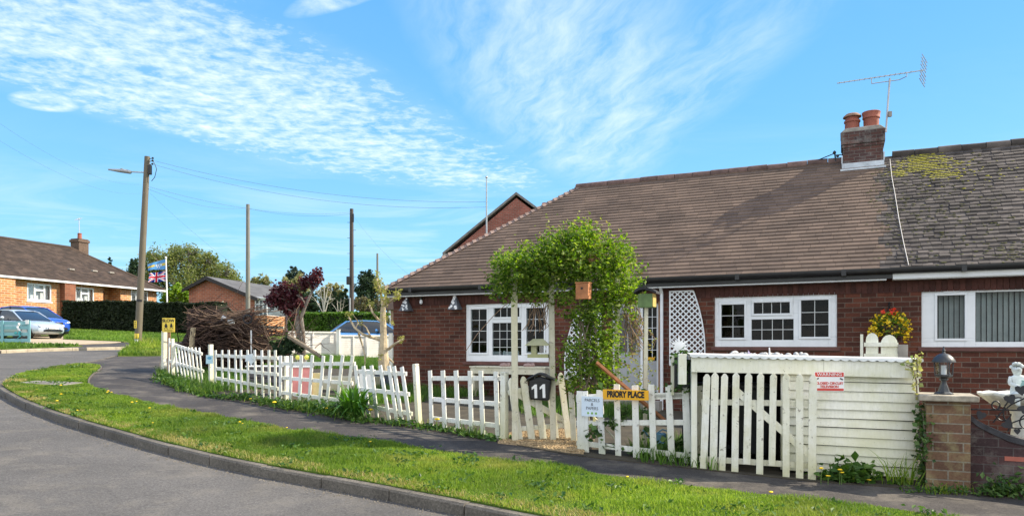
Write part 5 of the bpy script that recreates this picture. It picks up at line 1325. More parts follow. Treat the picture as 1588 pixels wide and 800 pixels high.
# weeds along the fence foot: ground cover, one mass
fx = chaikin(pg([(246, 588), (258, 596), (300, 610), (340, 618), (400, 624), (450, 636), (490, 640), (560, 655), (640, 661), (700, 671), (779, 684)]), 1)
cs = []; bx_, by_ = [], []
for a, b_ in zip(fx, fx[1:]):
    L_ = (b_ - a).length; nn = int(L_ * 210)
    for _ in range(nn):
        p = a.lerp(b_, random.random()); amp = .55 + .45 * math.sin(p.x * 2.3) * math.sin(p.x * .9 + 1)
        fall = 1.0 if p.x < -1.6 else .38
        z = abs(random.gauss(0, .13)) * amp * fall; cs.append((p.x + random.gauss(0, .10), p.y + random.gauss(.06, .12), K * (p.y - p.x) + .02 + z))
    for _ in range(int(L_ * 22)):
        p = a.lerp(b_, random.random()); bx_.append(p.x + random.gauss(0, .1)); by_.append(p.y + random.gauss(.08, .12))
stuff(tag(leaves('fence_weeds', np.array(cs), .085, M_weed, up=.4), 'mixed green weeds growing along the foot of the picket fence', 'weeds'))
bx_ = np.array(bx_); by_ = np.array(by_)
stuff(tag(blades('fence_grass', bx_, by_, K * (by_ - bx_), .17, .012, M_grass, lean=1.0), 'rough grass growing along the foot of the picket fence', 'grass'))
df_ = None
for a, b_ in ((388, 627), (574, 653), (677, 669), (425, 638), (505, 645)):
    p = GP(a, b_)
    if df_ is None: df_ = dandelion(p, .1, 'yellow dandelion flower at the foot of the picket fence', 'dandelions along the fence'); 
    else: dup(df_, p, scale=random.uniform(1.1, 1.8))
# strap-leaved clump
c = GP(549, 650); LC = thing('strap_leaf_plant', 'big clump of arching green strap leaves in front of the picket fence', 'plant', c); m = MB(); vs = []; fs = []
for i in range(150):
    a = random.uniform(0, 6.283); L_ = random.uniform(.45, .85); r0 = random.uniform(0, .16); w = random.uniform(.018, .034); bo = random.uniform(.5, 1.5); dx, dy = math.cos(a), math.sin(a)
    o0 = len(vs)
    for k in range(7):
        t = k / 6; rr = r0 + L_ * .75 * t ** 1.3 * bo * .7; zz = L_ * (t * 1.25 - .75 * bo * t * t) ; ww = w * (1 - t ** 2.2) + .002
        px_, py_ = c.x + dx * rr, c.y + dy * rr * .8
        vs += [(px_ - dy * ww, py_ + dx * ww, c.z + max(zz, -.02)), (px_ + dy * ww, py_ - dx * ww, c.z + max(zz, -.02))]
    fs += [(o0 + 2 * k, o0 + 2 * k + 1, o0 + 2 * k + 3, o0 + 2 * k + 2) for k in range(6)]
raw('leaves', np.array(vs), np.array(fs), 4, leafmat('strap_leaf', [(.035, .10, .015), (.07, .17, .02), (.12, .25, .04)], .35), LC)

# ================================================================== arch with climber, bird boxes, feeder
AB = P(880, 690, 10.4); AR = thing('garden_arch', 'weathered white timber garden arch over the gate carrying the green climber', 'arch', AB)
def post(px0, pt, px1, pb, D, w, mat=M_arch):
    m = MB(); m.beam(P(px1, pb, D), P(px0, pt, D), w, w, up=(0, 1, 0)); m.build('post', mat, AR, world=True, bevel=.008)
post(797, 405, 799, 690, 10.35, .095); post(854, 395, 858, 683, 10.5, .085); post(910, 400, 911, 680, 10.62, .06); post(957, 395, 957, 690, 10.5, .07)
m = MB(); m.beam(P(785, 420, 10.4), P(925, 400, 10.4), .05, .07); m.build('beam', M_wood, AR, world=True)
m = MB(); m.beam(P(840, 402, 10.55), P(970, 398, 10.5), .05, .07); m.build('beam', M_wood, AR, world=True)
for a, b_ in ((800, 845), (830, 875), (860, 905), (890, 935), (915, 958)):
    m = MB(); m.beam(P(a, 404, 10.2), P(b_ + 2, 396, 10.75), .04, .06); m.build('cross_bar', M_wood, AR, world=True)
CP = thing('climbing_plant', 'mass of bright green climber covering the garden arch and its right hand posts', 'climbing plant', GP(915, 697))
# crown: (px, py, D, rx px, rz px, depth m, count)
blobs = [(792, 418, 10.25, 28, 20, .35, 800), (822, 408, 10.2, 40, 14, .3, 700), (880, 382, 10.3, 46, 18, .35, 800), (812, 425, 10.35, 46, 26, .45, 1500), (862, 398, 10.5, 44, 26, .45, 1100), (955, 425, 10.4, 34, 44, .4, 1200), (800, 437, 10.4, 36, 26, .35, 1300), (840, 415, 10.45, 42, 32, .5, 1900), (885, 405, 10.45, 40, 38, .5, 2100), (925, 415, 10.4, 42, 40, .5, 2000), (950, 440, 10.4, 32, 36, .45, 1200), (905, 470, 10.3, 40, 38, .35, 1300),
         (930, 505, 10.3, 34, 40, .32, 1500), (920, 550, 10.25, 36, 36, .32, 1400), (912, 588, 10.2, 34, 28, .25, 1100), (948, 575, 10.25, 20, 30, .22, 450), (885, 560, 10.25, 18, 34, .22, 350), (972, 445, 10.35, 20, 34, .3, 420), (900, 366, 10.45, 30, 14, .3, 320), (900, 385, 10.5, 46, 20, .4, 700), (945, 400, 10.5, 28, 26, .4, 500), (778, 455, 10.35, 16, 12, .2, 160), (905, 372, 10.5, 12, 12, .2, 110), (968, 470, 10.4, 18, 26, .3, 250), (842, 455, 10.35, 36, 12, .25, 350)]
cs = []
for px, py, D, rx, rz, dp, n in blobs:
    # leaf sprays: short stems set about the blob, leaves along each
    ns = int(n * .78) // 9
    d = RNG.normal(size=(ns, 3)); d /= np.linalg.norm(d, axis=1)[:, None]; rr = RNG.uniform(.35, 1.08, ns) ** .6
    c = np.array(P(px, py, D)) + d * rr[:, None] * np.array([rx / F * D, dp, rz / F * D])
    out = d * .5 + np.array([0, 0, .25]) + RNG.normal(size=(ns, 3)) * .5
    for k in range(9): cs.append(c + out * (k / 9 * .16) + RNG.normal(size=(ns, 3)) * .035)
cs = np.concatenate(cs)
leaves('foliage', cs, .064, M_climb, CP, aspect=.52, up=.25, droop=.15)
m = MB()
for i in range(9):
    x0 = random.uniform(-.06, .06); pts = [GP(912, 697) + Vector((x0, random.uniform(-.05, .05), 0))]
    for py in (660, 620, 575, 530, 480, 430): pts.append(P(912 + 14 * math.sin(i * 1.7 + py * .02), py, 10.25 + .08 * math.cos(i + py)))
    m.tube(pts, [.018, .017, .016, .014, .012, .01, .006], 6)
m.build('stem', M_bark, CP, world=True)
m = MB()
shoots = []
for px, py, tx, ty in ((885, 372, 880, 350), (905, 368, 908, 345), (915, 372, 914, 340), (845, 395, 838, 362), (855, 395, 850, 348), (935, 385, 942, 356), (960, 410, 978, 385), (965, 450, 990, 430), (770, 440, 752, 425), (800, 425, 785, 402), (930, 380, 925, 352), (975, 470, 992, 462), (895, 378, 892, 352), (870, 378, 868, 355), (945, 395, 955, 365), (970, 415, 988, 400), (925, 375, 932, 345), (860, 385, 858, 362), (820, 398, 812, 378), (790, 420, 772, 404), (785, 445, 764, 452), (975, 490, 994, 500), (960, 520, 985, 532), (955, 560, 978, 572), (880, 540, 862, 555), (900, 372, 897, 340)):
    a = P(px, py, 10.4); b_ = P(tx, ty, 10.4 + random.uniform(-.2, .2)); md = a.lerp(b_, .5) + Vector((.04, 0, .02)); m.tube([a, md, b_], [.006, .005, .003], 4)
    for k in range(12): shoots.append(np.array(a.lerp(b_, k / 8)) + RNG.normal(size=3) * .02)
# dry twining stems hanging beside the door
for i in range(26):
    a = P(random.uniform(962, 992), random.uniform(455, 490), 10.5); pts = [a]
    for k in range(5): a = a + Vector((random.gauss(.015, .05), random.gauss(0, .04), -random.uniform(.08, .17))); pts.append(a)
    m.tube(pts, .005, 4)
    if i % 3 == 0:
        for p in pts[2:]: shoots += [np.array(p) + RNG.normal(size=3) * .03 for _ in range(3)]
# dry hanging stems over the window
for i in range(16):
    a = P(random.uniform(826, 850), random.uniform(462, 474), 10.4); pts = [a]
    for k in range(4): a = a + Vector((random.gauss(-.012, .03), random.gauss(0, .03), -random.uniform(.07, .13))); pts.append(a)
    m.tube(pts, .005, 4)
m.tube([P(795, 462, 10.3), P(765, 490, 10.3), P(740, 518, 10.3), P(722, 545, 10.3)], .005, 4)
m.build('twigs', simple('dry_stem', (.26, .17, .11), .9, var=.4, island=.3), CP, world=True)
leaves('leaves', np.concatenate([np.array(shoots), RNG.normal(size=(160, 3)) * (.12, .1, .22) + np.array(P(992, 585, 10.35))]), .06, leafmat('young_leaf', [(.16, .22, .04), (.28, .30, .08), (.22, .16, .06)], .4), CP)
# bird boxes
BX = thing('bird_box', 'orange timber bird box with a dark doorway nailed into the climber', 'bird box', P(905, 464, 9.95), R(-30))
m = MB(); m.span((-.095, -.06, 0), (.095, .06, .22)); m.build('body', M_rust, BX, bevel=.004)
m = MB(); m.prism([(-.10, .222), (.10, .222), (.10, .235), (-.10, .24)], (0, -.07, 0), (1, 0, 0), (0, 0, 1), (0, .14, 0)); m.build('roof', M_rust, BX)
m = MB(); m.tube([(0, -.0635, .15), (0, -.061, .15)], .017, 12); m.build('entrance_hole', M_ink, BX)
bp_ = P(1000, 692, 9.9); BY = thing('bird_box_pole', 'slim white pole beside the arch holding up the green bird box', 'post', bp_)
m = MB(); m.beam(bp_, P(1002, 476, 9.9), .05, .05, up=(0, 1, 0)); m.build('shaft', M_arch, BY, world=True)
GB = thing('bird_box', 'green bird box with black felt roof on the slim white pole', 'bird box', P(1003, 477, 9.88), R(-25))
m = MB(); m.span((-.10, -.09, .0), (.10, .09, .19)); m.build('body', simple('green_stain', (.12, .19, .07), .7, var=.35, scale=9), GB, bevel=.004)
m = MB(); m.span((.1005, -.085, .01), (.112, .085, .19)); m.build('side_panel', simple('ochre_board', (.5, .36, .1), .7), GB)
m = MB(); m.prism([(-.16, .19), (-.13, .255), (-.06, .285), (.03, .275), (.10, .25), (.16, .215), (.165, .185), (.08, .22), (0, .245), (-.08, .24)], (0, -.13, 0), (1, 0, 0), (0, 0, 1), (0, .26, 0)); m.build('roof', simple('black_felt', (.03, .03, .033), .85, var=.5, scale=15, bmp=.5), GB)
# bird table hanging in the arch
Df = 10.45; FB = thing('bird_feeder', 'old cream painted bird feeder house with hipped roof in front of the leaded window', 'bird feeder', P(835, 553, Df), R(-8)); q = chain(FB).inverted()
M_feed = paintwood('feeder_paint', (.52, .50, .36), (.30, .32, .14), .8, bare=.4)
m = MB(); m.span((-.15, -.12, -.012), (.15, .12, .016)); m.span((-.15, -.12, .0165), (.15, -.105, .04)); m.span((-.15, .105, .0165), (.15, .12, .04)); m.build('tray', M_feed, FB)
m = MB(); m.span((-.10, -.08, .0165), (-.02, .08, .17)); m.build('house', M_feed, FB)
m = MB(); m.span((.02, -.07, .0165), (.11, .07, .16)); m.build('seed_tube', M_glass2, FB)
m = MB(); m.add([(-.19, -.14, .165), (.17, -.14, .165), (.17, .14, .165), (-.19, .14, .165), (-.08, 0, .265), (.07, 0, .265)], [(3, 2, 1, 0), (0, 1, 5, 4), (1, 2, 5), (2, 3, 4, 5), (3, 0, 4)]); m.build('roof', M_feed, FB)
m = MB(); m.tube([(0, 0, .265), (0, 0, .62)], .004, 4); m.build('hanger', M_iron, FB)
# diagonal timber in the fence
PLK = thing('timber_plank', 'reddish timber plank leaning diagonally behind the house name board', 'plank', P(1000, 660, 9.75))
m = MB(); m.beam(P(925, 562, 9.9), P(1032, 653, 9.65), .035, .085, up=(0, -1, .3)); m.build('plank', M_rust, PLK, world=True)
PK2 = thing('thin_cane', 'thin pale stick leaning low behind the notice on the picket panel', 'stick', P(945, 690, 9.8))
m = MB(); m.tube([P(915, 640, 9.85), P(954, 680, 9.75)], .014, 6); m.build('stick', M_arch, PK2, world=True)
BT = thing('blue_watering_can', 'pale blue plastic watering can half hidden behind the picket panel', 'watering can', P(1024, 690, 9.85))
mb_ = simple('pale_blue_plastic', (.16, .34, .44), .4, var=.2, bmp=0)
m = MB(); m.lathe([(.09, 0), (.1, .01), (.085, .16), (.07, .17)], (0, 0, 0), 14); m.build('body', mb_, BT, smooth=True)
m = MB(); m.tube([(-.08, 0, .04), (-.17, 0, .13), (-.22, 0, .2)], [.02, .014, .012], 8); m.ball((-.22, 0, .205), (.03, .03, .02)); m.build('spout', mb_, BT)
m = MB(); m.tube([(.07, 0, .04), (.14, 0, .1), (.12, 0, .19), (.03, 0, .22), (-.04, 0, .17)], .01, 6); m.build('handle', mb_, BT)
# bindweed in the fence panel F
cs = [];  m = MB()
for pts in ([(905, 668), (935, 658), (960, 655), (985, 640), (1008, 635)], [(935, 690), (960, 695), (1000, 702), (1030, 690), (1065, 680)], [(1048, 612), (1062, 600), (1078, 612)], [(935, 600), (955, 618), (990, 607), (1020, 612)]):
    pp = [P(a, b_, GP(a, 700 + (a - 900) * .1).y - .04) for a, b_ in pts]; m.tube(pp, .005, 4)
    for a, b_ in zip(pp, pp[1:]):
        for _ in range(9): cs.append(np.array(a.lerp(b_, random.random())) + RNG.normal(size=3) * (.03, .02, .03))
for c0_, n in (((918, 672), 20), ((1050, 690), 28), ((968, 640), 14), ((1005, 672), 10), ((950, 655), 30), ((1020, 700), 12)): cs += list(np.array(P(*c0_, GP(c0_[0], 705).y - .03)) + RNG.normal(size=(n, 3)) * (.06, .03, .06))
BW = thing('bindweed', 'round leaved bindweed twining through the picket panel with the amber sign', 'climbing plant', GP(960, 709)); m.build('stem', simple('green_stem', (.09, .13, .04), .7, bmp=0), BW, world=True)
leaves('leaves', np.array(cs), .085, M_ivy, BW, aspect=.9)
# white bench-like planter under the left window, white chairs indoors, garden oddments
x0, z0 = hl(731, 572, -.5); x1, z1 = hl(846, 572, -.5)
SB = thing('window_shelf', 'old white painted shelf with corbels under the left leaded window', 'shelf', hw((x0 + x1) / 2, -.35, .6), B.rotation_euler.z)
zz0 = hl(780, 585, -.5)[1] - .6; zz1 = hl(780, 570, -.5)[1] - .6; hwid = (x1 - x0) / 2
m = MB(); m.span((-hwid, -.2, zz0 + .02), (hwid, .3, zz1 - .07)) if False else m.span((-hwid, -.2, zz1 - .14), (hwid, -.17, zz1)); m.build('front_board', M_arch, SB)
m = MB(); m.span((-hwid - .02, -.22, zz1 + .001), (hwid + .02, .3, zz1 + .03)); m.build('top', M_arch, SB)
for s in (-1, 1): m = MB(); m.span((s * (hwid - .06) - .03, -.17, -.1), (s * (hwid - .06) + .03, .2, zz1 - .001)); m.build('leg', M_arch, SB)
for i, (f, lab) in enumerate(((-.12, 'pair of pinkish stones on the shelf under the leaded window, left one'), (.52, 'pinkish ornament stone at the right end of the window shelf'))):
    p = chain(SB) @ Vector((f * hwid, -.1, zz1 + .03)); m = MB(); m.ball((p.x, p.y, p.z + .03), (.11, .07, .05), 9, 6); m.ball((p.x + .1, p.y, p.z + .035), (.06, .06, .05), 9, 6); tag(m.build('ornament_stone', simple('pink_stone', (.36, .25, .23), .9, var=.4, scale=20, bmp=.4), smooth=True), lab.replace('pair of pinkish stones', 'pinkish stone').replace(', left one', ' near its middle'), 'stone')
for i, (fx_, lab) in enumerate(((.16, 'white chair indoors behind the left casement of the leaded window'), (.42, 'white chair indoors behind the middle pane of the leaded window'), (.60, 'white chair indoors just right of the middle of the leaded window'))):
    x = W1[0] + (W1[1] - W1[0]) * fx_; CH = thing('dining_chair', lab, 'chair', hw(x, .75, .62), B.rotation_euler.z + (.3, 3.3, -.2)[i], 'white chairs inside the window')
    m = MB(); m.span((-.2, -.2, .44), (.2, .2, .48)); m.build('seat', M_upvc, CH)
    m = MB(); m.span((-.2, .17, .86), (.2, .2, 1.0)); m.span((-.2, .17, .6), (.2, .195, .66)); m.build('backrest', M_upvc, CH)
    for a in (-.17, .17):
        m = MB(); m.span((a - .02, -.19, 0), (a + .02, -.15, .439)); m.build('leg', M_upvc, CH)
        m = MB(); m.span((a - .02, .155, 0), (a + .02, .169, 1.02)); m.build('leg', M_upvc, CH)
PKB = thing('pink_box', 'pink painted wooden box behind the picket fence', 'box', GP(457, 617) + Vector((.0, .5, 0)), .1)
M_pink = simple('pink_paint', (.78, .30, .29), .6, var=.15)
m = MB(); m.span((-.24, -.15, -.05), (.2, .15, .62)); m.build('body', M_pink, PKB, bevel=.008)
m = MB(); m.span((-.27, -.18, .621), (.23, .18, .66)); m.build('lid', M_wbright, PKB, bevel=.005)
m = MB(); m.span((.235, -.1, -.05), (.40, .08, .5)); m.build('yellow_panel', simple('cream_yellow', (.78, .66, .32), .6), PKB)
GC = thing('grey_planter', 'dark grey slatted planter crate behind the upright picket panel', 'planter', GP(392, 606) + Vector((.1, .7, 0)), .05)
for k in range(4): m = MB(); m.span((-.42, -.2, .02 + .13 * k), (.42, -.17, .13 + .13 * k)); m.build('slat', simple('slat_grey', (.09, .085, .10), .6, var=.3), GC)
m = MB(); m.span((-.42, -.169, 0), (-.38, .2, .52)); m.span((.38, -.169, 0), (.42, .2, .52)); m.span((-.38, .17, 0), (.38, .2, .52)); m.build('side_panel', simple('slat_grey', (.09, .085, .10), .6), GC)
m = MB(); m.span((-.45, -.23, .521), (.45, .22, .545)); m.build('rim', M_wbright, GC)
BC = thing('timber_bed', 'low white and timber raised bed behind the right leaning pickets', 'raised bed', GP(505, 612) + Vector((.0, 1.2, 0)), -.3)
m = MB(); m.span((-.9, -.3, 0), (.9, -.26, .35)); m.span((-.9, .3, 0), (.9, .34, .35)); m.span((-.9, -.259, 0), (-.86, .299, .35)); m.span((.86, -.259, 0), (.9, .299, .35)); m.build('frame', M_arch, BC)
m = MB(); m.span((-.859, -.258, 0), (.859, .298, .3)); m.build('earth', M_soil, BC)
for i, px in enumerate((462, 475.5)):
    p = P(px, 554, 15.2); Y_ = thing('yellow_ball', ('left', 'right')[i] + ' one of two yellow round lamps peeping over the pickets', 'garden lamp', Vector((p.x, p.y, G(p.x, p.y))), 0, 'yellow garden lamps')
    m = MB(); m.ball((0, 0, p.z - G(p.x, p.y)), .055, 10, 8); m.build('globe', simple('lemon', (.75, .70, .12), .4, bmp=0), Y_, smooth=True)
    m = MB(); m.tube([(0, 0, 0), (0, 0, p.z - G(p.x, p.y) - .05)], .01, 5); m.build('stake', M_galv, Y_)
WP = thing('white_pot', 'small square white pot behind the fence beside the pollarded tree', 'plant pot', P(569, 577, 14.2)); m = MB()
m.span((-.13, -.1, -.35), (.13, .1, .02)); m.build('pot', M_wbright, WP, bevel=.01); m = MB(); m.span((-.15, -.12, .021), (.15, .12, .05)); m.build('rim', M_wbright, WP)
# ---- yellow slow sign on its post
Dy = 18.75; SY = thing('slow_sign', 'small yellow slow sign with black figures on a post beside the fence corner', 'sign', P(261.5, 580, Dy), R(12)); q = chain(SY).inverted(); c = q @ P(261.5, 504, Dy)
m = MB(); m.box((0, .03, c.z * .5), (.07, .05, c.z)); m.build('post', M_wood, SY)
m = MB(); m.box((0, -.01, c.z), (.31, .02, .37)); m.build('board', M_yellow, SY, bevel=.006)
text('SLOW', .105, TM(0, -.0215, c.z + .115), M_ink, SY, bold=.004)
for s, k in ((-.06, 1), (.07, .85)):
    m = MB(); m.prism([(.02 * math.cos(a), .02 * math.sin(a)) for a in [i * .8 for i in range(8)]], (s, -.0225, c.z + .03), (1, 0, 0), (0, 0, 1), (0, .001, 0))
    m.prism([(-.025, .0), (.025, 0), (.045, -.06), (.02, -.06), (.045, -.12), (.025, -.12), (0, -.07), (-.03, -.12), (-.045, -.12), (-.02, -.06), (-.04, -.05)], (s, -.0225, c.z + .012), (k, 0, 0), (0, 0, k), (0, .001, 0)); m.build('child_figure', M_ink, SY)
m = MB(); m.span((-.1, -.0225, c.z - .15), (.1, -.0205, c.z - .135)); m.build('underline', M_ink, SY)
# ================================================================== neighbour's gable, masts
Dn = 32; NH = thing('neighbour_house', 'dark brick house gable rising behind the bungalow roof', 'house', P(800, 535, Dn), R(-12)); q = chain(NH).inverted()
pk = q @ P(801, 303, Dn); lf = q @ P(684, 391, Dn); half = pk.x - lf.x
m = MB(); m.prism([(lf.x + .15, -3), (lf.x + 2 * half - .15, -3), (lf.x + 2 * half - .15, lf.z - .05), (pk.x, pk.z - .12), (lf.x + .15, lf.z - .05)], (0, 0, 0), (1, 0, 0), (0, 0, 1), (0, 9, 0)); m.build('wall', M_brN, NH)
for s in (-1, 1):
    m = MB(); e = Vector((pk.x + s * (half + .1), 0, lf.z - .02)); a = Vector((pk.x, 0, pk.z + .02)); n_ = Vector((s * (pk.z - lf.z), 0, half)).normalized() * .13
    m.prism([(e.x, e.z), (a.x, a.z), (a.x + n_.x * .0, a.z + .12), (e.x + n_.x * .7, e.z + n_.z * .7)], (0, -.07, 0), (1, 0, 0), (0, 0, 1), (0, 9.4, 0)); m.build('roof', simple('neighbour_verge', (.20, .185, .175), .9), NH)
m = MB(); m.prism([(lf.x + .17, lf.z - .5), (lf.x - .15, lf.z - .1), (lf.x - .12, lf.z + .04), (lf.x + .2, lf.z - .02)], (0, -.06, 0), (1, 0, 0), (0, 0, 1), (0, .05, 0)); m.build('barge_end', M_conc, NH)
c = q @ P(846, 330, Dn + 5)
m = MB(); m.span((c.x - .3, c.y - .3, c.z - 2), (c.x + .3, c.y + .3, c.z)); st_ = m.build('chimney', M_brN, NH)
m = MB(); m.lathe([(.16, 0), (.15, .3), (.2, .32), (.19, .5)], (c.x, c.y, c.z + .001), 12); m.build('chimney_pot', M_terra, st_, smooth=True)
MA = thing('aerial_mast', 'slender bare metal mast standing in front of the far brick gable', 'mast', P(755, 470, 27.5))
m = MB(); m.tube([P(755, 470, 27.5), P(754.5, 330, 27.5), P(754.5, 276, 27.5)], [.035, .03, .022], 6); m.ball(P(754.5, 275, 27.5), .05); m.build('pole', M_galv, MA, world=True)

# ================================================================== left bungalow across the side road
fx_ = Vector((.338, 1, 0)).normalized(); fyaw = math.atan2(fx_.y, fx_.x)     # local x runs away from us along its front, local y away from the road
FO = P(0, 535, 49.0); LB = thing('far_bungalow', 'orange brick bungalow with brown hipped roof across the side road', 'bungalow', Vector((FO.x, FO.y, 0)), fyaw); q = chain(LB).inverted()
def onf(px, py, y=0.0):
    o_ = q @ Vector((0, 0, CAMZ)); dv_ = q.to_3x3() @ Vector(((px - CX) / F, 1, (HY - py) / F)); t = (y - o_.y) / dv_.y; return o_ + dv_ * t
ez = (onf(0, 428).z + onf(216, 447).z) / 2; xe = onf(243, 447, -.0).x
holesL = []; wins = []
for a, b_, t, bo in ((42, 80, 441.5, 466), (117, 146, 447, 470), (203, 230, 452, 473)):
    A0, B0 = onf(a, bo), onf(b_, t); holesL.append([A0.x, B0.x, min(onf(a, bo).z, onf(b_, bo).z), max(onf(a, t).z, onf(b_, t).z)])
pr0, pr1 = onf(160, 460).x, onf(187, 460).x
rc0, rc1 = onf(93, 460).x, onf(110, 460).x
holesL.append([pr0, pr1, 3.6, ez - .12]); holesL.append([-12, onf(24, 460).x - 12, 0, 0.01])
m = MB()
for a in cells(holesL[:4], -9, xe, 1.2, ez - .02): m.span((a[0], 0, a[2]), (a[1], .28, a[3]))
m.span((xe - .28, .281, 1.2), (xe, 9, ez - .02))
wl_ = m.build('wall', M_brO, LB)
m = MB(); m.span((pr0 - .2, 1.3, 3), (pr1 + .2, 1.5, ez - .02)); m.span((pr0 - .2, .285, 3), (pr0 - .001, 1.3, ez - .02)); m.span((pr1 + .001, .285, 3), (pr1 + .2, 1.3, ez - .02)); m.build('porch_wall', M_brO, LB)
m = MB(); m.span((pr0 + .3, 1.24, 3.5), (pr0 + 1.2, 1.299, ez - .35)); m.build('door', simple('dark_red_door', (.16, .05, .04), .5), LB)
m = MB(); m.span((-9, -.45, 1.2), (onf(24, 460, -.45).x, -.001, ez - .02)); m.build('front_bay', M_brO, LB)
m = MB(); m.span((rc0, -.5, 1.2), (rc0 + .9, -.001, ez - .02)); m.build('recess_shade_block', brick('shaded_brick', (.26, .10, .055), (.18, .065, .04), (.3, .24, .18), w=.45, h=.16), LB)  # block in darkened brick colour, standing for the shade of a recess
m = MB(); m.tube([(onf(24.5, 470, -.5).x + .1, -.06, 2), (onf(24.5, 470, -.5).x + .1, -.06, ez)], .05, 6); m.build('downpipe', M_gut, LB)
for h_ in holesL[:3]: window(LB, h_, [(.05, .28, .1, .92, 1, 1, 1), (.34, .68, .68, .9, 1, 1, 1), (.34, .68, .1, .58, 1, 1, 1), (.74, .95, .1, .92, 1, 1, 1)], glass=M_glass2, sill=M_upvc)
m = MB()
for h_ in holesL[:3]: m.poly([(h_[0] - .3, .34, h_[2] - .3), (h_[1] + .3, .34, h_[2] - .3), (h_[1] + .3, .34, h_[3] + .1), (h_[0] - .3, .34, h_[3] + .1)])
m.build('net_curtain', simple('net_curtain', (.82, .84, .86), .9, bmp=0), LB)
# roof: eaves, ridge, hip at the far end
ov = .45; HRY = 4.3
rp = onf(108, 384, HRY - 0); rz_ = rp.z; sl_ = (rz_ - ez) / (HRY + ov); xh = xe + ov - (HRY + ov) * 1.0
xr = rp.x
m = MB(); m.poly([(-12, -ov, ez), (xe + ov, -ov, ez), (xr, HRY, rz_), (-12, HRY, rz_)]); m.poly([(xe + ov, 2 * HRY + ov, ez), (-12, 2 * HRY + ov, ez), (-12, HRY, rz_), (xr, HRY, rz_)]); m.poly([(xe + ov, -ov, ez), (xe + ov, 2 * HRY + ov, ez), (xr, HRY, rz_)]); m.poly([(-12, -ov, ez - .02), (-12, 2 * HRY + ov, ez - .02), (xe + ov, 2 * HRY + ov, ez - .02), (xe + ov, -ov, ez - .02)])
lr = m.build('roof', M_tileL, LB)
kx = (xr - (xe + ov)) / (HRY + ov)
RYs = RY
RY = HRY
tiles(lambda y: (-12, xe + ov + kx * (y + ov)), -ov - .04, HRY, 1, 26, .34, M_tileL, 'brown_tiles', jit=.006, thick=.035, par=lr, rag=.01, z_of=lambda y: ez + (y + ov) * sl_)
RY = RYs
m = MB(); m.tube([(-12, HRY, rz_), (xr, HRY, rz_)], .13, 8); m.tube([(xr, HRY, rz_ - .02), (xe + ov, -ov, ez + .02)], .12, 8); m.build('ridge_tiles', M_tileL, lr)
for px, py in ((110, 419), (146, 421.5), (172, 424)):
    best = min((abs(onf(px, py, -ov + i * .05).z - (ez + i * .05 * sl_)), i) for i in range(95)); y_ = -ov + best[1] * .05; p = onf(px, py, y_)
    m = MB(); m.box((p.x, p.y, p.z + .06), (.45, .3, .12)); m.build('roof_vent', M_conc, lr, bevel=.03)
m = MB(); m.span((-12, -ov - .12, ez - .13), (xe + ov, -ov - .001, ez + .0)); m.build('gutter', M_upvc, LB)
cx_ = onf(123.5, 392, HRY).x; zt_ = onf(123.5, 371, HRY).z; w2 = .46
m = MB(); m.span((cx_ - w2, HRY - w2, rz_ - 1.2), (cx_ + w2, HRY + w2, zt_)); m.span((cx_ - w2 - .07, HRY - w2 - .07, zt_ - .3), (cx_ + w2 + .07, HRY + w2 + .07, zt_ - .1)); lc = m.build('chimney', brick('far_chimney_brick', (.13, .08, .055), (.09, .055, .04), (.3, .25, .2)), LB)
m = MB(); m.lathe([(.17, 0), (.15, .4), (.17, .5)], (cx_, HRY, zt_ + .001), 10); m.build('chimney_pot', M_terra, lc)
pA = chain(LB) @ Vector((cx_, HRY, zt_)); LA = thing('tv_aerial', 'small aerial on the chimney of the orange brick bungalow', 'aerial', pA)
Dq = pA.y; m = MB(); m.tube([pA, P(122.5, 338, Dq)], .03, 5); m.build('mast', M_galv, LA, world=True)
m = MB(); m.beam(P(117.5, 340.5, Dq), P(126, 339, Dq), .03, .03)
for k in range(5): p = P(118 + 1.8 * k, 340.4 - .3 * k, Dq); m.tube([p - Vector((0, .2, .09)), p + Vector((0, .2, .09))], .018, 4)
m.build('boom', M_galv, LA, world=True)

# ================================================================== middle house with gable
Dm = 58; MHo = thing('gable_house', 'red brick bungalow gable with grey roof beyond the brush pile', 'house', Vector((P(395, 535, Dm).x, Dm, 0)), R(-12)); q = chain(MHo).inverted(); qf = lambda px, py, D: q @ P(px, py, D)
gw = -qf(292, 450, Dm + 1.2).x; pkz = qf(324, 433, Dm + .9).z; pkx = qf(324.5, 433, Dm + .9).x; ezl = qf(292, 448, Dm + 1.2).z; ezr = qf(396, 462, Dm).z
m = MB(); m.prism([(-gw, 0), (0, 0), (0, ezr), (pkx, pkz), (-gw, ezl)], (0, 0, 0), (1, 0, 0), (0, 0, 1), (0, 11, 0)); m.build('wall', M_brM, MHo)
for (ax_, az_), (bx2, bz2) in (((-gw - .35, ezl - .12), (pkx, pkz + .12)), ((pkx, pkz + .12), (.5, ezr - .12))):
    m = MB(); m.prism([(ax_, az_), (bx2, bz2), (bx2, bz2 + .10), (ax_, az_ + .10)], (0, -.4, 0), (1, 0, 0), (0, 0, 1), (0, 12, 0)); rr_ = m.build('roof', M_slate, MHo)
    m = MB(); m.prism([(ax_, az_ - .2), (bx2, bz2 - .2), (bx2, bz2 + .08), (ax_, az_ + .08)], (0, -.46, 0), (1, 0, 0), (0, 0, 1), (0, .055, 0)); m.build('barge_board', M_gut, rr_)
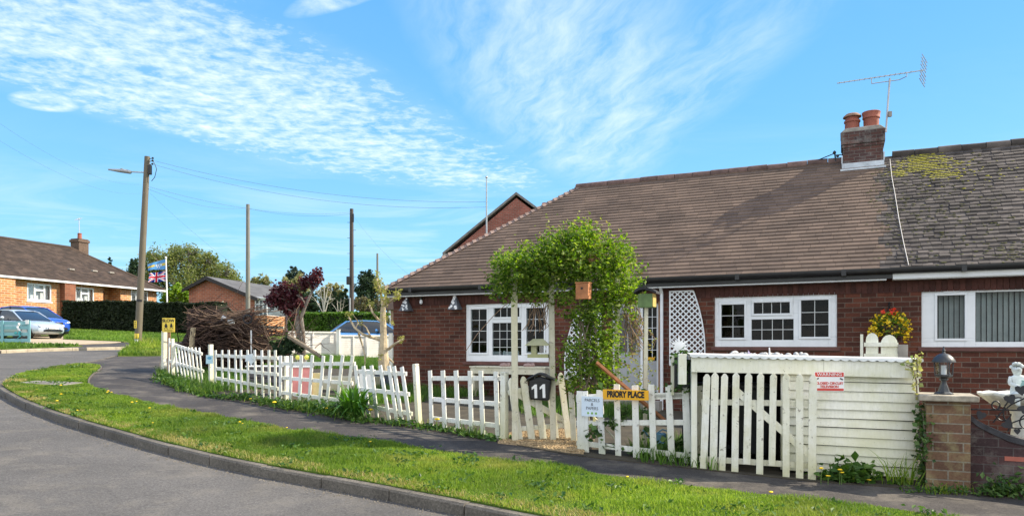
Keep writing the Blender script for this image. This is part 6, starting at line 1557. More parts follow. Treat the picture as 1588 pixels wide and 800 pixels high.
# lit side wall faces the sun: bay window near the corner, lean-to frame
hx = .0
m = MB(); zb = qf(402, 500, Dm).z
y0_, y1_ = .4, 2.4
bt, bb = qf(400, 466, Dm + .5).z, qf(400, 489, Dm + .5).z
def sidewin(y0, y1, z0, z1):
    m = MB(); t = .1
    for a in ((y0, y0 + t, z0, z1), (y1 - t, y1, z0, z1), ((y0 + y1) / 2 - t / 2, (y0 + y1) / 2 + t / 2, z0 + t, z1 - t), (y0 + t, y1 - t, z0, z0 + t), (y0 + t, y1 - t, z1 - t, z1)): m.span((.005, a[0], a[2]), (.09, a[1], a[3]))
    fo = m.build('window', M_upvc, MHo); m = MB(); m.span((.012, y0 + t, z0 + t), (.05, y1 - t, z1 - t)); m.build('pane', simple('far_pane', (.12, .15, .17), .1, bmp=0), fo)
m = MB(); m.span((.0, .02, zb - 4), (1.1, 2.9, bb - .02)); m.build('bay_wall', M_brO, MHo)
m = MB()
for a in ((.0, .02), (1.02, .02), (.34, .02), (.70, .02)): m.span((a[0], a[1], bb), (a[0] + .08, a[1] + .08, bt))
m.span((.0, .02, bt), (1.1, 2.9, bt + .12)); m.span((-.0, .02, bb - .018), (1.1, 2.9, bb - .0)); m.span((1.02, .11, bb), (1.1, 2.9, bt - .001)) if False else m.span((1.02, 2.8, bb), (1.1, 2.9, bt - .001)); m.span((.09, .03, (bb + bt) / 2 + .25), (1.0, .09, (bb + bt) / 2 + .32))
bw_ = m.build('bay_window', M_upvc, MHo); m = MB(); m.span((.085, .05, bb + .002), (1.05, 2.79, bt - .002)); m.build('pane', simple('far_pane', (.12, .15, .17), .1, bmp=0), bw_)
m = MB(); m.span((.002, 2.95, zb - 4), (1.6, 7, bb + .3)); m.build('porch', M_brO, MHo)
m = MB(); m.span((1.15, 2.9, zb - 4), (1.4, 2.949, bt)); m.build('porch_door', simple('purple_grey', (.22, .2, .3), .5), MHo)
m = MB(); m.prism([(-.0, bt + .13), (1.3, bt + .125), (1.3, bt + .22), (.0, bt + .3)], (0, -.1, 0), (1, 0, 0), (0, 0, 1), (0, 7, 0)); m.build('bay_roof', M_upvc, MHo)
FHo = thing('distant_cottage', 'tiny pale brick cottage glimpsed between the pollarded tree and the bungalow corner', 'cottage', P(604, 500, 60)); q2 = chain(FHo).inverted()
a = q2 @ P(600, 500, 60); b_ = q2 @ P(640, 470, 60)
m = MB(); m.span((a.x, 0, -2), (b_.x, 5, (q2 @ P(600, 480, 60)).z)); m.build('wall', brick('cottage_brick', (.36, .22, .16), (.3, .18, .13), (.4, .35, .3)), FHo)
m = MB(); z0 = (q2 @ P(600, 480, 60)).z; m.prism([(-.3, z0), (5.3, z0), (2.5, z0 + 1.6)], (a.x - .3, 0, 0), (0, 1, 0), (0, 0, 1), (4, 0, 0)); m.build('roof', M_tileL, FHo)
m = MB(); m.span(((q2 @ P(603, 480, 60)).x, -.08, -1.8), ((q2 @ P(606, 480, 60)).x, -.01, z0 - .05)); m.build('window', M_upvc, FHo)
SHED = thing('garden_shed', 'long low dark felt shed roof between the flagpole and the red brick gable', 'shed', P(300, 500, 50), R(-8)); q2 = chain(SHED).inverted()
a = q2 @ P(264, 472, 50); b_ = q2 @ P(330, 476, 50)
m = MB(); m.span((a.x, 0, -2), (b_.x, 2.5, a.z - .4)); m.build('wall', M_wood, SHED)
m = MB(); m.prism([(-.15, a.z - .42), (1.2, a.z + .15), (1.25, a.z + .22), (-.2, a.z - .32)], (a.x - .2, 0, 0), (0, 1, 0), (0, 0, 1), (b_.x - a.x + .4, 0, 0)); m.prism([(1.26, a.z + .22), (2.7, a.z - .42), (2.7, a.z - .5), (1.26, a.z + .14)], (a.x - .2, 0, 0), (0, 1, 0), (0, 0, 1), (b_.x - a.x + .4, 0, 0)); m.build('roof', simple('shed_felt', (.05, .052, .05), .9, var=.4), SHED)
m = MB(); m.beam((b_.x + .22, -.2, a.z - .4), (b_.x + .22, 1.2, a.z + .2), .03, .2); m.build('barge_board', M_yellow if False else simple('cream_board', (.6, .55, .4), .6), SHED)

# ================================================================== hedges
def hedge(name, label, a, b_, thick, hgt, n, size, mat, core, wob=.12):
    a = Vector(a); b_ = Vector(b_); d = (b_ - a); L = d.length; d.normalize(); nb = Vector((-d.y, d.x, 0)); T = thing(name, label, 'hedge', a.lerp(b_, .5), 0)
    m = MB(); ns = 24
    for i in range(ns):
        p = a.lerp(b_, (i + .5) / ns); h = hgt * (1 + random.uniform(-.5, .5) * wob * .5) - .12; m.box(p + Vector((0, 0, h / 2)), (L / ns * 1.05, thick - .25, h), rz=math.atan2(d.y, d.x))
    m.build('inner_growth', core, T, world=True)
    t = RNG.uniform(0, 1, n); f = RNG.integers(0, 10, n); z = RNG.uniform(0, 1, n); y = RNG.uniform(-.5, .5, n)
    front = f < 6; topf = (f >= 6)
    yy = np.where(front, -.5 + np.abs(RNG.normal(size=n)) * .06, y); zz = np.where(topf, 1 - np.abs(RNG.normal(size=n)) * .03, z)
    bul = clumpnoise(t * L, zz * hgt * 1.5, 2.2, 5) * wob
    c = np.array(a)[None] + np.outer(t * L, np.array(d)) + np.outer(yy * thick - bul * .7 * front, np.array(nb)); c[:, 2] += zz * hgt * (1 + .05 * clumpnoise(t * L, t * 0, 2.0, 8)) + RNG.normal(size=n) * .03
    stuff(leaves('foliage', c, size, mat, T, aspect=.75)); return T
M_hd = leafmat('dark_hedge_leaf', [(.008, .016, .006), (.014, .026, .009), (.03, .042, .014)], .1, rough=.7)
M_hg = leafmat('green_hedge_leaf', [(.05, .12, .015), (.09, .18, .02), (.14, .24, .04)], .3)
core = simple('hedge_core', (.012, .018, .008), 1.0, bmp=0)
pa, pb_ = GP(107, 511), GP(250, 517)
hedge('dark_hedge', 'tall clipped dark green hedge behind the bright lawn across the side road', pa, Vector((P(345, 500, 48).x, 48.0, pb_.z)), 1.3, 2.0, 16000, .16, M_hd, core, .1)
pa = P(455, 520, 38.5); pb_ = P(598, 520, 37); pa.z = G(pa.x, pa.y) - .1; pb_.z = G(pb_.x, pb_.y)
hedge('green_hedge', 'bright green clipped hedge behind the blue car and white panels', pa, pb_, 1.2, (CAMZ + (HY - 484) / F * 38) - pa.z, 9000, .13, M_hg, core, .14)

# ================================================================== trees and shrubs
def tree(name, label, base, trunk_r, cl, n, size, mat, bark, group=None, cat='tree', limbs=True, aspect=.6, spread=.5, twigs=0, stemtop=None):
    """cl: list of (centre, radius) foliage lobes; each gets a limb and leaf clumps with gaps"""
    T = thing(name, label, cat, base, 0, group); m = MB(); base = Vector(base); zc = sum(c.z for c, r in cl) / len(cl)
    cen = Vector((sum(c.x for c, r in cl) / len(cl), sum(c.y for c, r in cl) / len(cl), zc)); fork = base.lerp(cen, .45 if stemtop is None else stemtop)
    md = base.lerp(fork, .5) + Vector((random.uniform(-.05, .05) * trunk_r * 5, 0, 0))
    m.tube([base - Vector((0, 0, .1)), md, fork], [trunk_r, trunk_r * .8, trunk_r * .65], 8)
    if limbs:
        for c, r in cl:
            c = Vector(c); k = fork.lerp(c, .5) + Vector((random.gauss(0, r * .15), random.gauss(0, r * .15), r * .1)); m.tube([fork - Vector((0, 0, .05)), k, c], [trunk_r * .55, trunk_r * .35, trunk_r * .12], 6)
            for _ in range(5 + twigs):
                d = Vector((random.gauss(0, 1), random.gauss(0, 1), random.gauss(.35, .8))).normalized() * r; m.tube([k.lerp(c, random.uniform(.3, 1)), c + d * .55, c + d * random.uniform(.85, 1.1)], [trunk_r * .14, trunk_r * .08, trunk_r * .03], 4)
    m.build('trunk', bark, T, world=True)
    tot = sum(r ** 2 for c, r in cl); cs = []
    for c, r in cl:
        nn = int(n * r * r / tot); nc = max(4, int(nn / 28)); d = RNG.normal(size=(nc, 3)); d /= np.linalg.norm(d, axis=1)[:, None]
        cc = np.array(c)[None] + d * (r * RNG.uniform(.25, 1.0, nc) ** .6)[:, None] * np.array([1, 1, .9]); idx = RNG.integers(0, nc, nn)
        cs.append(cc[idx] + RNG.normal(size=(nn, 3)) * r * .16 * spread / .5)
    leaves('crown', np.concatenate(cs), size, mat, T, aspect=aspect); return T
def gz(p): return Vector((p.x, p.y, G(p.x, p.y) - .1))
M_olive = leafmat('spring_leaf', [(.09, .115, .03), (.14, .175, .045), (.2, .23, .065), (.25, .25, .10)], .4)
M_lime = leafmat('lime_leaf', [(.12, .22, .02), (.2, .32, .03), (.28, .38, .05)], .4)
M_con = leafmat('conifer_leaf', [(.012, .03, .014), (.022, .05, .02), (.04, .075, .028)], .12, rough=.7)
M_cream = leafmat('cream_leaf', [(.13, .15, .05), (.26, .26, .10), (.38, .35, .17)], .3)
M_acer = leafmat('acer_leaf', [(.05, .014, .018), (.085, .02, .026), (.13, .04, .042)], .35)
M_brn = leafmat('brownish_leaf', [(.09, .07, .04), (.14, .12, .05), (.12, .14, .05)], .3)
D = 88; cl = [(P(px, py, D + random.uniform(-3, 3)), r / F * D) for px, py, r in ((228, 428, 26), (250, 410, 28), (282, 402, 26), (310, 415, 26), (335, 424, 24), (356, 434, 18), (215, 440, 18), (350, 425, 16), (366, 440, 12), (322, 405, 14), (270, 435, 32), (300, 440, 30), (335, 446, 26), (265, 396, 16), (235, 400, 14), (295, 392, 13))]
tree('willow_tree', 'broad olive green tree coming into leaf behind the flags', gz(P(285, 480, D)), .5, cl, 22000, .27, M_olive, simple('grey_bark', (.2, .18, .15), .9), twigs=9)
D = 74; cl = [(P(px, py, D), r / F * D) for px, py, r in ((208, 408, 7), (208, 420, 10), (206, 434, 13))]
tree('dark_conifer', 'dark conifer partly hidden behind the tall lamp pole', gz(P(207, 480, D)), .2, cl, 2200, .25, M_con, M_bark, limbs=False)
D = 64; cl = [(P(px, py, D), r / F * D) for px, py, r in ((268, 458, 12), (285, 460, 12), (276, 448, 9), (258, 464, 9), (296, 468, 8), (284, 472, 11), (266, 470, 10))]
tree('lime_shrub', 'bright lime green shrub behind the foot of the flagpole', gz(P(277, 500, D)), .12, cl, 3600, .24, M_lime, M_bark, cat='shrub')
D = 110; cl = [(P(170, py, D), r / F * D) for py, r in ((400, 1.6), (404, 2.6), (409, 3.6), (414, 4.5))]
tree('small_fir', 'tiny dark fir tip showing above the far bungalow roof', gz(P(170, 470, D)), .2, cl, 700, .3, M_con, M_bark, limbs=False)
D = 92; cl = [(P(px, py, D), r / F * D) for px, py, r in ((392, 436, 9), (405, 433, 9), (415, 438, 8), (400, 446, 11))]
tree('blossom_tree', 'pale cream blossom tree just above the grey roof beyond the grey pole', gz(P(403, 480, D)), .25, cl, 1500, .32, M_cream, M_bark)
D = 80; cl = [(P(px, py, D), r / F * D) for px, py, r in ((455, 418, 6), (452, 428, 9), (466, 424, 7), (456, 440, 10))]
tree('tall_conifer', 'blue green conifer rising above the cream trees left of the dark pole', gz(P(456, 480, D)), .25, cl, 1800, .3, leafmat('blue_conifer', [(.02, .04, .028), (.04, .07, .045), (.06, .09, .055)], .12), M_bark, limbs=False)
D = 74; cl = [(P(px, py, D), r / F * D) for px, py, r in ((445, 440, 11), (458, 436, 13), (470, 444, 12), (450, 456, 15), (468, 462, 14))]
tree('blossom_tree', 'largest cream blossom tree directly behind the red leaved maple', gz(P(457, 490, D)), .25, cl, 3000, .28, M_cream, M_bark)
D = 70; cl = [(P(px, py, D), r / F * D) for px, py, r in ((500, 452, 10), (515, 448, 11), (528, 452, 9), (508, 464, 12), (524, 468, 12))]
tree('blossom_tree', 'yellowish blossom tree between the maple and the dark pole', gz(P(514, 490, D)), .25, cl, 2600, .28, M_cream, M_bark)
for px, tp, D, lab in ((474, 446, 64, 'dark columnar cypress farthest left in the row behind the green hedge'), (486, 452, 62, 'short dark columnar cypress second from the left in the row'), (503, 460, 60, 'lowest dark columnar cypress in the middle of the row'), (520, 450, 61, 'dark columnar cypress just left of two touching the dark pole'), (534, 446, 60, 'tall dark columnar cypress at the left edge of the dark pole')):
    h = (492 - tp); cl = [(P(px + random.uniform(-.7, .7), lerp(tp + 4, 490, k / 6), D), (4.2 + 4.2 * min(1, k / 2.5)) / F * D) for k in range(7)]
    tree('cypress', lab, gz(P(px, 495, D)), .12, cl, 2800, .19, M_con, M_bark, group='columnar cypresses behind the hedge', limbs=False)
D = 60; cl = [(P(px, py, D), r / F * D) for px, py, r in ((563, 428, 9), (575, 427, 9), (570, 440, 15), (559, 446, 12), (581, 446, 11), (570, 460, 17), (560, 474, 14), (580, 474, 14))]
tree('evergreen_tree', 'dense dark rounded evergreen to the right of the dark pole', gz(P(570, 495, D)), .3, cl, 6500, .2, M_con, M_bark)
D = 46; cl = [(P(px, py, D), r / F * D) for px, py, r in ((556, 470, 12), (572, 478, 10), (588, 470, 9), (565, 488, 11), (592, 486, 9))]
tree('budding_shrub', 'brownish budding shrub standing behind the green hedge near the bungalow corner', gz(P(572, 505, D)), .1, cl, 1500, .14, M_brn, M_bark, cat='shrub', twigs=8)
# bare pale birches
def bare(name, label, base, tips, r, bark, cat='tree', group=None, tw=6):
    T = thing(name, label, cat, base, 0, group); m = MB(); base = Vector(base); top = Vector(tips[0]); m.tube([base, base.lerp(top, .5), top], [r, r * .7, r * .2], 7); m.build('trunk', bark, T, world=True); m = MB()
    for t in tips:
        s = base.lerp(top, random.uniform(.3, .75)); t = Vector(t); md = s.lerp(t, .5) + Vector((0, 0, (t - s).length * .06)); m.tube([s, md, t], [r * .4, r * .28, r * .1], 5)
        for _ in range(tw): a = s.lerp(t, random.uniform(.4, 1)); m.tube([a, a + Vector((random.gauss(0, .5), random.gauss(0, .5), random.gauss(.4, .4))) * (t - s).length * .35], [r * .12, r * .05], 4)
    m.build('branches', bark, T, world=True); return T
bare('bare_birch', 'pale bare birch between the maple and the cypresses', gz(P(503, 500, 52)), [P(px, py, 52) for px, py in ((503, 442), (490, 452), (515, 450), (487, 462), (520, 462), (496, 446), (509, 444))], .11, simple('birch_bark', (.5, .46, .40), .8, var=.3))
bare('bare_sapling', 'small bare pale sapling in front of the green hedge left of the dark pole', gz(P(527, 508, 45)), [P(px, py, 45) for px, py in ((523, 466), (516, 472), (533, 472), (529, 463))], .06, simple('birch_bark', (.5, .46, .40), .8))
# red maple: gnarled trunk, three lobes
D = 19.5; bs = gz(P(466, 540, D)); MT = thing('red_maple', 'gnarled red leaved maple with one long arm reaching up to the right', 'tree', bs)
m = MB(); m.tube([bs, P(463, 520, D), P(461, 495, D), P(458, 478, D)], [.08, .065, .07, .05], 9); m.tube([bs + Vector((.12, 0, 0)), P(470, 515, D), P(467, 492, D), P(474, 473, D), P(484, 452, D), P(494, 440, D), P(500, 428, D)], [.065, .055, .055, .045, .035, .03, .015], 8)
for a, b_ in (((458, 478), (432, 462)), ((458, 480), (448, 448)), ((461, 488), (470, 462)), ((458, 478), (425, 452)), ((474, 473), (460, 458)), ((484, 452), (476, 436)), ((461, 495), (443, 478))): p0, p1 = P(*a, D), P(*b_, D + random.uniform(-.3, .3)); m.tube([p0, p0.lerp(p1, .5) + Vector((0, 0, .08)), p1], [.035, .025, .012], 6)
m.build('trunk', simple('maple_bark', (.20, .175, .15), .9, var=.5, scale=10, bmp=.6), MT, world=True)
cs = []
for px, py, rx, rz, n in ((430, 457, 16, 13, 420), (447, 455, 18, 14, 480), (424, 466, 12, 12, 280), (456, 466, 15, 14, 360), (447, 476, 14, 12, 240), (437, 470, 14, 12, 260), (483, 436, 14, 12, 330), (493, 428, 9, 9, 170), (473, 440, 10, 9, 180), (468, 469, 9, 8, 120), (455, 488, 8, 9, 110), (490, 422, 10, 8, 70), (440, 444, 14, 7, 120)):
    d = RNG.normal(size=(n // 6, 3)); d /= np.linalg.norm(d, axis=1)[:, None]; c = np.array(P(px, py, D)) + d * RNG.uniform(.3, 1.05, (n // 6, 1)) * np.array([rx, 14, rz]) / F * D
    for k in range(6): cs.append(c + RNG.normal(size=c.shape) * .05)
leaves('crown', np.concatenate(cs), .085, M_acer, MT, aspect=.8)
# pollarded tree by the bungalow corner
D = 15.6; bs = GP(596, 566); bs = P(596, 572, D); PT = thing('pollarded_tree', 'hard pruned tree with pale trunk and sprouting stubs at the bungalow corner', 'tree', bs)
m = MB(); m.tube([P(596, 575, D), P(594, 545, D), P(595, 522, D), P(594, 500, D), P(594, 476, D)], [.14, .10, .075, .07, .055], 10)
for pts, r in (([(594, 528), (580, 524), (562, 518), (550, 508), (541, 492)], .055), ([(595, 500), (586, 495), (578, 485), (573, 472)], .05), ([(595, 478), (602, 470), (612, 462), (618, 455)], .045), ([(594, 545), (604, 540), (614, 532), (624, 526)], .055), ([(594, 476), (592, 462), (588, 446), (584, 432)], .05), ([(594, 478), (597, 460), (598, 448)], .035), ([(556, 516), (562, 535), (566, 552), (566, 566)], .035), ([(574, 521), (568, 508), (560, 501)], .03), ([(594, 552), (603, 556), (610, 562)], .05), ([(551, 509), (556, 500), (548, 488)], .025)):
    pp = [P(a, b_, D + .12 * math.sin(i * 1.9)) for i, (a, b_) in enumerate(pts)]; m.tube(pp, [r * .72 * (1 - .5 * i / (len(pp) - 1)) for i in range(len(pp))], 7)
m.build('trunk', M_barkL, PT, world=True)
cs = []
for px, py, s, n in ((616, 456, 5, 110), (622, 525, 4, 50), (586, 440, 6, 130), (594, 452, 7, 130), (597, 466, 6, 80), (574, 470, 5, 60), (541, 488, 4, 40), (598, 494, 4, 40), (584, 426, 4, 40), (608, 500, 3, 20), (560, 500, 3, 20), (592, 556, 4, 30)):
    cs.append(np.array(P(px, py, D)) + RNG.normal(size=(n, 3)) * np.array([s * .6, 7, s * .8]) / F * D)
leaves('foliage', np.concatenate(cs), .06, leafmat('bud_leaf', [(.22, .22, .06), (.34, .32, .10), (.25, .28, .07)], .4), PT)
# small dark conifer bush and the brush pile
D = 18.2; cl = [(P(px, py, D), r / F * D) for px, py, r in ((440, 528, 9), (452, 532, 10), (428, 534, 8), (462, 538, 8), (445, 542, 11), (430, 545, 9))]
tree('conifer_bush', 'low dark conifer bush at the foot of the red maple', gz(P(445, 552, D)), .05, cl, 1500, .12, M_con, M_bark, cat='bush')
BPc = gz(P(345, 560, 20.5)); BP = thing('brush_pile', 'long heap of cut brown branches stacked behind the picket fence', 'brush pile', BPc); m = MB()
def stick(a, d, L, r, bend=.15, k=4):
    pts = [Vector(a)]; d = Vector(d).normalized()
    for i in range(k): d = (d + Vector((random.gauss(0, bend), random.gauss(0, bend), random.gauss(-.02, bend)))).normalized(); pts.append(pts[-1] + d * L / k)
    m.tube(pts, [r * (1 - .7 * i / k) for i in range(k + 1)], 4)
for i in range(1500):
    t = random.random(); px = lerp(274, 412, t); top = 482 + 10 * math.sin(px * .06) + (28 if px > 375 else 0) * (px - 375) / 37 + (8 if px < 285 else 0); py = random.uniform(top + 8, 556); Dd = 20.3 + random.gauss(0, .35); p = P(max(px, 290) if py < 530 else px, py, Dd)
    hor = py < 520; stick(p, (1 if px < 325 else random.choice((-1, 1)), random.gauss(0, .4), random.gauss(.05, .35 if hor else .8)), random.uniform(.4, 1.1), random.uniform(.006, .02))
stuff(m.build('dark_branches', M_twigD, BP, world=True)); m = MB()
for i in range(110):
    px = random.uniform(318, 360); p = P(px, random.uniform(488, 512), 20.2 + random.gauss(0, .3)); sg_ = random.choice((-1, 1)); stick(p, (sg_, random.gauss(0, .3), random.uniform(-.15, .4)), random.uniform(.5, .8) if sg_ < 0 else random.uniform(.8, 1.7), random.uniform(.01, .024), .2, 6)
for i in range(40):
    p = P(random.uniform(395, 500), random.uniform(525, 552), 18.6 + random.gauss(0, .4)); stick(p, (random.uniform(-1, 1), random.gauss(0, .3), random.uniform(0, .6)), random.uniform(.5, 1.4), random.uniform(.007, .018), .2, 5)
stuff(m.build('branches', M_twig, BP, world=True))
m = MB()
for i in range(40): t = i / 39; px = lerp(300, 405, t); m.ball(P(px, 545, 20.7), (.38, .3, .62 - .25 * max(0, (t - .75) * 4)), 7, 5)
m.build('dark_core', simple('pile_core', (.03, .021, .017), 1.0, bmp=0), BP, world=True)
m = MB(); m.tube([P(296, 570, 19.6), P(298, 525, 19.6), P(300, 508, 19.6)], .07, 7); m.build('log_stake', M_barkL, BP, world=True)
LOG = thing('fallen_log', 'thin weathered log leaning down from the maple towards the pickets', 'log', P(485, 550, 18)); m = MB(); m.tube([P(448, 522, 18.2), P(470, 535, 18), P(498, 553, 17.6)], [.07, .06, .04], 7); m.build('log', M_bark, LOG, world=True)
WC = thing('enamel_cans', 'two pale metal cans lying on top of the brush pile', 'can', P(350, 499, 20)); 
m = MB(); m.tube([P(344.5, 494, 20), P(354, 497, 20)], [.10, .085], 10); m.build('can', M_galv, WC, world=True); m = MB(); m.tube([P(354.5, 498, 19.9), P(363, 500, 19.9)], [.085, .07], 10); m.build('can', simple('pale_enamel', (.62, .64, .64), .4), WC, world=True)
RR = thing('wire_hoop', 'dark wire hoop hanging on a thin white pole beside the brush pile', 'hoop', P(390, 560, 19.3)); m = MB(); m.tube([P(384 + 6.5 * math.cos(a), 495 + 6.5 * math.sin(a), 19.3) for a in [i * .45 for i in range(15)]], .02, 6); m.build('hoop', M_iron, RR, world=True); m = MB(); m.tube([P(390, 575, 19.3), P(389.5, 512, 19.3)], .018, 5); m.build('pole', M_wbright, RR, world=True)
RAIL = thing('timber_rail', 'horizontal weathered rail with short white post behind the maple', 'rail', P(400, 530, 21.5)); m = MB(); m.beam(P(345, 505, 21.5), P(440, 508, 21), .05, .09); m.build('rail', M_arch, RAIL, world=True); m = MB(); m.beam(P(377, 540, 21.3), P(376.5, 487, 21.3), .1, .1, up=(0, 1, 0)); m.build('post', M_arch, RAIL, world=True)

# ================================================================== white timber panels, blue car behind
def panel(pa_, pb2, top, bot, lab):
    a, b_ = GP(pa_, bot), GP(pb2, bot); d = b_ - a; L = d.length; yaw = math.atan2(d.y, d.x); h = (bot - top) / F * a.y; T = thing('panel_fence', lab, 'fence', a.lerp(b_, .5), yaw, 'low pale timber fence panels')
    mm = simple('pale_panel_paint', (.74, .70, .66), .7, var=.15, scale=4); m = MB(); n = 9
    for k in range(n): z0 = .03 + (h - .1) * k / n; z1 = .03 + (h - .1) * (k + 1) / n; m.prism([(-.012, z0), (.0, z0), (-.004, z1 + .02), (-.012, z1 + .02)], (-L / 2, 0, 0), (0, 1, 0), (0, 0, 1), (L, 0, 0))
    m.build('boards', mm, T); m = MB()
    for s in (-.49, 0, .49): m.span((s * L - .03, -.05, 0), (s * L + .03, -.014, h - .06))
    m.span((-L / 2, -.055, h - .059), (L / 2, .03, h)); m.build('frame', mm, T); return T, mm
panel(447, 522, 513, 552.5, 'pale timber fence panel left of the tall white post')
panel(527, 568, 519, 553, 'pale timber fence panel just right of the tall white post')
T, mm = panel(569, 612, 519, 555, 'pale timber fence panel behind the pollarded trunk next to the bungalow')
p = GP(524.5, 553); T = thing('fence_post', 'white square post between two pale timber fence panels', 'post', p); m = MB(); m.box((0, 0, .55), (.13, .13, 1.12)); m.build('shaft', M_white, T); m = MB(); m.box((0, 0, 1.125), (.16, .16, .03)); m.build('cap', M_white, T)
p = P(606, 560, 16.4); T = thing('fence_post', 'short white post beside the brick corner under the pollarded tree', 'post', p - Vector((0, 0, .3)), 0); m = MB(); m.box((0, 0, .45), (.09, .09, 1.0)); m.build('shaft', M_white, T)

# ================================================================== cars
def carpaint(name, col):
    m, nt, b = newmat(name); b.inputs['Base Color'].default_value = c4(col); b.inputs['Metallic'].default_value = .35; b.inputs['Roughness'].default_value = .32
    b.inputs['Coat Weight'].default_value = .8; b.inputs['Coat Roughness'].default_value = .04; return m
M_tyre = simple('tyre', (.02, .02, .02), .85, bmp=.1); M_rim = simple('alloy', (.45, .46, .47), .35, .7, bmp=0); M_carglass = simple('car_glass', (.018, .024, .03), .05, var=.1, bmp=0, spec=.8)
M_lamp = simple('lamp_clear', (.62, .65, .68), .12, var=.3, scale=30, bmp=0); M_lampd = simple('lamp_dark', (.09, .09, .10), .12, var=.4, scale=30, bmp=0); M_rlamp = simple('rear_lamp', (.45, .03, .03), .2, bmp=0)
def car(name, label, loc, yaw, L, Wd, paint, lower, upper, roofw=.74, wheelr=.31, dark_lamps=False, front_detail=True, plate='white'):
    """lower: (x, z_bottom, z_top, half width fraction); upper: (x, z_roof). x from 0 at the nose to L at the tail; nose points along -x"""
    T = thing(name, label, 'car', loc, yaw); hw_ = Wd / 2; v = []; f = []; st = []
    for x, zb, zt, wf in lower:
        w = hw_ * wf; ring = [(w * .86, zb), (w * .97, zb + .10), (w * 1.0, zb + (zt - zb) * .45), (w * .985, zb + (zt - zb) * .72), (w * .93, zt - .05), (w * .80, zt), (w * .4, zt + .025)]
        st.append([(x, y, z) for y, z in ring] + [(x, -y, z) for y, z in ring[::-1]])
    n = len(st[0]); v = [p for r in st for p in r]
    for i in range(len(st) - 1):
        for j in range(n): f.append((i * n + j, i * n + (j + 1) % n, (i + 1) * n + (j + 1) % n, (i + 1) * n + j))
    f.append(tuple(range(n))[::-1]); f.append(tuple((len(st) - 1) * n + j for j in range(n)))
    m = MB(); m.add(v, f); body = m.build('body', paint, T, smooth=True); s_ = body.modifiers.new('Subdivision', 'SUBSURF'); s_.levels = 1; s_.render_levels = 1
    def belt(x):
        for a, b_ in zip(lower, lower[1:]):
            if a[0] <= x <= b_[0]: t = (x - a[0]) / (b_[0] - a[0]); return lerp(a[2], b_[2], t), lerp(a[3], b_[3], t)
        return lower[-1][2], lower[-1][3]
    # greenhouse: glass body, painted roof and pillars
    gs_ = []
    for x, zr in upper:
        zb, wf = belt(x); wb = hw_ * wf * .90; h = max(0.0, zr - zb); wr = lerp(wb, hw_ * roofw, min(1, h / .42)); zb -= .02; gs_.append([(x, wb, zb), (x, lerp(wb, wr, .5) + .015, zb + (zr - zb) * .5), (x, wr, zr), (x, wr * .6, zr + .03 * min(1, h / .3)), (x, -wr * .6, zr + .03 * min(1, h / .3)), (x, -wr, zr), (x, -lerp(wb, wr, .5) - .015, zb + (zr - zb) * .5), (x, -wb, zb)])
    m = MB(); n = 8; m.add([p for r in gs_ for p in r], [(i * n + j, i * n + j + 1, (i + 1) * n + j + 1, (i + 1) * n + j) for i in range(len(gs_) - 1) for j in range(n - 1)] + [tuple(range(n))[::-1], tuple((len(gs_) - 1) * n + j for j in range(n))]); m.build('windows', M_carglass, T, smooth=True)
    up = Vector((0, 0, .014)); ri = [i for i, (x, zr) in enumerate(upper) if zr - belt(x)[0] > .36]
    m = MB()
    for i in range(ri[0], ri[-1]):
        a, b_ = gs_[i][2:6], gs_[i + 1][2:6]; p = [Vector(q_) + up for q_ in a] + [Vector(q_) + up for q_ in b_]; m.add(p, [(j, j + 1, j + 5, j + 4) for j in range(3)])
        for s, e in ((2, 1), (5, 6)): m.beam(Vector(gs_[i][s]) + up * .3, Vector(gs_[i + 1][s]) + up * .3, .05, .05)
    m.build('roof', paint, T, smooth=True)
    for side in (1, -1):
        k = (lambda g, c: Vector(g[c])) if side == 1 else (lambda g, c: Vector(g[7 - c]))
        o_ = Vector((0, side * .006, 0)); i0 = ri[0]
        m = MB(); m.tube([k(gs_[0], 0) + o_, k(gs_[i0], 2) + o_], .032, 6); m.build('pillar', paint, T)
        m = MB(); m.tube([k(gs_[-1], 0) + o_, k(gs_[ri[-1]], 2) + o_], .05, 6); m.build('pillar', paint, T)
        im = ri[len(ri) // 2]; m = MB(); m.tube([k(gs_[im], 0) + o_, k(gs_[im], 1) + o_, k(gs_[im], 2) + o_], .03, 6); m.build('pillar', M_black, T)
        xm = upper[1][0] + .35; zb, wf = belt(xm); m = MB(); m.ball((xm, side * (hw_ * wf + .08), zb + .09), (.07, .10, .075), 10, 6); m.build('mirror', paint, T, smooth=True)
        m = MB(); xd0 = upper[1][0] + .35; zb, wf = belt(xd0 + .9); m.span((xd0 + .75, side * hw_ * .985 - .012, zb - .16), (xd0 + .93, side * hw_ * .985 + .022, zb - .125)); m.build('door_handle', paint, T)
        m = MB()
        for xx in (xd0, xd0 + 1.1): m.tube([(xx, side * hw_ * .995, .36), (xx, side * hw_ * 1.002, .55), (xx, side * hw_ * .985, belt(xx)[0] - .12)], .006, 4)
        m.build('door_seam', M_black, T)
    for wx in (L * .19, L * .79):
        for s in (-1, 1):
            m = MB(); m.tube([(wx, s * (hw_ - .20), wheelr), (wx, s * (hw_ - .0), wheelr)], wheelr, 20); wh = m.build('wheel', M_tyre, T, bevel=.02)
            m = MB(); m.tube([(wx, s * (hw_ - .005), wheelr), (wx, s * (hw_ + .008), wheelr)], wheelr * .66, 16); m.build('rim', M_rim, wh)
            m = MB(); m.tube([(wx, s * (hw_ - .26), wheelr + .02), (wx, s * (hw_ + .003), wheelr + .02)], wheelr + .055, 20); m.build('wheel_arch', M_black, T)
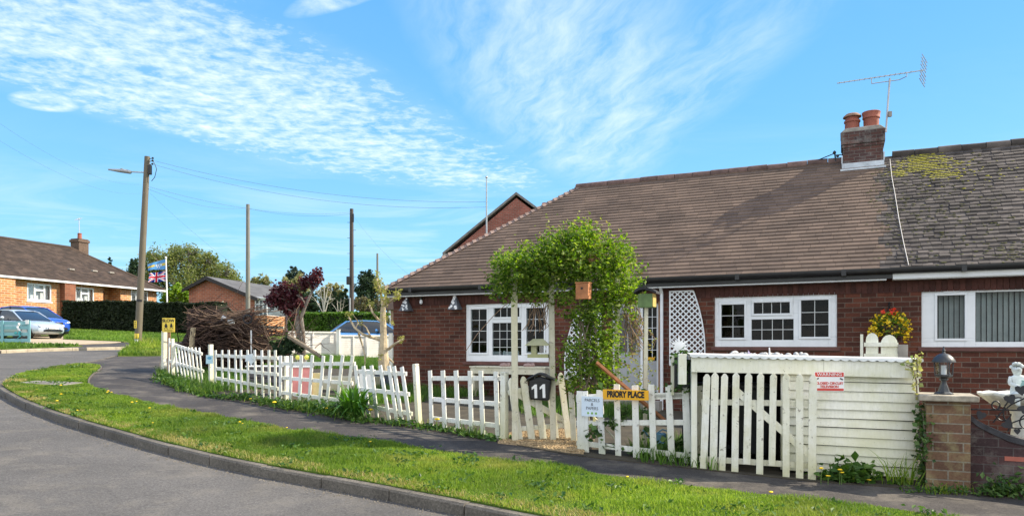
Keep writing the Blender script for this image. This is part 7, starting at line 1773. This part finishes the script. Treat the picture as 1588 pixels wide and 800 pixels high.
    if front_detail:
        x0, zb, zt, wf = lower[0]; x1 = lower[1][0]; zt1 = lower[1][2]
        for s in (-1, 1):
            m = MB(); y0, y1 = s * hw_ * wf * .62, s * hw_ * lower[1][3] * .96
            m.add([(x0 - .012, y0, zt - .10), (x1 - .02, y1, zt - .04), (x1 + .12, y1 * .99, zt1 - .02), (x0 + .10, y0, zt + .03), (x0 + .15, y0, zt - .10), (x1 + .16, y1 * .98, zt - .04), (x1 + .16, y1 * .96, zt1 - .04), (x0 + .2, y0, zt + .0)], [(0, 1, 2, 3), (4, 7, 6, 5), (0, 4, 5, 1), (1, 5, 6, 2), (2, 6, 7, 3), (3, 7, 4, 0)]); hl_ = m.build('headlight', M_lampd if dark_lamps else M_lamp, T)
            m = MB(); m.ball((x0 + .05, (y0 * .55 + y1 * .45), zt - .05), (.05, .07, .05), 8, 6); m.build('reflector', M_lamp, hl_, smooth=True)
            m = MB(); m.span((x0 - .016, s * hw_ * wf * .55 - .12, zb + .09), (x0 + .06, s * hw_ * wf * .55 + .12, zb + .17)); m.build('fog_grille', M_black, T)
        m = MB(); m.span((x0 - .02, -hw_ * wf * .38, zt - .16), (x0 + .06, hw_ * wf * .38, zt - .03)); g_ = m.build('grille', M_black, T, bevel=.012)
        m = MB(); m.beam((x0 - .025, -hw_ * wf * .3, zt - .155), (x0 - .025, hw_ * wf * .3, zt - .035), .012, .03); m.build('grille_bar', M_rim, g_)
        m = MB(); m.span((x0 - .02, -hw_ * .55, zb + .05), (x0 + .05, hw_ * .55, zb + .14)); m.build('lower_grille', M_black, T)
        m = MB(); m.span((x0 - .034, -.26, zb + .19), (x0 - .018, .26, zb + .30)); m.build('number_plate', M_wbright, T)
    xL, zbL, ztL, wfL = lower[-1]
    for s in (-1, 1): m = MB(); m.box((xL - .05, s * hw_ * wfL * .84, ztL - .12), (.14, .16, .3)); m.build('tail_light', M_rlamp, T, bevel=.03)
    m = MB(); m.span((xL - .02, -.26, zbL + .28), (xL + .012, .26, zbL + .39)); m.build('number_plate', simple('plate_yellow', (.75, .6, .1), .5, bmp=0), T)
    return T
hatch_low = [(0, .30, .62, .60), (.10, .22, .70, .80), (.45, .19, .80, .94), (1.15, .18, .92, 1.0), (2.2, .18, .96, 1.0), (3.4, .18, .99, 1.0), (4.0, .24, 1.0, .94), (4.25, .32, .92, .84)]
hatch_up = [(1.08, .93), (1.85, 1.36), (2.15, 1.43), (2.7, 1.45), (3.3, 1.38), (3.95, 1.08), (4.05, 1.0)]
mpv_low = [(0, .32, .80, .62), (.10, .24, .88, .84), (.40, .20, .96, .95), (.95, .19, 1.04, 1.0), (2.2, .19, 1.06, 1.0), (3.5, .19, 1.08, 1.0), (4.0, .24, 1.08, .95), (4.15, .32, 1.0, .88)]
mpv_up = [(.80, 1.03), (1.75, 1.54), (2.1, 1.62), (2.8, 1.64), (3.5, 1.58), (3.95, 1.3), (4.08, 1.05)]
sal_low = [(0, .30, .62, .60), (.10, .22, .70, .80), (.45, .19, .80, .94), (1.15, .18, .90, 1.0), (2.2, .18, .94, 1.0), (3.4, .18, .98, 1.0), (4.1, .24, 1.0, .94), (4.35, .32, .92, .84)]
# nose positions: silver nose at px 97 near y 527; blue nose at px 109 y 520
ns = GP(90, 528.5, 0); yawc = R(180 - 14)
def placecar(noseP, yaw): return Vector(noseP)
# local nose at x=0 pointing -x; yaw rotates so that the nose points to +X world, slightly towards camera
def basez(p): return G(p.x, p.y) + .03
yc = R(180 - 20) + math.pi * 0
nose = P(83, 527, 35.6); nose.z = basez(nose) + .02
c1_ = car('silver_car', 'silver hatchback parked behind the teal gate', nose, R(162), 4.25, 1.8, carpaint('silver_paint', (.50, .58, .68)), hatch_low, hatch_up, dark_lamps=True)
nose = P(92, 522, 38.2); nose.z = basez(nose) + .02
c2c = car('blue_car', 'bright blue tall hatchback parked behind the silver car', nose, R(160), 4.15, 1.78, carpaint('blue_paint', (.02, .09, .52)), mpv_low, mpv_up)
tail = P(514, 525, 33.2); dirc = Vector((math.cos(R(2)), math.sin(R(2)), 0)); nose = tail + dirc * 4.35; nose.z = CAMZ + (HY - 498.5) / F * 33.2 - 1.46
car('pale_blue_car', 'blue saloon roof showing above the pale timber panels behind the pollarded tree', nose, R(182), 4.35, 1.78, carpaint('sky_blue_paint', (.14, .40, .78)), sal_low, [(1.0, .90), (1.75, 1.36), (2.1, 1.45), (2.8, 1.48), (3.5, 1.44), (3.85, 1.32), (4.15, 1.08), (4.22, 1.0)], front_detail=False)

# ================================================================== teal gate, flagpole, poles, wires
TG0, TG1 = P(-14, 530, 31.8), P(47, 530, 31.8); TGb = TG0.lerp(TG1, .5); TGb.z = CAMZ + (HY - 532) / F * 31.8; TG = thing('teal_gate', 'teal slatted garden gate with a small mermaid ornament at the left edge', 'gate', TGb, 0); q = chain(TG).inverted(); wT = (TG1 - TG0).length; M_teal = simple('teal_paint', (.20, .42, .46), .55, var=.12)
h0 = .03
for z0, z1 in ((.05, .20), (.33, .48), (.61, .93) if False else (.62, .78), (.80, .98)): m = MB(); m.span((-wT / 2, -.02, z0), (wT / 2, .02, z1)); m.build('slat', M_teal, TG, bevel=.01)
for s in (-wT / 2 + .05, wT / 2 - .03, -.35): m = MB(); m.span((s - .06, -.06, -.1), (s + .06, -.021, 1.02)); m.build('post', M_teal, TG, bevel=.01)
m = MB(); m.span((wT / 2 - .17, -.08, .86), (wT / 2 - .03, -.062, 1.04)); m.build('white_plate', M_wbright, TG)
MO = thing('mermaid_ornament', 'small white and turquoise mermaid shaped ornament hung on the teal gate', 'ornament', chain(TG) @ Vector((.43, -.09, .1))); m = MB(); m.tube([(0, 0, .72), (-.07, 0, .62), (.0, 0, .52), (.06, 0, .44)], [.04, .045, .05, .03], 8); m.ball((.0, 0, .76), .05); m.build('figure', M_wbright, MO, smooth=True); m = MB(); m.tube([(.06, 0, .44), (.0, 0, .32), (.06, 0, .2), (-.06, 0, .12)], [.05, .04, .03, .015], 8); m.ball((-.14, -.01, .36), (.07, .02, .06)); m.build('tail', simple('turquoise', (.08, .42, .45), .5), MO, smooth=True)
# flagpole
Df = 52; fb = gz(P(260.5, 490, Df)); FP = thing('flagpole', 'white flagpole flying two flags behind the dark hedge', 'flagpole', fb); m = MB(); m.tube([fb, P(257.3, 401, Df)], [.06, .045], 8); m.build('shaft', M_wbright, FP, world=True); m = MB(); m.ball(P(257.2, 399.5, Df), .08); m.build('finial', M_wbright, FP, world=True)
def flag(name, label, corners, fn, mats, seed):
    """corners in picture px: hoist top, hoist bottom, fly bottom, fly top"""
    ht, hb, fb_, ft = [P(a, b_, Df) for a, b_ in corners]; nx, ny = 64, 32; m = MB(); v = []
    for j in range(ny + 1):
        for i in range(nx + 1):
            u, w = i / nx, j / ny; p = hb.lerp(ht, w).lerp(fb_.lerp(ft, w), u); p = p + Vector((0, .16 * math.sin(u * 7 + seed + w) * u, .05 * math.sin(u * 8.5 + seed) * u)); v.append(p)
    m.v = v
    for j in range(ny):
        for i in range(nx): m.f.append([j * (nx + 1) + i, j * (nx + 1) + i + 1, (j + 1) * (nx + 1) + i + 1, (j + 1) * (nx + 1) + i]); m.mi.append(fn((i + .5) / nx, (j + .5) / ny))
    tag(m.build(name, mats, smooth=True), label, 'flag')
def uj(u, v):
    x, y = u * 60 - 30, v * 30 - 15
    if abs(x) < 3 or abs(y) < 3: return 2
    if abs(x) < 5 or abs(y) < 5: return 1
    d1 = (x - 2 * y) / math.sqrt(5); d2 = (x + 2 * y) / math.sqrt(5)
    for d, s in ((d1, 1), (d2, -1)):
        if abs(d) < 3:
            k = d * s * (1 if x < 0 else -1)
            if -2 < k < 0: return 2
            return 1
    return 0
M_fb, M_fw, M_fr = leafmat('flag_navy', [(.02, .035, .2)], .5, .8), leafmat('flag_white', [(.8, .8, .8)], .5, .8), leafmat('flag_red', [(.7, .03, .06)], .5, .8)
flag('union_flag', 'red white and blue union flag flying under the blue and gold flag', [(257.8, 420), (257.8, 436), (228, 438), (230, 424)], uj, [M_fb, M_fw, M_fr], .4)
def cf(u, v):
    if .36 < v < .66 and (u < .58 or u > .62):
        if .22 < u < .58 and abs(v - .5) < .12 + .04 * math.sin(u * 40): return 2 if math.sin(u * 55) > -.2 else 0
        return 1
    if .3 < u < .5 and .18 < v < .36 and math.sin(u * 60) > .1: return 2
    return 0
flag('county_flag', 'light blue and gold flag with pale emblem at the top of the flagpole', [(257.4, 401.5), (257.6, 417.5), (228.5, 419), (229, 409.5)], cf, [leafmat('flag_blue', [(.16, .36, .62)], .5, .8), leafmat('flag_gold', [(.75, .55, .16)], .5, .8), M_fw], 1.6)
# poles
b0_ = GP(213, 541.5); LP_ = thing('lamp_pole', 'tall weathered timber pole with a street lamp arm and yellow bands', 'utility pole', b0_); Dp1 = b0_.y; t0_ = P(228.5, 243, Dp1)
m = MB(); m.tube([b0_ - Vector((0, 0, .2)), b0_.lerp(t0_, .5), t0_], [.145, .13, .11], 14); m.build('shaft', M_pole, LP_, world=True, smooth=True)
def band(py0, py1, mat, nm, k=1.04):
    f = lambda py: b0_.lerp(t0_, (541.5 - py) / (541.5 - 243)); m = MB(); r = lerp(.145, .11, (541.5 - py0) / 298.5) * k; m.tube([f(py1), f(py0)], [r, r], 14); m.build(nm, mat, LP_, world=True, smooth=True)
band(517, 525, M_yellow, 'yellow_band'); band(526, 532, M_wbright, 'white_band'); band(464.5, 468, M_black, 'black_band')
f = lambda py: b0_.lerp(t0_, (541.5 - py) / (541.5 - 243))
c = f(503) ; m = MB(); m.box(c + Vector((-.06, -.155, 0)), (.10, .012, .32)); yn = m.build('yellow_plate', M_yellow, LP_, world=True)
m = MB(); 
for k in (-.09, 0, .09): m.box(c + Vector((-.06, -.1635, k)), (.05, .004, .04))
m.build('plate_marks', M_ink, LP_, world=True)
m = MB(); a0_, a1_ = f(268) + Vector((-.05, -.05, 0)), P(200, 266.5, Dp1 - .2); m.tube([a0_, a1_], .028, 7); m.build('lamp_arm', M_galv, LP_, world=True)
m = MB(); m.tube([P(203, 267.5, Dp1 - .2), P(196, 266, Dp1 - .2), P(185, 264.8, Dp1 - .2), P(168, 263, Dp1 - .2)], [.07, .085, .075, .03], 10); m.ball(P(189, 262.4, Dp1 - .2), (.07, .05, .03)); m.build('lamp_head', simple('lamp_grey', (.30, .31, .32), .4, .3), LP_, world=True, smooth=True)
m = MB(); m.box(f(264) + Vector((.17, -.05, 0)), (.12, .14, .40)); m.build('switch_box', M_black, LP_, world=True, bevel=.02)
m = MB()
for py in (247, 251, 256): m.tube([f(py), f(py) + Vector((.26, -.05, .02))], .015, 5); m.ball(f(py) + Vector((.26, -.05, .03)), .045)
m.tube([f(248) + Vector((.26, -.05, 0)), P(243, 262, Dp1), P(240, 275, Dp1), P(235, 281, Dp1)], .014, 5); m.build('insulators', M_gut, LP_, world=True)
m = MB(); m.tube([P(231, 292, Dp1), P(229, 292, Dp1)], .03, 6); m.build('hook', M_galv, LP_, world=True)
def pole(label, px, pt, D, r, mat, base_py=500):
    a = gz(P(px, base_py, D)); t = P(px, pt, D); T = thing('utility_pole', label, 'utility pole', a); m = MB(); m.tube([a, a.lerp(t, .5), t], [r * 1.15, r, r * .85], 12); m.build('shaft', mat, T, world=True, smooth=True); return T, t
T2, tp2 = pole('plain grey utility pole between the red brick gable and the lamp pole', 384.5, 317, 46, .135, M_poleG)
T3, tp3 = pole('dark utility pole with climbing steps and a transformer can behind the green hedge', 545.3, 324, 44, .135, M_poleD)
m = MB(); m.box(P(547.5, 338, 43.8), (.1, .1, .5)); m.build('fuse_box', M_black, T3, world=True)
m = MB(); m.box(P(540, 435, 43.8), (.2, .2, .5)); m.build('transformer_can', M_black, T3, world=True, bevel=.03)
m = MB(); m.tube([P(542.5, 500, 43.8), P(542.6, 462, 43.8)], .05, 6); m.build('cable_guard', M_galv, T3, world=True)
for k in range(11): 
    p = P(545.3, 345 + k * 12, 44); s = 1 if k % 2 else -1; m = MB(); m.tube([p, p + Vector((s * .27, 0, 0))], .012, 4); m.build('step', M_gut, T3, world=True)
T4, tp4 = pole('short thin distant pole above the pollarded tree', 585.3, 393, 60, .1, M_poleG)
def wire(label, a, b_, sag, r=.0055, cat='cable', group='overhead wires'):
    n = 16; pts = [Vector(a).lerp(Vector(b_), k / n) - Vector((0, 0, sag * 4 * (k / n) * (1 - k / n))) for k in range(n + 1)]; m = MB(); m.tube(pts, r, 4); tag(m.build('overhead_wire', M_wire, origin=tuple(a)), label, cat, group)
wire('upper overhead wire sweeping right from the top of the lamp pole', P(241, 250, Dp1), P(757, 313, 30), .5)
wire('lower overhead wire sweeping right from the top of the lamp pole', P(241, 256, Dp1), P(757, 321, 30), .6)
wire('overhead wire from the lamp pole to the grey pole', P(232, 294, Dp1), tp2 - Vector((0, 0, .2)), .35)
wire('overhead wire from the lamp pole to the dark pole top', P(232, 290, Dp1), tp3 - Vector((0, 0, .2)), .5)
wire('overhead wire from the grey pole to the dark pole', tp2 - Vector((0, 0, .25)), tp3 - Vector((0, 0, .3)), .3)
wire('overhead wire rising left out of the picture from the lamp pole', P(227, 298, Dp1), P(-60, 180, 12), .5, .0018)
wire('second overhead wire rising left above the street lamp', P(227, 285, Dp1), P(-60, 150, 12), .5, .0018)
wire('thin service wire from the lamp pole to the low house beyond the grey pole', P(233, 300, Dp1), P(420, 440, 58), .5, .004)
wire('service wire running down right from the dark pole', tp3 - Vector((0, 0, .3)), P(640, 430, 40), .3, .004)
